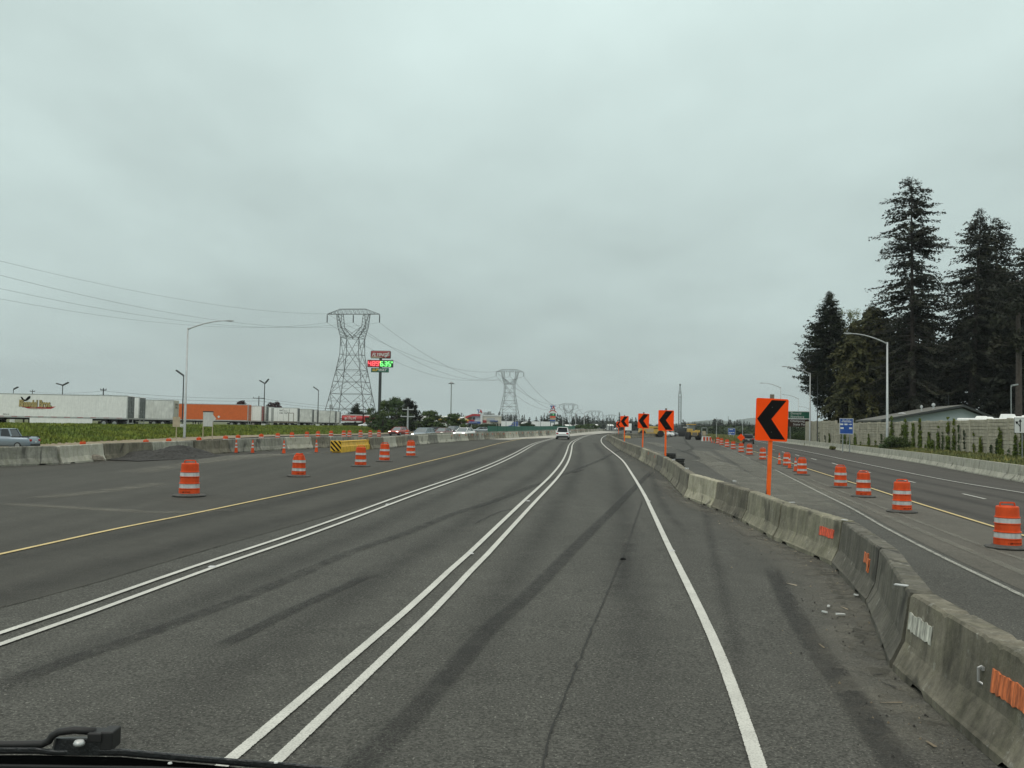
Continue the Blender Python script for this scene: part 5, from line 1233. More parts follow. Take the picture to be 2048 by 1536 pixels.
# house behind the wall
Yh = 128; A, B, Cc = at(1752, 845, Yh+18), at(1923, 812.5, Yh+6), at(1985, 833, Yh)
zg = gz(60, Yh); hb = at(1905, 840, Yh)
h = empty('house', (hb.x, Yh, zg), R(-8), 'low house with grey shingled gable roof behind the wall, under the firs', 'house')
def hz(py, Y): return at(1900, py, Y).z-zg
zr, ze = hz(812.5, Yh), hz(842, Yh); hw_ = 9.0
MB().prism([(-hw_+.5, 0), (hw_*.62, 0), (hw_*.62, ze), (1.2, zr-.25), (-hw_+.5, ze)], 0, 14).build('wall', 'housewall', h)
rf = MB(); th = .22
for x0, z0_, x1, z1_ in ((-hw_-.4, ze-.15, 1.2, zr), (1.2, zr, hw_*.62+.6, ze-.0)):
    rf.prism([(x0, z0_), (x1, z1_), (x1, z1_+th), (x0, z0_+th)][::1], -.7, 15)
rfo = rf.build('roof', 'roof', h)
MB().prism([(-hw_-.4, ze-.22), (1.2, zr-.07), (hw_*.62+.6, ze-.07), (hw_*.62+.6, ze+.2), (1.2, zr+.2), (-hw_-.4, ze+.05)], -.78, -.705).build('bargeboard', 'darksteel', h)
for x, hgt, r, nm in ((-2.6, .9, .10, 'vent_pipe'), (-1.0, .9, .14, 'vent_pipe'), (-5.2, .35, .28, 'vent_cowl')):
    zz = ze+(zr-ze)*(x+hw_)/(hw_+1.2); MB().lathe([(r, -.1), (r, hgt*.7), (r*2.0, hgt*.7), (r*1.6, hgt), (0, hgt+.1)], 10, c=(x, 5, zz)).build(nm, 'steel_pale', rfo)
# camper van roof above the wall
Yc = 92; c0, c1 = at(1903, 840, Yc+3), at(2052, 836, Yc-2); zg = gz(c1.x, Yc)
cm = empty('camper', (c0.x, Yc+2, zg), math.atan2((c1.y-c0.y), c1.x-c0.x), 'long white camper roof with air conditioners showing just above the wall', 'camper')
L = (c1-c0).length+4; zt = at(1975, 836.4, Yc).z-zg
MB().box((0, 0, .7), (L, 2.5, zt)).build('body', 'white', cm, bevel=.15)
for x, w_, h_ in ((1.5, 1., .22), (4.0, 1.3, .42), (2.4, .7, .15), (6.1, .9, .30), (5.3, .8, .2)):
    MB().box((x*.9+.2, .5, zt), (x*.9+.2+w_, 1.5, zt+h_), taper=.12).build('roof_unit', 'white', cm, bevel=.06)
for x in (7.2, 8.1): MB().lathe([(.45, 0), (.42, .15), (.25, .28), (0, .32)], 12, c=(x, 1., zt)).build('roof_dome', 'white', cm)
MB().tube([(6.4, 1.2, zt), (6.2, 1.2, zt+1.05)], .03, 6).tube([(5.9, 1.2, zt+1.05), (6.6, 1.2, zt+1.05)], .02, 4).build('antenna', 'steel', cm)
for x in (1.5, 2.3, 7.): MB().wheel((x, .15, .38), .38, .25).build('wheel', 'tyre', cm)
# ================================================================== TREES
def conifer(name, H, seed, rad, bare=.05, nb=300, mt='fir', dens=1., droop=.35, spray=(.85, .26), trunk_r=None, gap=.25, lab=None, cat='tree', loc=(0, 0, 0), up_tip=.1, group=None, lean=(0, 0)):
    """trunk + many drooping boughs, each carrying needle sprays"""
    rs = np.random.RandomState(seed); t = empty(name, loc, 0, lab, cat, group)
    tr = trunk_r or H*.011; mb = MB(); pts = []
    for i in range(9):
        u = i/8; pts.append((math.sin(u*2+seed)*.15*u+lean[0]*u, math.cos(u*2.3+seed)*.15*u-.15+lean[1]*u, H*u*.99-.2))
    mb.tube(pts, [tr*(1-.93*(i/8)**.9) for i in range(9)], 9)
    V = []
    bz = np.sort(rs.rand(nb)**.92)*(1-bare)+bare
    ph = rs.uniform(0, 6.28, 8)
    for u in bz:
        if u > .995: continue
        az = rs.uniform(0, 6.283); base = rad(u)*(1+.22*math.sin(az*2+ph[int(u*7.9)])+rs.normal()*.20)
        if rs.rand() < gap: base *= rs.uniform(.3, .75)
        if rs.rand() < .06: base *= 1.3
        base = max(.12, base); z0 = H*u; dx, dy = math.cos(az), math.sin(az)
        ax, ay = lean[0]*u, lean[1]*u
        rise = .30*(u-.45) + rs.normal()*.08
        n = max(3, int(base/.30*dens))
        br = []
        for k in range(n+1):
            s = k/n; r = base*s; z = z0+r*rise-droop*base*.42*s*s+up_tip*base*max(0, s-.75)*1.6
            br.append((ax+dx*r, ay+dy*r, z))
        if base > 1.2: mb.tube([br[0], br[len(br)//2], br[-1]], [.012*base+.015, .008*base+.01, .008], 3, cap=False)
        P_ = np.array(br); ssc = min(1., .35+base/4.)
        for k in range(1, n+1):
            s = k/n
            if s < .22 and base > 2: continue
            p = P_[k]; tdir = P_[k]-P_[k-1]; tdir /= np.linalg.norm(tdir)+1e-6; side = np.array([-dy, dx, 0.])
            wdt = (1.15-.75*s)
            for sg in (-1, 1, 0, -1, 1):
                ln = ssc*spray[0]*(.55+.7*rs.rand())*(wdt if sg else .9); wd = ssc*spray[1]*(.6+.7*rs.rand())
                dr = tdir*.75+side*sg*(.55+.4*rs.rand())+np.array([0, 0, -droop*(.1+1.1*rs.rand())]) + rs.normal(size=3)*.26
                dr /= np.linalg.norm(dr); nn = np.cross(dr, np.array([0, 0, 1.])+rs.normal(size=3)*.5); nn /= np.linalg.norm(nn)+1e-6
                q = p+rs.normal(size=3)*.14
                V += [q, q+dr*ln*.45+nn*wd, q+dr*ln, q+dr*ln*.5-nn*wd]
    mb.build('trunk', 'bark', t)
    quads('crown', V, mt, t)
    return t
def prof(pts): return lambda u: tab(pts, u) if u < 1 else 0
def tree_at(px, ytop, Y): T = at(px, ytop, Y); z0 = gz(T.x, Y); return (T.x, Y, z0), T.z-z0
loc, H = tree_at(1824, 352, 152)
conifer('fir_tree', H, 3, prof([(0, 6.5), (.2, 7.6), (.35, 7.2), (.5, 6.2), (.58, 5.), (.66, 3.8), (.74, 5.4), (.82, 4.2), (.88, 3.), (.94, 2.4), (.985, .9), (1, .1)]), .08, 560, 'fir', 1., .5, (.66, .15), .62, .3, 'tallest dark fir with sparse ragged top, right of the pale street lamp', loc=loc, group='tall trees behind the wall')
loc, H = tree_at(1957, 415, 150)
conifer('fir_tree', H, 5, prof([(0, 1), (.14, 2.), (.25, 5.8), (.45, 5.9), (.6, 4.8), (.75, 3.4), (.86, 2.5), (.93, 1.9), (.98, .8), (1, .1)]), .20, 520, 'fir', 1., .5, (.66, .15), .75, .28, 'tall dark fir with bare lower trunk above the house roof', loc=(loc[0]-1.6, loc[1], loc[2]), lean=(1.9, 0), group='tall trees behind the wall')
loc, H = tree_at(1991, 433, 160)
conifer('fir_tree', H, 8, prof([(0, 4), (.2, 6.2), (.45, 6.), (.65, 4.4), (.8, 3.), (.9, 2.2), (.97, 1.2), (1, .1)]), .14, 620, 'fir', 1.05, .5, (.66, .155), .6, .22, 'tall dark fir just right of the one with the bare trunk', loc=loc, group='tall trees behind the wall')
loc, H = tree_at(2058, 490, 150)
conifer('fir_tree', H, 11, prof([(0, 5), (.3, 6.6), (.6, 4.9), (.8, 3.), (.95, 1.4), (1, .1)]), .14, 480, 'fir', 1., .45, (.75, .2), .6, .2, 'dark fir cut off by the right edge of the photo', loc=loc, group='tall trees behind the wall')
loc, H = tree_at(1659, 583, 168)
conifer('fir_tree', H, 14, prof([(0, .8), (.17, 1.2), (.26, 2.2), (.36, 3.7), (.5, 4.5), (.65, 3.9), (.8, 2.7), (.92, 1.4), (1, .1)]), .17, 900, 'firgreen', 1.2, .3, (.58, .17), .4, .12, 'leftmost full pointed fir beside the second street lamp', loc=loc, up_tip=.3, group='tall trees behind the wall')
loc, H = tree_at(1745, 612, 158)
conifer('cedar_tree', H, 17, prof([(0, 5.2), (.2, 5.9), (.5, 5.2), (.7, 4.2), (.85, 3.), (.95, 1.6), (1, .5)]), .05, 480, 'olive', 1.3, .95, (.9, .26), .4, .1, 'drooping olive-brown cedar behind the pale street lamp', loc=(loc[0], loc[1], loc[2]), group='tall trees behind the wall')
loc, H = tree_at(1709, 640, 156)
conifer('cedar_tree', H, 19, prof([(0, 3.9), (.3, 4.3), (.6, 3.5), (.85, 2.0), (1, .3)]), .05, 300, 'olive', 1.3, .95, (.9, .24), .35, .1, 'lower olive cedar joined to the leftmost fir', loc=loc, group='tall trees behind the wall')
loc, H = tree_at(1886, 672, 165)
conifer('cedar_tree', H, 23, prof([(0, 4.6), (.25, 4.6), (.5, 3.8), (.75, 2.3), (1, .2)]), .03, 300, 'firgreen', 1.2, .3, (.9, .28), .35, .15, 'green tiered cedar between the two tallest firs above the roof', loc=loc, group='tall trees behind the wall')
loc, H = tree_at(1860, 655, 172)
conifer('fir_tree', H, 29, prof([(0, 4.), (.4, 4.5), (.7, 3.), (1, .2)]), .05, 240, 'fir', 1., .4, (.95, .3), .35, .15, 'shorter dark fir behind the tallest fir', loc=loc, group='tall trees behind the wall')
for k, (px, yt, Y, mt, l) in enumerate([(1800, 645, 170, 'fir', 'dark fir filling in left of the tallest fir trunk'), (1835, 600, 176, 'fir', 'dark fir directly behind the tallest fir'), (2020, 560, 172, 'fir', 'dark fir behind, between the right-hand pair and the edge'), (2040, 600, 140, 'fir', 'nearer dark fir at the right edge above the lane signs'), (1925, 620, 182, 'fir', 'dark fir behind the bare trunk')]):
    loc, H = tree_at(px, yt, Y)
    conifer('fir_tree', H, 31+k, prof([(0, 4.2), (.4, 4.8), (.7, 3.2), (1, .2)]), .05 if k != 4 else .35, 260, mt, 1., .4, (1., .32), .4, .15, l, loc=loc, group='tall trees behind the wall')
for k, (px, yt, Y, l) in enumerate([(1700, 615, 190, 'pale green broadleaf top showing between fir and cedar'), (1728, 622, 192, 'second pale green broadleaf top above the cedar')]):
    loc, H = tree_at(px, yt, Y); t = empty('birch_tree', loc, 0, l, 'tree', 'tall trees behind the wall'); rg = random.Random(k)
    MB().tube([(0, 0, 0), (0.2, 0, H*.6), (0, 0, H*.97)], [.3, .18, .04], 8).build('trunk', 'bark', t)
    leafcloud('crown', [(rg.uniform(-2.4, 2.4), rg.uniform(-2, 2), H*rg.uniform(.55, .97), .9, .9, 1.2) for _ in range(26)], 3600, .15, 'leafpale', t, k, .2)
for k, (px, y0, y1, Y, l) in enumerate([(1975, 600, 845, 158, 'slim dark trunk under the right-hand firs, first'), (2001, 600, 845, 162, 'slim dark trunk under the right-hand firs, second'), (2035, 560, 845, 128, 'thick dark trunk near the right edge'), (2008, 560, 845, 175, 'dark trunk behind near the right edge')]):
    T = at(px, y0, Y); z0 = gz(T.x, Y); o = empty('tree_trunk', (T.x, Y, z0), 0, l, 'tree', 'bare trunks'); H = T.z-z0
    MB().tube([(0, 0, -.2), (.1, 0, H*.5), (0, 0, H)], [.45, .38, .2], 9).build('trunk', 'bark', o)
    rg = random.Random(k); leafcloud('crown', [(rg.uniform(-2.5, 2.5), rg.uniform(-2, 2), H*rg.uniform(.62, 1.05), 1.6, 1.6, 1.3) for _ in range(14)], 2600, .28, 'fir', o, k+9, .1)
def broad(px, yt, Y, rx, mt, l, seed, n=4200, ls=.20, name='broadleaf_tree', hz=None, trunk=.25, low=.12):
    loc, H = tree_at(px, yt, Y); t = empty(name, loc, 0, l, 'tree'); rg = random.Random(seed)
    bl = []
    for _ in range(34):
        u = rg.uniform(low, 1.); w_ = math.sin(math.pi*min(1, (u-low)/(1-low)*.86+.12))**.7; a = rg.uniform(0, 6.28); r = rx*w_*rg.uniform(.25, .82)
        bl.append((r*math.cos(a), r*math.sin(a), H*u*.93, rx*rg.uniform(.2, .36), rx*rg.uniform(.2, .36), H*rg.uniform(.06, .12)))
    leafcloud('crown', bl, n, ls, mt, t, seed, .35)
    mb = MB().tube([(0, 0, -.2), (0, 0, H*.35), (.1, 0, H*.8)], [trunk, trunk*.7, trunk*.2], 8)
    for _ in range(7): a = rg.uniform(0, 6.28); mb.tube([(0, 0, H*rg.uniform(.2, .5)), (rx*.55*math.cos(a), rx*.55*math.sin(a), H*rg.uniform(.5, .85))], [trunk*.4, .03], 5)
    mb.build('trunk', 'bark', t); return t
broad(783, 793, 200, 4.0, 'leafgreen', 'large round dark green tree right of the fuel sign column', 1, 9000, .17)
broad(766, 822, 190, 2.6, 'leafgreen', 'small round tree in front of the fuel sign column', 2, 3000, .15)
broad(752, 826, 198, 2.6, 'leafgreen', 'greyish bush-like tree under the fuel sign', 3, 3000, .15)
broad(815, 826, 205, 2.6, 'leafdark', 'low dark tree behind the pale utility pole', 4, 2600, .16)
broad(860, 821, 215, 4.2, 'leafgreen', 'wide low green tree left of the high mast', 5, 6000, .2)
broad(904, 827, 205, 3.8, 'leafgreen', 'green tree in front of the high mast base', 6, 5000, .18)
broad(740, 812, 285, 2.8, 'leafgreen', 'tree right of the pylon legs', 7, 2500, .2)
broad(484, 801, 230, 2.6, 'leafpurple', 'left dark purple-leaved tree behind the orange trailer', 8, 2500, .16, low=.5)
broad(549, 801, 250, 2.8, 'leafpurple', 'right dark purple-leaved tree behind the trailers', 9, 2500, .16, low=.5)
broad(1055, 846, 300, 3., 'leafdark', 'dark bush right of the second pylon base', 10, 1800, .25)
broad(1118, 849, 330, 5., 'leafdark', 'low dark trees at the foot of the stacked sign', 11, 2400, .3)
broad(1160, 850, 420, 7., 'leafgreen', 'low green trees behind the far street lamps', 12, 2400, .4)
broad(1180, 848, 450, 6., 'leafgreen', 'taller green trees right of the far street lamps', 13, 2400, .4)
broad(838, 845, 200, 1.5, 'leafdark', 'small rounded shrub right of the pale utility pole', 14, 900, .15)
loc, H = tree_at(714, 806, 240)
conifer('spruce_tree', H, 41, prof([(0, 2.9), (.3, 2.6), (.6, 1.8), (.85, .8), (1, .1)]), .05, 160, 'firgreen', 1.2, .3, (.7, .26), .2, .1, 'dark blue-green spruce under the nearest pylon', loc=loc)
loc, H = tree_at(815, 797, 225)
conifer('spruce_tree', H, 43, prof([(0, 3.), (.35, 3.6), (.6, 2.6), (.85, 1.5), (1, .2)]), .05, 200, 'fir', 1.2, .3, (.8, .3), .25, .2, 'dark spruce behind the pale utility pole', loc=loc)
# clipped hedges by the white canopy building
def hedge(px0, px1, yt, yb, Y, label, mt='leafdark', dep=2.5, ls=.16):
    a, b = at(px0, yt, Y), at(px1, yt, Y); zb = at(px0, yb, Y).z; t = empty('hedge', ((a.x+b.x)/2, Y, zb), 0, label, 'hedge'); L = b.x-a.x; h = a.z-zb
    n = max(3, int(L/h*1.5)); rg = random.Random(int(px0))
    leafcloud('foliage', [(-L/2+L*(i+.5)/n, dep*rg.uniform(-.2, .2), h*.5, L/n*.8, dep*.5, h*.52) for i in range(n)], int(180*n+L*60), ls, mt, t, int(px0), .6)
    MB().box((-L/2*.96, -dep*.3, 0), (L/2*.96, dep*.3, h*.88)).build('inner_twigs', mt, t); return t
hedge(943, 968, 849, 861, 262, 'lower clipped dark hedge left of the green screen'); hedge(962, 992, 846.5, 859, 275, 'upper clipped dark hedge before the white canopy building')
hedge(1002, 1040, 856, 861, 290, 'low rough hedge at the lorry park edge', 'leafdark')
# ---- far conifer treeline
def smallfir(seed, H=22):
    rs = np.random.RandomState(seed); t = empty('far_fir', (0, 0, 0)); V = []
    for u in np.sort(rs.rand(170)):
        u = u*.93+.06; az = rs.uniform(0, 6.28); r = H*.2*(1-u)**.8*rs.uniform(.6, 1.15)+.3; z = H*u; d = np.array([math.cos(az), math.sin(az), 0])
        s = np.array([-d[1], d[0], 0]); tip = d*r+np.array([0, 0, z-r*.35]); b = np.array([0, 0, z])
        for k in (.45, .75, 1.): q = b+(tip-b)*k; w_ = r*.5*(1.3-k*.6)+.15; V += [b+(tip-b)*max(0, k-.4), q-s*w_-np.array([0, 0, .5*rs.rand()]), q+d*.4, q+s*w_-np.array([0, 0, .5*rs.rand()])]
    MB().tube([(0, 0, -1), (0, 0, H*.98)], [H*.014, .05], 6).build('trunk', 'bark', t)
    quads('crown', V, 'farfir', t); return t
ff = [smallfir(s) for s in (1, 2, 3, 4)]; uf = [False]*4
def farfir(px, yt, Y, label, group, wide=1.):
    T = at(px, yt, Y); z0 = gz(T.x, Y)-.5; H = max(4, T.z-z0); k = random.randrange(4); s = H/22
    if not uf[k]: o = ff[k]; uf[k] = True; o.location = (T.x, Y, z0); o.rotation_euler = (0, 0, random.uniform(0, 6)); o.scale = (s*wide,)*2+(s,)
    else: o = dup(ff[k], (T.x, Y, z0), random.uniform(0, 6), None, (s*wide, s*wide, s))
    tag(o, label, 'tree', group)
rg = random.Random(3)
reg = [(828, 850, 826, 838, 760, 8, 'far fir left of the high mast'), (868, 930, 824, 836, 800, 15, 'far fir behind the white-roofed sheds'), (935, 1000, 822, 834, 780, 13, 'far fir showing above the white canopy building'),
       (1004, 1050, 824, 838, 620, 15, 'far fir behind the second pylon'), (1050, 1092, 830, 842, 640, 10, 'far fir above the white lorry trailers'), (1088, 1100, 824, 832, 560, 4, 'far fir left of the stacked pylon sign'), (1112, 1136, 824, 836, 560, 9, 'far fir right of the stacked pylon sign'),
       (1144, 1178, 826, 836, 620, 14, 'far fir behind the far street lamps'), (1178, 1236, 832, 842, 800, 18, 'far fir below the fourth and fifth pylons'), (1238, 1275, 832, 844, 620, 12, 'far fir behind the smallest chevron signs'), (1275, 1330, 846, 851, 1200, 14, 'far fir between the chevron signs'),
       (1336, 1356, 845, 850, 1000, 6, 'far fir left of the crane'), (1362, 1372, 837, 844, 600, 4, 'far fir right of the crane foot'), (1368, 1424, 841, 848, 900, 20, 'far fir above the yellow loader'), (1424, 1446, 836, 843, 640, 9, 'far fir above the green field, left clump'), (1456, 1500, 838, 846, 620, 14, 'far fir above the green field, right clump'), (1500, 1600, 843, 850, 560, 10, 'far fir behind the chevron and green signs')]
for x0, x1, y0, y1, Y, n, l in reg:
    for i in range(n): farfir(x0+(x1-x0)*(i+rg.uniform(.1, .9))/n, rg.uniform(y0, y1), Y*rg.uniform(.94, 1.08), l, l.replace('far fir', 'far firs'), rg.uniform(.9, 1.3))
farfir(1239, 823.5, 520, 'single taller fir just left of the smallest chevron sign', None, .8); farfir(1206.5, 836, 470, 'small fir by the dark pole right of the fourth pylon', None); farfir(1146, 832, 480, 'small fir beside the far street lamp', None)
# continuous far wood and hills
def woodband(name, px0, px1, yt, Y, dep, n, size, mt, seed, j=3., kind='stuff'):
    bl = []; rg = random.Random(seed); a, b = at(px0, yt, Y), at(px1, yt, Y); m_ = int((px1-px0)/3)+2
    for i in range(m_):
        x = a.x+(b.x-a.x)*i/(m_-1); zt = at(px0+(px1-px0)*i/(m_-1), yt+rg.uniform(0, j), Y).z; z0 = gz(x, Y)-1; h = max(1., (zt-z0)/2)
        bl.append((x, Y+rg.uniform(-dep, dep), z0+h, (b.x-a.x)/m_*1.3, dep*.5, h))
    return leafcloud(name, bl, n, size, mt, None, seed, .45, kind)
woodband('distant_wood', 700, 1240, 843, 1050, 40, 9000, 2.2, 'farfir', 3, 4); woodband('distant_wood', 1230, 1600, 850, 1150, 40, 5000, 2.4, 'farfir', 4, 4)
woodband('distant_wood', 1370, 1600, 848, 900, 30, 5000, 1.8, 'farfir', 5, 4); woodband('distant_wood', 1170, 1290, 843, 760, 30, 3000, 1.6, 'farfir', 6, 4)
woodband('orchard', 1408, 1612, 852.5, 420, 40, 14000, .9, 'leafdark', 7, 2)
woodband('distant_wood', -300, 400, 846, 900, 40, 4000, 2., 'farfir', 8, 3)
for (Yh_, pts, nm) in ((6500, [(900, 860), (1150, 856), (1300, 852), (1390, 843), (1430, 839.5), (1465, 842), (1500, 836), (1530, 838), (1600, 846), (1750, 852), (2100, 862)], 'hills'), (4200, [(1200, 860), (1320, 853), (1380, 846), (1410, 842), (1440, 843), (1480, 847), (1530, 848), (1620, 853), (1800, 862)], 'hills')):
    v = []; f = []; Q = crom(pts, 4.)
    for i, q in enumerate(Q):
        T = at(q.x, q.y+random.uniform(-.3, .3), Yh_); v += [(T.x, Yh_-900, -8), (T.x, Yh_-350, T.z*.55), (T.x, Yh_, T.z), (T.x, Yh_+500, T.z*.7), (T.x, Yh_+1200, -8)]
        if i: f += [((i-1)*5+k, i*5+k, i*5+k+1, (i-1)*5+k+1) for k in range(4)]
    o = MB().add(v, f).build(nm, 'hill', smooth=True); tag(o, kind='structure')
# ================================================================== GRASS
def tufts(name, n, gen, hgt, mt, seed):
    rs = np.random.RandomState(seed); V = []
    for _ in range(n):
        x, y = gen(rs); z = gz(x, y)-.02; s = hgt*(.5+rs.rand())
        for b in range(3):
            a = rs.uniform(0, 6.28); w_ = .05+.03*rs.rand(); ln = np.array([math.cos(a)*s*.5*rs.rand(), math.sin(a)*s*.5*rs.rand(), s]); sd = np.array([-math.sin(a), math.cos(a), 0])*w_*(1+y/90)
            p = np.array([x+rs.normal()*.15, y+rs.normal()*.15, z]); V += [p-sd, p+sd, p+ln*.6+sd*.7, p+ln]
    o = quads(name, V, mt); o['kind'] = 'stuff'; return o
def gberm(rs):
    y = 62+rs.rand()**1.3*270; return tab(XF, y)-.4-rs.rand()**.9*17, y
tufts('bank_grass', 42000, gberm, .38, 'grass', 1)
def grt(rs):
    y = 45+rs.rand()**1.3*260; a, b = tab(XC, y)+.35, (xw(y)-.2 if y < 171 else tab(XC, y)+16); return a+(b-a)*rs.rand(), y
tufts('verge_grass', 14000, grt, .35, 'drygrass', 2)
def gisl(rs):
    y = 172+rs.rand()*350; a, b = fl_(y), fr_(y); return a+(b-a)*rs.rand(), y
tufts('field_grass', 5000, gisl, .4, 'drygrass', 3)
# ================================================================== LORRY TRAILERS
LOT = 1.45
def trailer(pxr, Y, label, mt='white', L=16.15, yaw=3., rear='doorgrey', base='box', H=2.85, deck=1.18, skirt=False, z0=None, group='parked lorry trailers', extra=None):
    """pxr: image column of the near rear corner; runs to the left from there"""
    x = (pxr-CX)/F*Y; z = gz(x, Y) if z0 is None else z0
    t = empty('lorry_trailer', (x, Y, z), R(yaw), label, 'trailer', group); W_ = 2.6; zt = deck+H
    MB().box((-L, 0, deck), (-.06, W_, zt)).build('box', mt, t, bevel=.03)
    mb = MB(); mb.box((-L-.01, -.012, deck-.14), (-.02, .06, deck+.07)); mb.box((-L-.01, -.012, zt-.10), (-.02, .06, zt+.02)); mb.box((-.14, -.014, deck), (0, .06, zt)); mb.box((-L-.01, -.014, deck), (-L+.10, .06, zt))
    mb.build('side_rail', 'alu', t)
    if base == 'reefer':
        rb = MB()
        for k in range(1, 13): zz = deck+.1+k*(H-.2)/13; rb.box((-L+.1, -.012, zz-.012), (-.15, .01, zz+.012))
        rb.build('side_corrugation', mt, t); mk = MB()
        for k in range(10): mk.box((-L+.4+k*1.6, -.018, deck-.02), (-L+1.1+k*1.6, -.013, deck+.03))
        mk.build('marker_strip', 'taillamp', t)
    else:
        rb = MB()
        for k in range(1, int(L/1.2)): rb.box((-L+k*1.2-.02, -.008, deck+.1), (-L+k*1.2+.02, .01, zt-.1))
        rb.build('side_seams', 'alu' if mt != 'trailer_orange' else mt, t)
    for k in (0, 1):
        y0, y1 = .07+k*1.24, .07+k*1.24+1.21
        d = MB().box((-.05, y0, deck+.05), (0, y1, zt-.08)).build('rear_door', rear, t)
        mb = MB()
        for yy in (y0+.35, y1-.35): mb.tube([(.02, yy, deck), (.02, yy, zt-.06)], .018, 5)
        for zz in (.5, 1.4, 2.3): mb.box((0, y0, deck+zz), (.02, y0+.18, deck+zz+.07))
        mb.box((0, y0+.33, deck+.9), (.05, y0+.75, deck+.95)); mb.build('lock_rods', 'alu', d)
    mb = MB(); mb.box((-.1, .1, .5), (.0, W_-.1, .62)); mb.box((-.1, .4, .5), (0, .5, deck)); mb.box((-.1, W_-.5, .5), (0, W_-.4, deck)); mb.build('rear_guard', 'alu', t)
    mb = MB(); mb.box((-L+.5, .7, deck-.32), (-.3, .8, deck-.14)); mb.box((-L+.5, W_-.8, deck-.32), (-.3, W_-.7, deck-.14)); mb.box((-3.8, .6, .45), (-.7, W_-.6, .75)); mb.build('chassis', 'chassis', t)
    for xx in (-2.9, -1.6):
        for yy in (.30, W_-.30):
            w_ = MB().wheel((xx, yy, .5), .5, .5).build('wheel', 'tyre', t); MB().wheel((xx, yy+(-.255 if yy < 1 else .255), .5), .26, .04).build('rim', 'rim', w_)
    for yy in (.5, W_-.5): MB().box((-L+3.2, yy-.06, .15), (-L+3.35, yy+.06, deck-.1)).box((-L+3.1, yy-.15, .05), (-L+3.45, yy+.15, .12)).build('landing_leg', 'chassis', t)
    if skirt: MB().box((-L+4.2, .0, .35), (-4.3, .04, deck-.14)).build('side_skirt', mt, t)
    return t
tA = trailer(257, 120, 'long white refrigerated trailer with yellow lettering and an eagle emblem, leftmost', 'white', base='reefer', skirt=True, yaw=4.)
o = text('Bhandal Bros.', 1.15, 'lettergold', tA, (-13.32, -.03, 1.18+1.62), 'LEFT', ext=.012, bold=.035, sx=.62)
o = text('Bhandal Bros.', 1.15, 'letterolive', tA, (-13.28, -.018, 1.18+1.58), 'LEFT', ext=.004, bold=.09, sx=.62)
marks(2.1, .26, 'tan', tA, (-10.9, -.03, 1.18+1.08), 7)
MB().prism([(-13.4, 2.55), (-12.2, 2.2), (-9.4, 2.2), (-8.8, 2.5), (-11, 2.42)][::-1], -.022, -.014).build('lettering_underline', 'red', tA)  # red shape printed on the trailer side below the name
marks(.7, .13, 'black', tA, (-14.8, -.015, 1.45), 8)
mb = MB(); mb.prism([(-13.15, 3.66), (-12.95, 3.62), (-12.75, 3.35), (-12.55, 3.30), (-12.3, 3.62), (-12.1, 3.80), (-11.95, 3.78), (-11.95, 3.5), (-12.2, 3.28), (-12.45, 3.12), (-12.75, 3.12), (-12.95, 3.25)], -.03, -.014); mb.build('eagle_emblem', 'black', tA)
MB().prism([(-12.18, 3.83), (-12.0, 3.86), (-11.9, 3.76), (-12.1, 3.74)], -.032, -.02).build('eagle_head', 'signwhite', tA)
trailer(280.5, 126.5, 'second trailer, only its grimy grey rear doors showing past the lettered one', 'white', yaw=4.5)
tC = trailer(349, 142, 'white panel trailer between the grimy rear doors and the tall pale lamp', 'offwhite', rear='beige', yaw=3.)
marks(1.5, .35, 'black', tC, (.06, 1.3, 3.4), 9, (0, 0, math.pi/2)); marks(1.5, .3, 'black', tC, (.06, 1.3, 2.95), 10, (0, 0, math.pi/2)); marks(1.4, .14, 'black', tC, (.06, 1.95, 2.2), 11, (0, math.pi/2, math.pi/2))
tD = trailer(498, 169, 'long orange trailer behind the blank white board', 'trailer_orange', rear='trailer_orange', yaw=3.)
for k in range(3): MB().prism([(-7.3+k*.95, 1.78), (-7.05+k*.95, 1.53), (-6.8+k*.95, 1.78), (-7.05+k*.95, 2.03)], -.02, -.01).build('hazard_diamond', 'signwhite', tD)
trailer(525, 180, 'white trailer with pinkish rear door just right of the orange one', 'white', rear='patchpink' if 'patchpink' in M else 'red', yaw=3.)
trailer(534, 184, 'white trailer with dark rear behind the single light pole', 'offwhite', yaw=4.)
trailer(545, 192, 'white trailer with pale framed rear doors, middle of the row', 'white', rear='offwhite', yaw=5.)
tH = trailer(597, 198, 'white trailer with black block lettering on its side', 'white', rear='doorgrey', yaw=3.)
marks(2.2, .33, 'black', tH, (-2.7, -.01, 3.45), 12); marks(2.2, .38, 'black', tH, (-2.7, -.01, 2.95), 13)
trailer(626, 212, 'plain pale grey trailer right of the block-lettered one', 'offwhite', yaw=3.)
trailer(636, 220, 'trailer showing a cluttered rusty rear behind the leaning-head lamp', 'offwhite', rear='wood', yaw=4.)
trailer(672, 234, 'pale trailer farthest right of the row, beside the pylon', 'offwhite', yaw=3.)
trailer(681, 246, 'last trailer of the row, only its dark rear edge visible', 'offwhite', yaw=4., L=13)
# a rack of pallets beside the block lettered trailer
P0 = at(577, 846, 190); t = empty('flatbed_frame', (P0.x, 190, gz(P0.x, 190)), 0, 'low brown steel frame standing before the block-lettered trailer', 'frame')
MB().box((-3., 0, .9), (1.2, 2.2, 1.15)).build('bed', 'wood', t); MB().box((-.1, 0, 1.15), (0, .1, 2.9)).box((.9, 0, 1.15), (1., .1, 2.9)).box((-.1, 0, 2.8), (1., .1, 2.9)).build('headboard', 'wood', t)
for x in (-2.6, -1.6): MB().wheel((x, .2, .45), .45, .3).build('wheel', 'tyre', t)
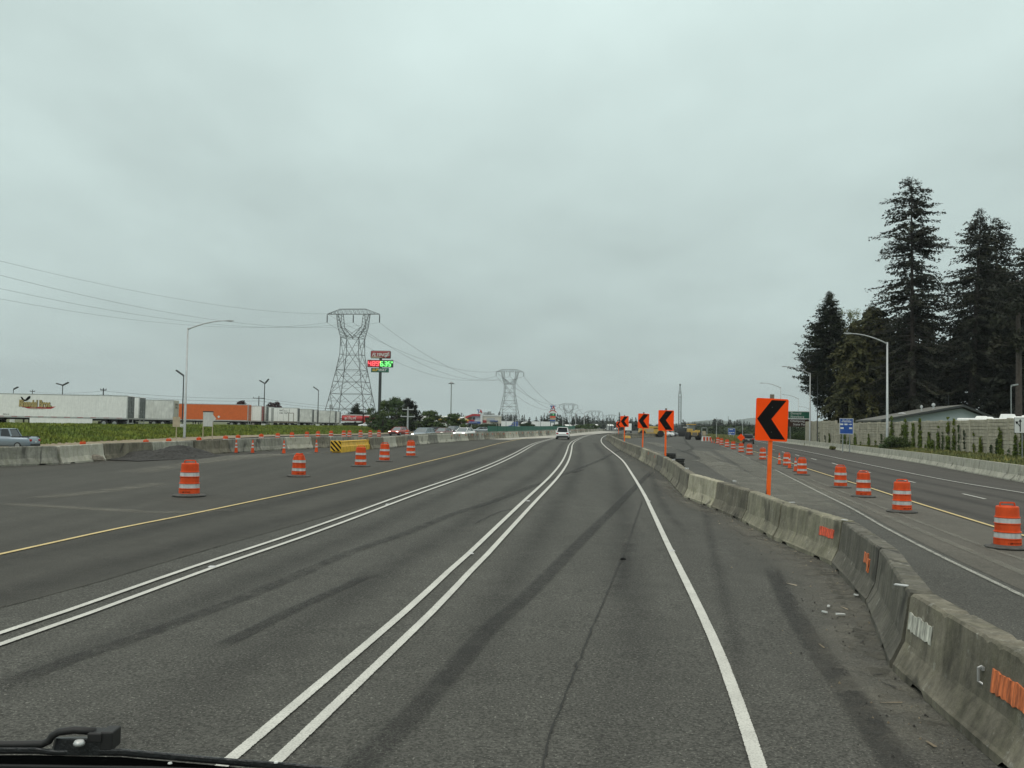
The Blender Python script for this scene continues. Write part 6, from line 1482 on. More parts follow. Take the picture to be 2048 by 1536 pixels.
# ---- tractors
def tractor(loc, rz, mt, label, group=None, long_=True):
    """cab faces -X; rear (fifth wheel) toward +X"""
    t = empty('lorry_tractor', loc, rz, label, 'lorry', group)
    def loft(secs, nm, mt_, **k):
        v = []; f = []
        for x, y0, y1, z0, z1, ty in secs: v += [(x, y0, z0), (x, y1, z0), (x, y1-ty, z1), (x, y0+ty, z1)]
        n = len(secs)
        for i in range(n-1):
            for j in range(4): f.append((i*4+j, i*4+(j+1) % 4, (i+1)*4+(j+1) % 4, (i+1)*4+j)[::-1])
        f += [(0, 1, 2, 3)[::-1] if False else (0, 3, 2, 1)[::-1], ((n-1)*4, (n-1)*4+3, (n-1)*4+2, (n-1)*4+1)[::-1]]
        return MB().add(v, f).build(nm, mt_, t, bevel=.05, **k)
    loft([(-6.6, .35, 2.15, .55, 1.35, .1), (-6.3, .3, 2.2, .5, 1.55, .12), (-4.9, .15, 2.35, .6, 1.85, .15)], 'bonnet', mt)
    loft([(-4.9, .1, 2.4, .7, 1.9, .05), (-4.55, .08, 2.42, .7, 2.9, .12), (-4.0, .08, 2.42, .7, 3.1, .12), (-3.3, .08, 2.42, .7, 3.15, .1)], 'cab', mt)
    loft([(-3.3, .05, 2.45, .75, 3.5, .1), (-2.9, .05, 2.45, .75, 3.75, .12), (-1.5, .05, 2.45, .75, 3.85, .1)], 'sleeper', mt)
    loft([(-4.5, .3, 2.2, 2.95, 3.1, .1), (-3.4, .2, 2.3, 3.1, 3.6, .15)], 'roof_fairing', mt)
    MB().add([(-4.93, .25, 1.92), (-4.93, 2.25, 1.92), (-4.60, 2.15, 2.82), (-4.60, .35, 2.82)], [(0, 3, 2, 1)]).build('windscreen', 'glass', t)
    MB().prism([(-4.6, 1.95), (-3.6, 1.95), (-3.6, 2.75), (-4.35, 2.75)], .055, .07).build('side_window', 'glass', t); MB().prism([(-2.9, 2.2), (-2.2, 2.2), (-2.2, 2.7), (-2.9, 2.7)], .035, .045).build('side_window', 'glass', t)
    MB().box((-6.68, .6, .7), (-6.55, 1.9, 1.35)).build('grille', 'chassis', t); MB().box((-6.85, .2, .3), (-6.55, 2.3, .62)).build('bumper', 'alu', t, bevel=.05)
    for y in (.32, 1.95): MB().box((-6.55, y, .85), (-6.35, y+.25, 1.05)).build('headlight', 'lens', t)
    MB().box((-1.5, .5, .7), (1.4, 2., .95)).build('chassis', 'chassis', t); MB().box((-3.4, .02, .4), (-1.4, .3, .95)).build('fuel_tank', 'alu', t, bevel=.1)
    MB().box((-4.75, -.2, 1.9), (-4.6, .0, 2.5)).build('mirror', 'black', t)
    MB().tube([(-1.3, .2, .8), (-1.3, .2, 4.)], .07, 8).build('exhaust_stack', 'alu', t)
    for x in (-5.6, -.6, .7):
        for y in (.25, 2.25):
            w_ = MB().wheel((x, y, .5), .5, .3 if x < -5 else .5).build('wheel', 'tyre', t); MB().wheel((x, y-.16 if y < 1 else y+.16, .5), .25, .05).build('rim', 'rim', w_)
    return t
x0 = (8-CX)/F*121.; tractor((tA.location.x-16.15*math.cos(R(4))-.9, 120-16.15*math.sin(R(4)), gz(x0, 120)), R(4), 'yellow', 'yellow-brown lorry tractor at the left edge, coupled to the lettered trailer')
def rig(pxr, Y, mt, lab1, lab2, L=15., tm='white'):
    tt = trailer(pxr, Y, lab1, tm, L=L, yaw=1., group='lorries beyond the green screen'); z = tt.location.z
    a = R(1.); tractor((tt.location.x-(L-.2)*math.cos(a)-.9, Y-(L)*math.sin(a), z), a, mt, lab2, 'lorries beyond the green screen')
rig(1118, 480, 'white', 'long white trailer beyond the green screen', 'white lorry tractor with sleeper beyond the green screen', 13.5)
P0 = at(1033, 856, 500); tractor((P0.x+2.2, 500, gz(P0.x, 500)), R(2), 'navy', 'dark blue lorry tractor left of the white one beyond the screen', 'lorries beyond the green screen')
for pxr, Y, l in [(1029, 510, 'white trailer left of the dark blue tractor')]: trailer(pxr, Y, l, 'white', L=10., yaw=1., group='lorries beyond the green screen')
# tanker lorries
def tanker(px, Y, label, L=5.2):
    P0 = at(px, 850, Y); z = gz(P0.x, Y); t = empty('tanker_lorry', (P0.x, Y, z), R(12), label, 'lorry', 'red and white tanker lorries')
    v = []; f = []; n = 20
    for i, (x, s_) in enumerate([(-L/2, .7), (-L/2+.15, 1.), (L/2-.15, 1.), (L/2, .7)]):
        for k in range(n): a = 2*math.pi*k/n; v.append((x, 1.25*s_*math.cos(a), 2.2+.95*s_*math.sin(a)))
    for i in range(3):
        for k in range(n): f.append((i*n+k, i*n+(k+1) % n, (i+1)*n+(k+1) % n, (i+1)*n+k)[::-1])
    f += [tuple(range(n)), tuple(3*n+k for k in range(n))[::-1]]
    MB().add(v, f).build('tank', 'red', t, smooth=False); MB().box((-L/2+.1, -.85, 3.0), (L/2-.1, .85, 3.2)).build('top_walkway', 'signwhite', t, bevel=.05)
    MB().box((-L/2+.1, -1.27, 1.25), (L/2-.1, 1.27, 1.62)).build('lower_band', 'signwhite', t); marks(L*.6, .75, 'signwhite', t, (-.3, -1.27, 2.35), 14, ext=.04)
    MB().box((L/2+.2, -1.2, .8), (L/2+2.2, 1.2, 2.9)).build('cab', 'red', t, bevel=.15); MB().box((L/2+.5, -1.22, 1.9), (L/2+1.7, -1.18, 2.6)).build('side_window', 'glass', t); MB().box((L/2+.3, -1.0, 2.9), (L/2+2.0, 1.0, 3.2)).build('roof_fairing', 'signwhite', t, bevel=.1)
    MB().box((-L/2, -.9, .7), (L/2+2.2, .9, 1.1)).build('chassis', 'chassis', t)
    for x in (-L/2+.8, -L/2+1.9, L/2+1.2):
        for y in (-1., 1.): MB().wheel((x, y, .5), .5, .3).build('wheel', 'tyre', t)
tanker(704, 238, 'left red and white tanker lorry behind the trailers, lettering on its side'); tanker(735, 250, 'right red and white tanker lorry under the pylon', 3.5)
# ================================================================== CARS
def car(loc, rz, mt, label, kind='sedan', lights=True, group='cars on the oncoming lanes', name='car', cat='car'):
    """faces -Y; length along Y"""
    K = dict(sedan=dict(L=4.7, W=1.82, H=1.44, belt=.92, hood=.88, g0=1.15, r0=1.9, r1=3.5, g1=4.25, trunk=1.0),
             hatch=dict(L=4.3, W=1.78, H=1.52, belt=.95, hood=.92, g0=.95, r0=1.75, r1=3.8, g1=4.22, trunk=1.0),
             suv=dict(L=4.65, W=1.86, H=1.69, belt=1.05, hood=1.02, g0=1.15, r0=1.85, r1=4.1, g1=4.5, trunk=1.08),
             pickup=dict(L=5.4, W=1.98, H=1.82, belt=1.15, hood=1.12, g0=1.35, r0=2.05, r1=3.35, g1=3.7, trunk=1.12))[kind]
    t = empty(name, loc, rz, label, cat, group); L, W_, H = K['L'], K['W'], K['H']; bl = K['belt']; w2 = W_/2
    ys = [0, .12, .45, K['g0'], K['g0']+.5, L*.5, K['g1']-.2, L-.25, L-.06, L]
    top = [.55, .74, K['hood']-.06, K['hood'], bl, bl, K['trunk'], K['trunk'], K['trunk']-.14, .62]
    wid = [w2*.80, w2*.93, w2*.98, w2, w2, w2, w2, w2*.98, w2*.94, w2*.88]
    v = []; f = []
    for y, z, w_ in zip(ys, top, wid):
        sec = [(w_*.9, .24), (w_, .42), (w_*1.0, .66*z+.1), (w_*.93, z-.03), (w_*.80, z)]
        for x, zz in [(-a, b) for a, b in sec]+[(a, b) for a, b in sec[::-1]]: v.append((x, y, zz))
    n = 10
    for i in range(len(ys)-1):
        for k in range(n): f.append((i*n+k, i*n+(k+1) % n, (i+1)*n+(k+1) % n, (i+1)*n+k))
    f += [tuple(range(n))[::-1], tuple((len(ys)-1)*n+k for k in range(n))]
    MB().add(v, f).build('body', mt, t, smooth=True, bevel=0)
    c = [(K['g0'], bl-.02, w2*.86), (K['r0'], H-.05, w2*.70), (K['r1'], H-.04, w2*.68), (K['g1'], bl, w2*.84)]
    # glasshouse and roof
    v = [];
    for y, z, w_ in c: v += [(-w_, y, z), (w_, y, z)]
    a, b, c_, d = c; v2 = [(-w2*.86, a[0], bl-.03), (w2*.86, a[0], bl-.03), (w2*.70, b[0], H-.05), (-w2*.70, b[0], H-.05), (w2*.68, c_[0], H-.04), (-w2*.68, c_[0], H-.04), (w2*.84, d[0], bl-.03), (-w2*.84, d[0], bl-.03)]
    MB().add(v2, [(0, 1, 2, 3), (3, 2, 4, 5), (5, 4, 6, 7), (1, 6, 4, 2), (0, 3, 5, 7)]).build('windows', 'glassgrey' if lights else 'glass', t)
    MB().add([(-w2*.72, b[0]-.03, H-.05), (w2*.72, b[0]-.03, H-.05), (w2*.70, c_[0]+.05, H-.04), (-w2*.70, c_[0]+.05, H-.04), (-w2*.62, b[0]+.15, H), (w2*.62, b[0]+.15, H), (w2*.60, c_[0]-.1, H), (-w2*.60, c_[0]-.1, H)], [(4, 5, 6, 7), (0, 1, 5, 4), (1, 2, 6, 5), (2, 3, 7, 6), (3, 0, 4, 7)]).build('roof', mt, t, smooth=True)
    for s in (-1, 1):
        mb = MB(); mb.tube([(s*w2*.87, a[0], bl-.02), (s*w2*.71, b[0], H-.04)], .04, 4); mb.tube([(s*w2*.69, c_[0], H-.03), (s*w2*.85, d[0], bl-.02)], .06, 4); ym = (b[0]+c_[0])/2; mb.tube([(s*w2*.70, ym, H-.03), (s*w2*.865, ym+.05, bl-.02)], .035, 4); mb.build('pillar', mt, t)
        MB().box((s*w2-.02 if s > 0 else s*w2-.17, a[0]+.35, bl), (s*w2+.17 if s > 0 else s*w2+.02, a[0]+.47, bl+.15)).build('mirror', mt, t, bevel=.03)
        MB().box((s*w2*.72-.17, -.01+.08, .60), (s*w2*.72+.17, .2, .74)).build('headlight', 'headlamp' if lights else 'lens', t, bevel=.02)
        MB().box((s*w2*.76-.15, L-.12, .72), (s*w2*.76+.15, L+.012, .92)).build('tail_light', 'taillamp', t, bevel=.02)
        for y in (L*.18, L*.80):
            w_ = MB().wheel((0, 0, 0), .33, .24).build('wheel', 'tyre', t); w_.location = (s*(w2-.12), y, .33); w_.rotation_euler = (0, 0, math.pi/2)
            r_ = MB().wheel((0, -s*-.115 if False else (-.12 if s > 0 else .12), 0), .2, .03).build('rim', 'rim', w_)
    MB().box((-w2*.5, -.012, .42), (w2*.5, .1, .62)).build('grille', 'chassis', t); MB().box((-w2*.85, -.02, .24), (w2*.85, .2, .40)).build('bumper', 'chassis', t, bevel=.03)
    MB().box((-w2*.86, L-.2, .25), (w2*.86, L+.03, .50)).build('rear_bumper', 'chassis', t, bevel=.03); MB().box((-.16, L+.012, .62), (.16, L+.025, .74)).build('number_plate', 'signwhite', t)
    if kind == 'pickup':
        MB().box((-w2*.94, K['g1']+.02, K['trunk']-.02), (-w2*.80, L-.03, K['trunk']+.03)).box((w2*.80, K['g1']+.02, K['trunk']-.02), (w2*.94, L-.03, K['trunk']+.03)).build('bed_rail', 'chassis', t)
    return t
# the two vehicles going our way
P0 = at(1124.7, 870, 134); P0.z = gz0(P0.x, 134); c = car((P0.x+.4, P0.y+4.6, P0.z+ROADZ+.03), R(180-5), 'carwhite', 'white crossover car driving ahead in our lane, seen from behind', 'suv', False, None)
MB().box((-.60, 4.50, 1.08), (.60, 4.56, 1.42)).build('rear_window', 'glass', c); MB().box((-.62, 4.0, 1.62), (.62, 4.42, 1.70)).build('roof_spoiler', 'carwhite', c, bevel=.02); MB().box((-.5, 4.63, .62), (.5, 4.68, .72)).build('trim', 'alu', c)
P0 = at(1497.5, 870, 162); P0.z = gz0(P0.x, 162); c = car((P0.x+1.1, P0.y+4.5, P0.z+ROADZ+.03), R(180-14), 'cardark', 'dark green sport utility vehicle on the right road ahead, seen from behind', 'suv', False, None)
MB().box((-.66, 4.52, 1.10), (.66, 4.57, 1.50)).build('rear_window', 'glass', c)
# pickup at the left edge, seen from the side, heading left
Yp = 84; xr = (75-CX)/F*Yp; zz = at(75, 898, Yp).z
c = car((xr-5.4, Yp, gz(xr, Yp)+ROADZ), R(-90), 'carblue', 'silver-blue pickup cut off by the left edge, behind the left barrier', 'pickup', False, 'cars on the oncoming lanes', 'pickup_truck', 'pickup')
# oncoming cars: column, roof row, width px, colour
for px, yt, wpx, Hc, mt, kd, l in [(786, 860, 24, 1.44, 'carred', 'sedan', 'red-grey saloon with lit headlamps, leftmost oncoming car'), (834, 856, 31, 1.52, 'carblue', 'hatch', 'silver-blue hatchback with bright headlamps coming toward us'), (875, 856.5, 25, 1.44, 'carmaroon', 'sedan', 'dark maroon saloon with headlamps on'),
    (897, 853.5, 19, 1.6, 'cargrey', 'suv', 'dark grey crossover behind the maroon saloon'), (917, 856.3, 28, 1.44, 'carwhite', 'sedan', 'white saloon just left of the green screen'), (983, 854.5, 17, 1.5, 'carsilver', 'hatch', 'silver car roof showing over the green screen, left one'),
    (1038, 854.5, 16, 1.5, 'cartan', 'sedan', 'pale car roof over the green screen below the white tractor'), (1072, 854.5, 15, 1.45, 'carsilver', 'sedan', 'silver car roof over the green screen under the trailer'), (1096, 854, 14, 1.5, 'carwhite', 'hatch', 'white car above the green screen beside the stacked sign'),
    (1140, 855, 9, 1.5, 'carwhite', 'sedan', 'white car roof at the right end of the green screen'), (1156, 855, 7.5, 1.6, 'cargrey', 'suv', 'far dark car with lit headlamps beyond the screen'), (1179, 854.5, 8, 1.5, 'carsilver', 'hatch', 'far silver car with lit headlamps, middle of the distant queue'), (1195, 855, 7, 1.45, 'cartan', 'sedan', 'far pale car in the distant queue'), (1214, 855, 6, 1.45, 'carsilver', 'sedan', 'far silver car below the dark poles'), (1232, 855, 6.5, 1.45, 'carwhite', 'sedan', 'far white car left of the smallest chevron')]:
    Y = 1.95*F/wpx; T = at(px, yt, Y); z = gz(T.x, Y)
    car((T.x, Y, max(z, T.z-Hc-.12)+.04), R(-14 if px > 950 else -18), mt, l, kd, True)
# parked cars behind (roofs)
for px, yb, Y, mt, l in [(846, 860, 205, 'cargrey', 'parked dark car behind the oncoming silver-blue hatchback'), (944, 860, 240, 'carsilver', 'parked pale car by the hedge before the canopy'), (716, 853, 226, 'carwhite', 'white car parked before the left tanker lorry'), (745, 853, 236, 'carwhite', 'white car parked before the right tanker lorry'), (862, 857, 260, 'carwhite', 'white car parked behind the wide low tree')]:
    T = at(px, yb, Y); car((T.x, Y, gz(T.x, Y)), R(-75), mt, l, 'sedan', False, 'parked cars')
# white van and far lorry behind the smallest chevron
P0 = at(1259, 860, 330); z = gz(P0.x, 330); t = empty('box_van', (P0.x-.4, 330, z), R(170), 'white box van driving away behind the smallest chevron sign', 'van')
MB().box((-1.15, 0, .8), (1.15, 4.5, 3.2)).build('box', 'white', t, bevel=.05); MB().box((-1.0, -1.9, .5), (1.0, -.05, 2.2), taper=.12).build('cab', 'white', t, bevel=.1); MB().box((-1.1, 4.5, .5), (1.1, 4.6, .8)).build('bumper', 'chassis', t)
for x in (-.95, .95):
    for y in (-1.1, 3.4): w_ = MB().wheel((0, 0, 0), .42, .3).build('wheel', 'tyre', t); w_.location = (x, y, .42); w_.rotation_euler = (0, 0, math.pi/2)
# ================================================================== GREEN GLARE SCREEN
sp = crom(B2[3:], 1.); sp = [q for q in crom(B2[1:], 1.) if q.y > 158 and CX+F*q.x/q.y < 1151]
mb = MB(); vs = []; fs = []
for i, q in enumerate(sp):
    z = gz(q.x, q.y)+ROADZ+.80
    d_ = (sp[min(i+1, len(sp)-1)]-sp[max(i-1, 0)]).normalized(); nr = Vector((d_.y, -d_.x))
    for e in (.03, -.03):
        vs += [(q.x+nr.x*e, q.y+nr.y*e, z), (q.x+nr.x*e, q.y+nr.y*e, z+.92)]
    if i: a = (i-1)*4; b = i*4; fs += [(a, b, b+1, a+1), (a+1, b+1, b+3, a+3), (a+2, a+3, b+3, b+2)]
fs += [(0, 1, 3, 2)]
scr = empty('glare_screen', (sp[0].x, sp[0].y, gz(sp[0].x, sp[0].y)), 0, 'long green glare screen fixed along the top of the rear barrier', 'screen')
o = mb.add(vs, fs).build('panel', 'screen', scr); o.matrix_parent_inverse = Matrix.Translation(-scr.location)
for i in range(0, len(sp), 8):
    q = sp[i]; z = gz(q.x, q.y)+ROADZ+.78; pp = MB().box((-.05, -.05, 0), (.05, .05, .99)).build('post', 'screen', scr); pp.location = (q.x-scr.location.x, q.y-scr.location.y-.06, z-scr.location.z)
# ================================================================== BUILDINGS
def bat(px, py, Y, t): p = at(px, py, Y); return p.x-t.location.x, p.z-t.location.z
def bbox(t, px0, py0, px1, py1, Y, dep, mt, nm, y0=0., bevel=0):
    a = bat(px0, py1, Y, t); b = bat(px1, py0, Y, t); return MB().box((a[0], y0, a[1]), (b[0], y0+dep, b[1])).build(nm, mt, t, bevel=bevel)
Y = 400; P0 = at(965, 860, Y); t = empty('travel_stop', (P0.x, Y, min(P0.z, gz(P0.x, Y))), 0, 'white travel stop building with curved red roof, blue canopy band and rooftop letters', 'building')
bbox(t, 964.5, 831.3, 1002, 862, Y, 18, 'beige', 'wall', .3); bbox(t, 943, 832, 960.2, 862, Y, 14, 'whitewall', 'wall', .1); bbox(t, 960, 826.8, 965.2, 862, Y, 6, 'whitewall', 'tower', -.6)
bbox(t, 964.8, 830.8, 1002.5, 832.2, Y, 18.5, 'whitewall', 'parapet', .05); bbox(t, 973.3, 835.8, 989.5, 841.6, Y, .3, 'alu', 'louvre', .1); bbox(t, 965.4, 840.5, 973, 845.3, Y, .4, 'darkred', 'red_sign', -.1); bbox(t, 980.5, 841.2, 996, 842.8, Y, 2., 'navy', 'awning', -1.6); bbox(t, 927, 831.2, 944, 846, Y, 10, 'beige', 'wall', 6)
for px in (994, 999): bbox(t, px, 847, px+3, 859, Y, .4, 'glass', 'arch_window', .05)
bbox(t, 945.3, 834.6, 950, 839., Y, .3, 'glass', 'window', -.1)
for px in (933, 937, 941): bbox(t, px, 848, px+2.6, 858, Y, .3, 'glass', 'window', 5.8)
pts = [bat(931+29*k/12, 836.5-7.0*math.sin(min(1., (k+1)/12*1.08)*math.pi*.62), Y, t) for k in range(13)]
v = []; f = []
for i, (x, z) in enumerate(pts): v += [(x, -1.2, z-.45), (x, -1.2, z+.35), (x, 8, z+.35), (x, 8, z-.45)]
for i in range(12):
    for k in range(4): f.append((i*4+k, (i+1)*4+k, (i+1)*4+(k+1) % 4, i*4+(k+1) % 4))
f += [(0, 1, 2, 3), (51, 50, 49, 48)]; MB().add(v, f).build('curved_roof', 'red', t)
cn = bbox(t, 930, 842.9, 960, 846.6, Y-8, 8, 'navy', 'canopy', -8); bbox(t, 936.5, 839.5, 949, 842.8, Y, .4, 'red', 'red_band', -.3)
x0, z0 = bat(942, 844.7, Y-8, t); marks(3.6, .4, 'signwhite', t, (x0+1, -8.02, z0), 16, ext=.05)
x0, z0 = bat(959.2, 822.9, Y, t); text('T', 1.9, 'navy', t, (x0-.5, -.7, z0), ext=.15, bold=.08); text('A', 1.9, 'red', t, (x0+.55, -.7, z0), ext=.2, bold=.08)
for px in (931, 943, 957): a = bat(px, 846.6, Y-8, t); MB().box((a[0]-.2, -7.5, 0), (a[0]+.2, -7.1, a[1])).build('column', 'whitewall', t)
for px, w_, h_ in ((971, 2.2, 1.4), (978, 1.5, 1.8), (984, 1.6, 1.)): a = bat(px, 831, Y, t); MB().box((a[0]-w_/2, 6, a[1]-.2), (a[0]+w_/2, 8, a[1]+h_)).build('roof_unit', 'steel', t)
# fuel canopy with yellow and red band
Y = 370; P0 = at(905, 860, Y); t = empty('fuel_canopy', (P0.x, Y, gz(P0.x, Y)), 0, 'fuel station canopy with yellow and red fascia behind the trees', 'canopy')
bbox(t, 876, 839, 935.5, 841.4, Y, 12, 'attyellow', 'yellow_fascia', 0, .1); bbox(t, 876, 841.5, 935.5, 844.6, Y, 12, 'darkred', 'red_fascia', .05); bbox(t, 877, 836.6, 932, 839., Y, 10, 'beige', 'roof', 1)
for px in (880, 895, 912, 928): a = bat(px, 844.6, Y, t); MB().box((a[0]-.25, 5, 0), (a[0]+.25, 5.5, a[1])).build('column', 'whitewall', t); MB().box((a[0]-.5, 4.6, 0), (a[0]+.5, 5.9, 1.7)).build('fuel_pump', 'steel', t, bevel=.05)
# long white sheds
for px0, px1, yt, Y, l in [(826, 892, 830.5, 470, 'long low white-roofed shed behind the trees, left of the canopy'), (820, 848, 834, 420, 'smaller pale shed behind the pale utility pole'), (898, 934, 833.2, 500, 'white-roofed shed behind the high mast'), (1112, 1160, 848.5, 480, 'low white shed roof beyond the stacked sign'), (1178, 1196, 848, 520, 'small white pitched roof right of the far street lamps'), (1218, 1227, 848.5, 560, 'white box building with grey doors left of the smallest chevron')]:
    P0 = at((px0+px1)/2, 858, Y); t = empty('shed', (P0.x, Y, gz(P0.x, Y)-.3), 0, l, 'shed'); a = bat(px0, yt, Y, t); b = bat(px1, yt, Y, t); h = max(2.5, a[1])
    MB().box((a[0], 0, 0), (b[0], 14, h-.9)).build('wall', 'offwhite', t); MB().add([(a[0]-.3, -.4, h-.95), (b[0]+.3, -.4, h-.95), (b[0]+.3, 7, h), (a[0]-.3, 7, h), (b[0]+.3, 14.4, h-.95), (a[0]-.3, 14.4, h-.95)], [(0, 1, 2, 3), (3, 2, 4, 5), (0, 3, 5), (1, 4, 2)]).build('roof', 'whitewall', t)
    n = max(2, int((b[0]-a[0])/5)); 
    for k in range(n): xx = a[0]+(b[0]-a[0])*(k+.5)/n; MB().box((xx-.9, -.04, .1), (xx+.9, 0, min(h-1.2, 2.6))).build('door', 'steel', t)
# stacked roadside sign
Y = 330; P0 = at(1105.5, 858, Y); t = empty('stacked_pylon_sign', (P0.x, Y, gz(P0.x, Y)), 0, 'tall stacked roadside sign with emblem, red arch, green prices and small panels', 'sign')
for px in (1101.3, 1108.7): a = bat(px, 845, Y, t); MB().box((a[0]-.13, 0, 0), (a[0]+.13, .25, bat(px, 818, Y, t)[1])).build('post', 'darksteel', t)
for y0_, y1_, x0_, x1_, mt, nm in ((811.3, 813., 1100, 1111.2, 'navy', 'emblem_bar'), (826.8, 832, 1100, 1111.5, 'signgreen', 'price_board'), (832.2, 835.5, 1100, 1111, 'patchred', 'panel'), (835.7, 839.3, 1100, 1110.6, 'tan', 'panel'), (839.6, 842, 1099.8, 1110.4, 'navy', 'panel'), (842.2, 845.4, 1100, 1110.2, 'carblue', 'panel')):
    bbox(t, x0_, y0_, x1_, y1_, Y, .35, mt, nm, -.2)
a = bat(1103.5, 815.2, Y, t); text('T', 1.55, 'navy', t, (a[0]-.1, -.1, a[1]), ext=.12, bold=.07); a = bat(1107, 815.6, Y, t); text('A', 1.55, 'red', t, (a[0], -.1, a[1]), ext=.15, bold=.07)
a = bat(1106, 829.4, Y, t); marks(.8, .5, 'ledgreen', t, (a[0]+.4, -.22, a[1]), 17)
arc = [bat(1097.8+15.2*k/10, 825-4.2*math.sin(math.pi*k/10), Y, t) for k in range(11)]; MB().tube([(x, 0, z) for x, z in arc], .16, 6).build('arch', 'red', t); bbox(t, 1101, 822.5, 1110, 826.5, Y, .3, 'whitewall', 'arch_panel', -.1)
# blue sign under pylon
t, W_, zb, zt = signpost('shop_sign', 698.5, 832, 709.5, 837, 250, 'navy', 'small blue shop sign above the left tanker lorry', (.3, .7), 'steel', .06, None)
marks(1.0, .2, 'signwhite', t, (0, -.032, (zt+zb)/2), 15)
P0 = at(662, 812, 232); t = empty('pole_box_sign', (P0.x, 232, gz(P0.x, 232)), 0, 'grey box sign on a slanting pole beside the left leg of the nearest pylon', 'sign'); zz = P0.z-t.location.z; MB().box((-.35, -.35, zz-.5), (.35, .35, zz+.35), taper=.05).build('box', 'steel', t); MB().tube([(-.3, 0, 0), (-.1, 0, zz-.4)], .06, 6).build('pole', 'darksteel', t)
# ================================================================== CONSTRUCTION MACHINES AND CRANE
def machine(px, py, Y, rz, label, kind, mt='yellow'):
    P0 = at(px, py, Y); z = gz0(P0.x, Y)+ROADZ; t = empty(kind, (P0.x, Y, z), rz, label, 'machine'); return t
Yg = G(1388.5, 877).y; Yg = 2.6*F/25.5
P0 = at(1388.5, 870, Yg); t = empty('road_grader', (P0.x, Yg, gz0(P0.x, Yg)+ROADZ), R(4), 'yellow tractor-like grader seen from behind on the closed road', 'machine')
for x in (-1.05, 1.05):
    for y in (0, 1.7): w_ = MB().wheel((0, 0, 0), .78, .5).build('wheel', 'tyre', t); w_.location = (x, y, .78); w_.rotation_euler = (0, 0, math.pi/2)
MB().box((-.75, -.4, .95), (.75, 2.8, 1.85), taper=.06).build('engine_hood', 'yellow', t, bevel=.06); MB().box((-.5, -.5, .75), (.5, -.38, 1.5)).build('radiator', 'wood', t)
MB().box((-1.2, -.35, 1.55), (-.4, 1.4, 2.25)).build('side_box', 'yellow', t, bevel=.05); MB().box((.4, -.3, 1.5), (1.1, 1.2, 2.0)).build('side_box', 'yellow', t, bevel=.05)
MB().box((-.75, 1.6, 1.9), (.65, 3.2, 3.05), taper=.1).build('cab', 'glassgrey', t); MB().box((-.85, 1.5, 3.05), (.75, 3.3, 3.2)).build('cab_roof', 'yellow', t); MB().tube([(.3, .5, 2.), (.3, .5, 3.0)], .06, 6).build('exhaust', 'darksteel', t)
MB().box((-.25, -.45, 1.1), (.25, -.5+.04, 1.5)).build('warning_plate', 'sign_orange', t); MB().box((-1.1, -.1, .6), (1.1, .3, .85)).build('rear_axle', 'chassis', t)
Y = 215; P0 = at(1309, 856, Y); t = empty('wheeled_scraper', (P0.x-.8, Y, gz0(P0.x, Y)+ROADZ), 0, 'large yellow earth scraper side on behind the second and third chevrons', 'machine')
for x in (-1.9, 2.2):
    for y in (0, 2.2): MB().wheel((x, y, .75), .75, .6).build('wheel', 'tyre', t)
MB().prism([(-2.6, .9), (-2.4, 2.3), (-1.2, 2.45), (2.6, 2.3), (3.2, 1.6), (3.2, 1.0), (.9, .6), (-1., .6)], 0, 2.4).build('bowl', 'yellow', t, bevel=.06); MB().box((-2.2, .2, 2.2), (-.4, 2.2, 3.2), taper=.12).build('cab', 'yellow', t, bevel=.05); MB().box((-2., .17, 2.45), (-.7, .2, 3.0)).build('cab_window', 'glass', t)
MB().box((-1.0, -.03, 1.0), (.6, .0, 1.9)).build('side_plate', 'tan', t); MB().box((.6, -.05, 1.9), (3., .1, 2.05)).build('rail', 'chassis', t)
Y = 260; P0 = at(1368, 862, Y); t = empty('paving_machine', (P0.x, Y, gz0(P0.x, Y)+ROADZ), 0, 'dark paving machine with white canopy roof left of the yellow grader', 'machine')
MB().box((-1.6, 0, .5), (1.6, 3.2, 1.5)).build('body', 'chassis', t, bevel=.08); MB().box((.2, .3, 2.5), (1.7, 2.8, 2.65)).build('canopy', 'white', t)
for x, y in ((.3, .4), (1.6, .4), (.3, 2.7), (1.6, 2.7)): MB().box((x-.05, y-.05, 1.5), (x+.05, y+.05, 2.5)).build('canopy_post', 'darksteel', t)
MB().box((-3.2, .2, 1.6), (-.2, .8, 1.9)).build('conveyor', 'darksteel', t); MB().box((-1.8, -.1, 0), (1.8, .5, .5)).box((-1.8, 2.7, 0), (1.8, 3.3, .5)).build('track', 'tyre', t)
for k, (px, py, Y, mt, l) in enumerate([(1349, 860, 235, 'carwhite', 'white utility pickup right of the third chevron'), (1356, 861, 250, 'cargrey', 'grey pickup parked by the paving machine'), (1340, 861, 270, 'carred', 'red works car behind the third chevron')]):
    P0 = at(px, py, Y); car((P0.x, Y, gz0(P0.x, Y)+ROADZ), R(70), mt, l, 'pickup' if k < 2 else 'sedan', False, 'works vehicles')
P0 = at(1409, 856, 330); t = empty('road_gantry_frame', (P0.x, 330, gz0(P0.x, 330)), 0, 'small grey portal frame above the road works left of the field', 'frame'); MB().box((-1., 0, 0), (-.8, .3, 2.9)).box((.8, 0, 0), (1., .3, 2.9)).box((-1., 0, 2.6), (1., .3, 2.9)).build('frame', 'steel', t); MB().box((-.5, .4, 0), (.5, 1.4, 1.6)).build('housing', 'tan', t)
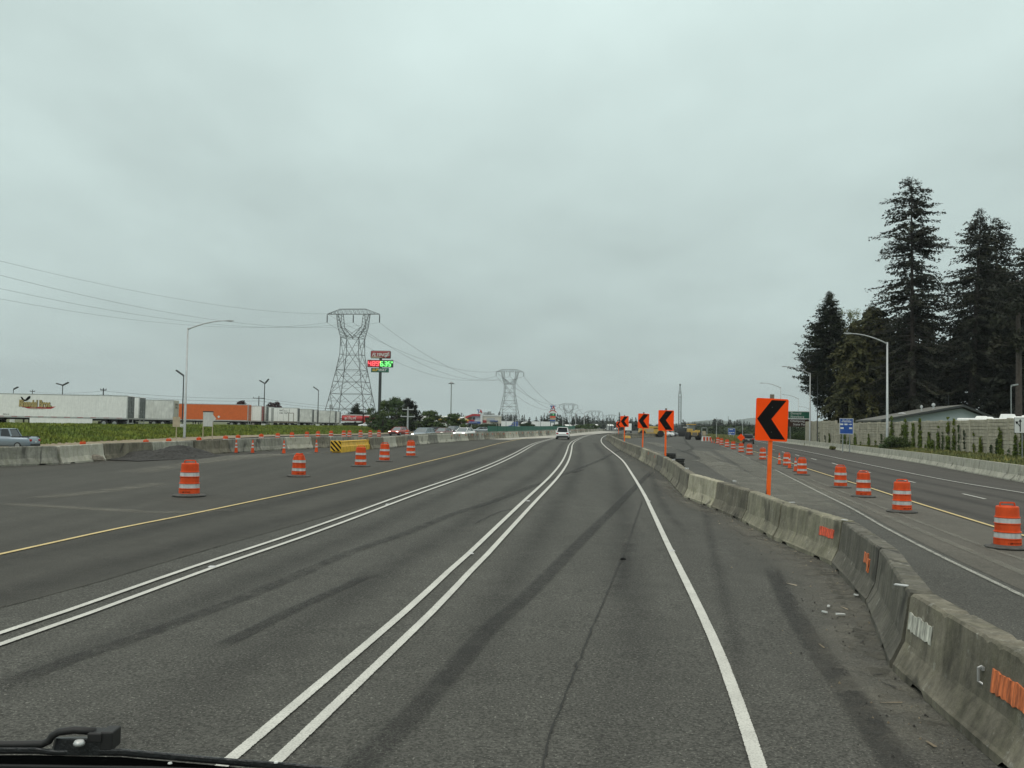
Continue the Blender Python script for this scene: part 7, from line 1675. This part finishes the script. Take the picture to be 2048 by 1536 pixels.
# crane
Y = 480; a_, b_ = at(1359.5, 842, Y), at(1361, 770, Y); zg = gz0(a_.x, Y); t = empty('crawler_crane', (a_.x, Y, zg), 0, 'distant crane with tall vertical lattice boom', 'crane'); Hc = b_.z-zg; mb = MB(); hw = .62
lvl = [1.5+i*1.25 for i in range(int((Hc-4.5)/1.25))]; q4 = lambda z, h: [(-h, -h, z), (h, -h, z), (h, h, z), (-h, h, z)]
for i, (z0_, z1_) in enumerate(zip(lvl, lvl[1:])):
    A, B = q4(z0_, hw), q4(z1_, hw)
    for k in range(4): mb.bar(A[k], B[k], .09); mb.bar(A[k], B[(k+1) % 4], .06); mb.bar(A[k], A[(k+1) % 4], .05)
A = q4(lvl[-1], hw); B = q4(Hc, .12)
for k in range(4): mb.bar(A[k], B[k], .09); mb.bar(A[k], tuple((Vector(B[(k+1) % 4])+Vector(A[(k+1) % 4]))/2), .05)
mb.build('boom', 'lattice', t); MB().box((-1.5, -.5, .9), (2.2, 3.5, 2.8)).build('house', 'darksteel', t, bevel=.1); MB().box((-2., -1.2, 0), (2., -.4, 1.)).box((-2., 2.8, 0), (2., 3.6, 1.)).build('track', 'tyre', t); MB().box((-.3, -.6, Hc-.3), (.3, .6, Hc+.5)).build('boom_head', 'darksteel', t)
MB().tube([(.2, .6, Hc), (1.6, 2.4, 2.8)], .03, 4).build('pendant_line', 'cable', t)
# ================================================================== WINDSCREEN WIPER (on our own vehicle, just below the view)
Yw = .95
def wp(px, py, dy=0.): return at(px, py, Yw+dy)
wip = empty('windscreen_wiper', wp(160, 1500), 0, 'black wiper arm with hose and round pivot of our own vehicle, lower left corner', 'wiper'); wl = wip.location
def wbar(pts, hz_, name, mt, y0=0., y1=.012, bev=.002):
    """bar given by upper and lower image outlines"""
    n = len(pts); v = []; f = []
    for (x, t_, b_) in pts:
        for dy in (y0, y1):
            a = wp(x, t_, dy)-wl; b = wp(x, b_, dy)-wl; v += [a, b]
    for i in range(n-1):
        k = i*4; f += [(k, k+1, k+5, k+4), (k+2, k+6, k+7, k+3), (k, k+4, k+6, k+2), (k+1, k+3, k+7, k+5)]
    f += [(0, 2, 3, 1), (n*4-4, n*4-3, n*4-1, n*4-2)]
    return MB().add(v, f).build(name, mt, wip, bevel=bev)
wbar([(-260, 1492, 1506), (0, 1494, 1508), (70, 1494, 1508), (110, 1500, 1511), (240, 1497, 1512), (300, 1502, 1517), (430, 1514, 1528), (560, 1524, 1540), (700, 1537, 1552)], 0, 'arm', 'blackplastic', -.012, .014)
wbar([(-260, 1512, 1560), (60, 1510, 1560), (240, 1514, 1570), (420, 1530, 1580), (700, 1556, 1600)], 0, 'arm_underside', 'black', .003, .02)
wbar([(-260, 1526, 1538), (10, 1528, 1540), (300, 1532, 1544), (500, 1540, 1552)], 0, 'blade', 'blackrubber', -.018, -.006)
n = 18; v = []; f = []
for lv_, (ry, zz) in enumerate(((14, 1508), (12, 1497), (10, 1475))):
    for k in range(n):
        a = 2*math.pi*k/n; x = 167+(68-lv_*5)*math.cos(a); v.append(wp(x, zz-2*math.sin(a), .006+.016*math.sin(a)-.004)-wl)
for l_ in range(2):
    for k in range(n): f.append((l_*n+k, l_*n+(k+1) % n, (l_+1)*n+(k+1) % n, (l_+1)*n+k))
f += [tuple(2*n+k for k in range(n))]
MB().add(v, f).build('pivot_cap', 'blackplastic', wip, smooth=False, bevel=.001)
MB().lathe([(0, 0), (.0052, 0), (.0055, .002), (.004, .0045), (0, .005)], 14, c=tuple(wp(158, 1490, -.022)-wl)).build('bolt', 'alu', wip, smooth=True)
hp = [(-250, 1488), (-60, 1489), (30, 1489), (85, 1488), (98, 1482), (104, 1472), (118, 1464), (150, 1460), (190, 1463)]
MB().tube([wp(x, y, -.006)-wl for x, y in hp], .0036, 10).build('hose', 'blackrubber', wip, smooth=True)
a, b = wp(186, 1476, 0)-wl, wp(215, 1458, 0)-wl; MB().box((a.x, -.014, a.z), (b.x, .006, b.z)).build('connector', 'blackrubber', wip, bevel=.0012)
a, b = wp(208, 1494, 0)-wl, wp(235, 1457, 0)-wl; MB().box((a.x, -.012, a.z), (b.x, .010, b.z)).build('connector', 'blackrubber', wip, bevel=.0015)
for px in (340, 552): c_ = wp(px, 1527 if px < 400 else 1525.5, -.014)-wl; MB().lathe([(0, 0), (.0022, 0), (.0018, .0012), (0, .0014)], 10, c=tuple(c_)).build('rivet', 'signwhite', wip)
# ================================================================== HAZE
hz_ = MB().box((-3600, -60, -14), (3600, 8200, 330)).build('haze', 'white'); hz_['kind'] = 'stuff'
m = bpy.data.materials.new('haze_air'); m.use_nodes = True; nt = m.node_tree; nt.nodes.clear(); oo = N(nt, 'ShaderNodeOutputMaterial'); pv = N(nt, 'ShaderNodeVolumePrincipled')
pv.inputs['Color'].default_value = (.88, .96, 1, 1); pv.inputs['Density'].default_value = .00011; pv.inputs['Anisotropy'].default_value = .2; Lk(nt, pv.outputs[0], oo.inputs['Volume'])
hz_.data.materials.clear(); hz_.data.materials.append(m)
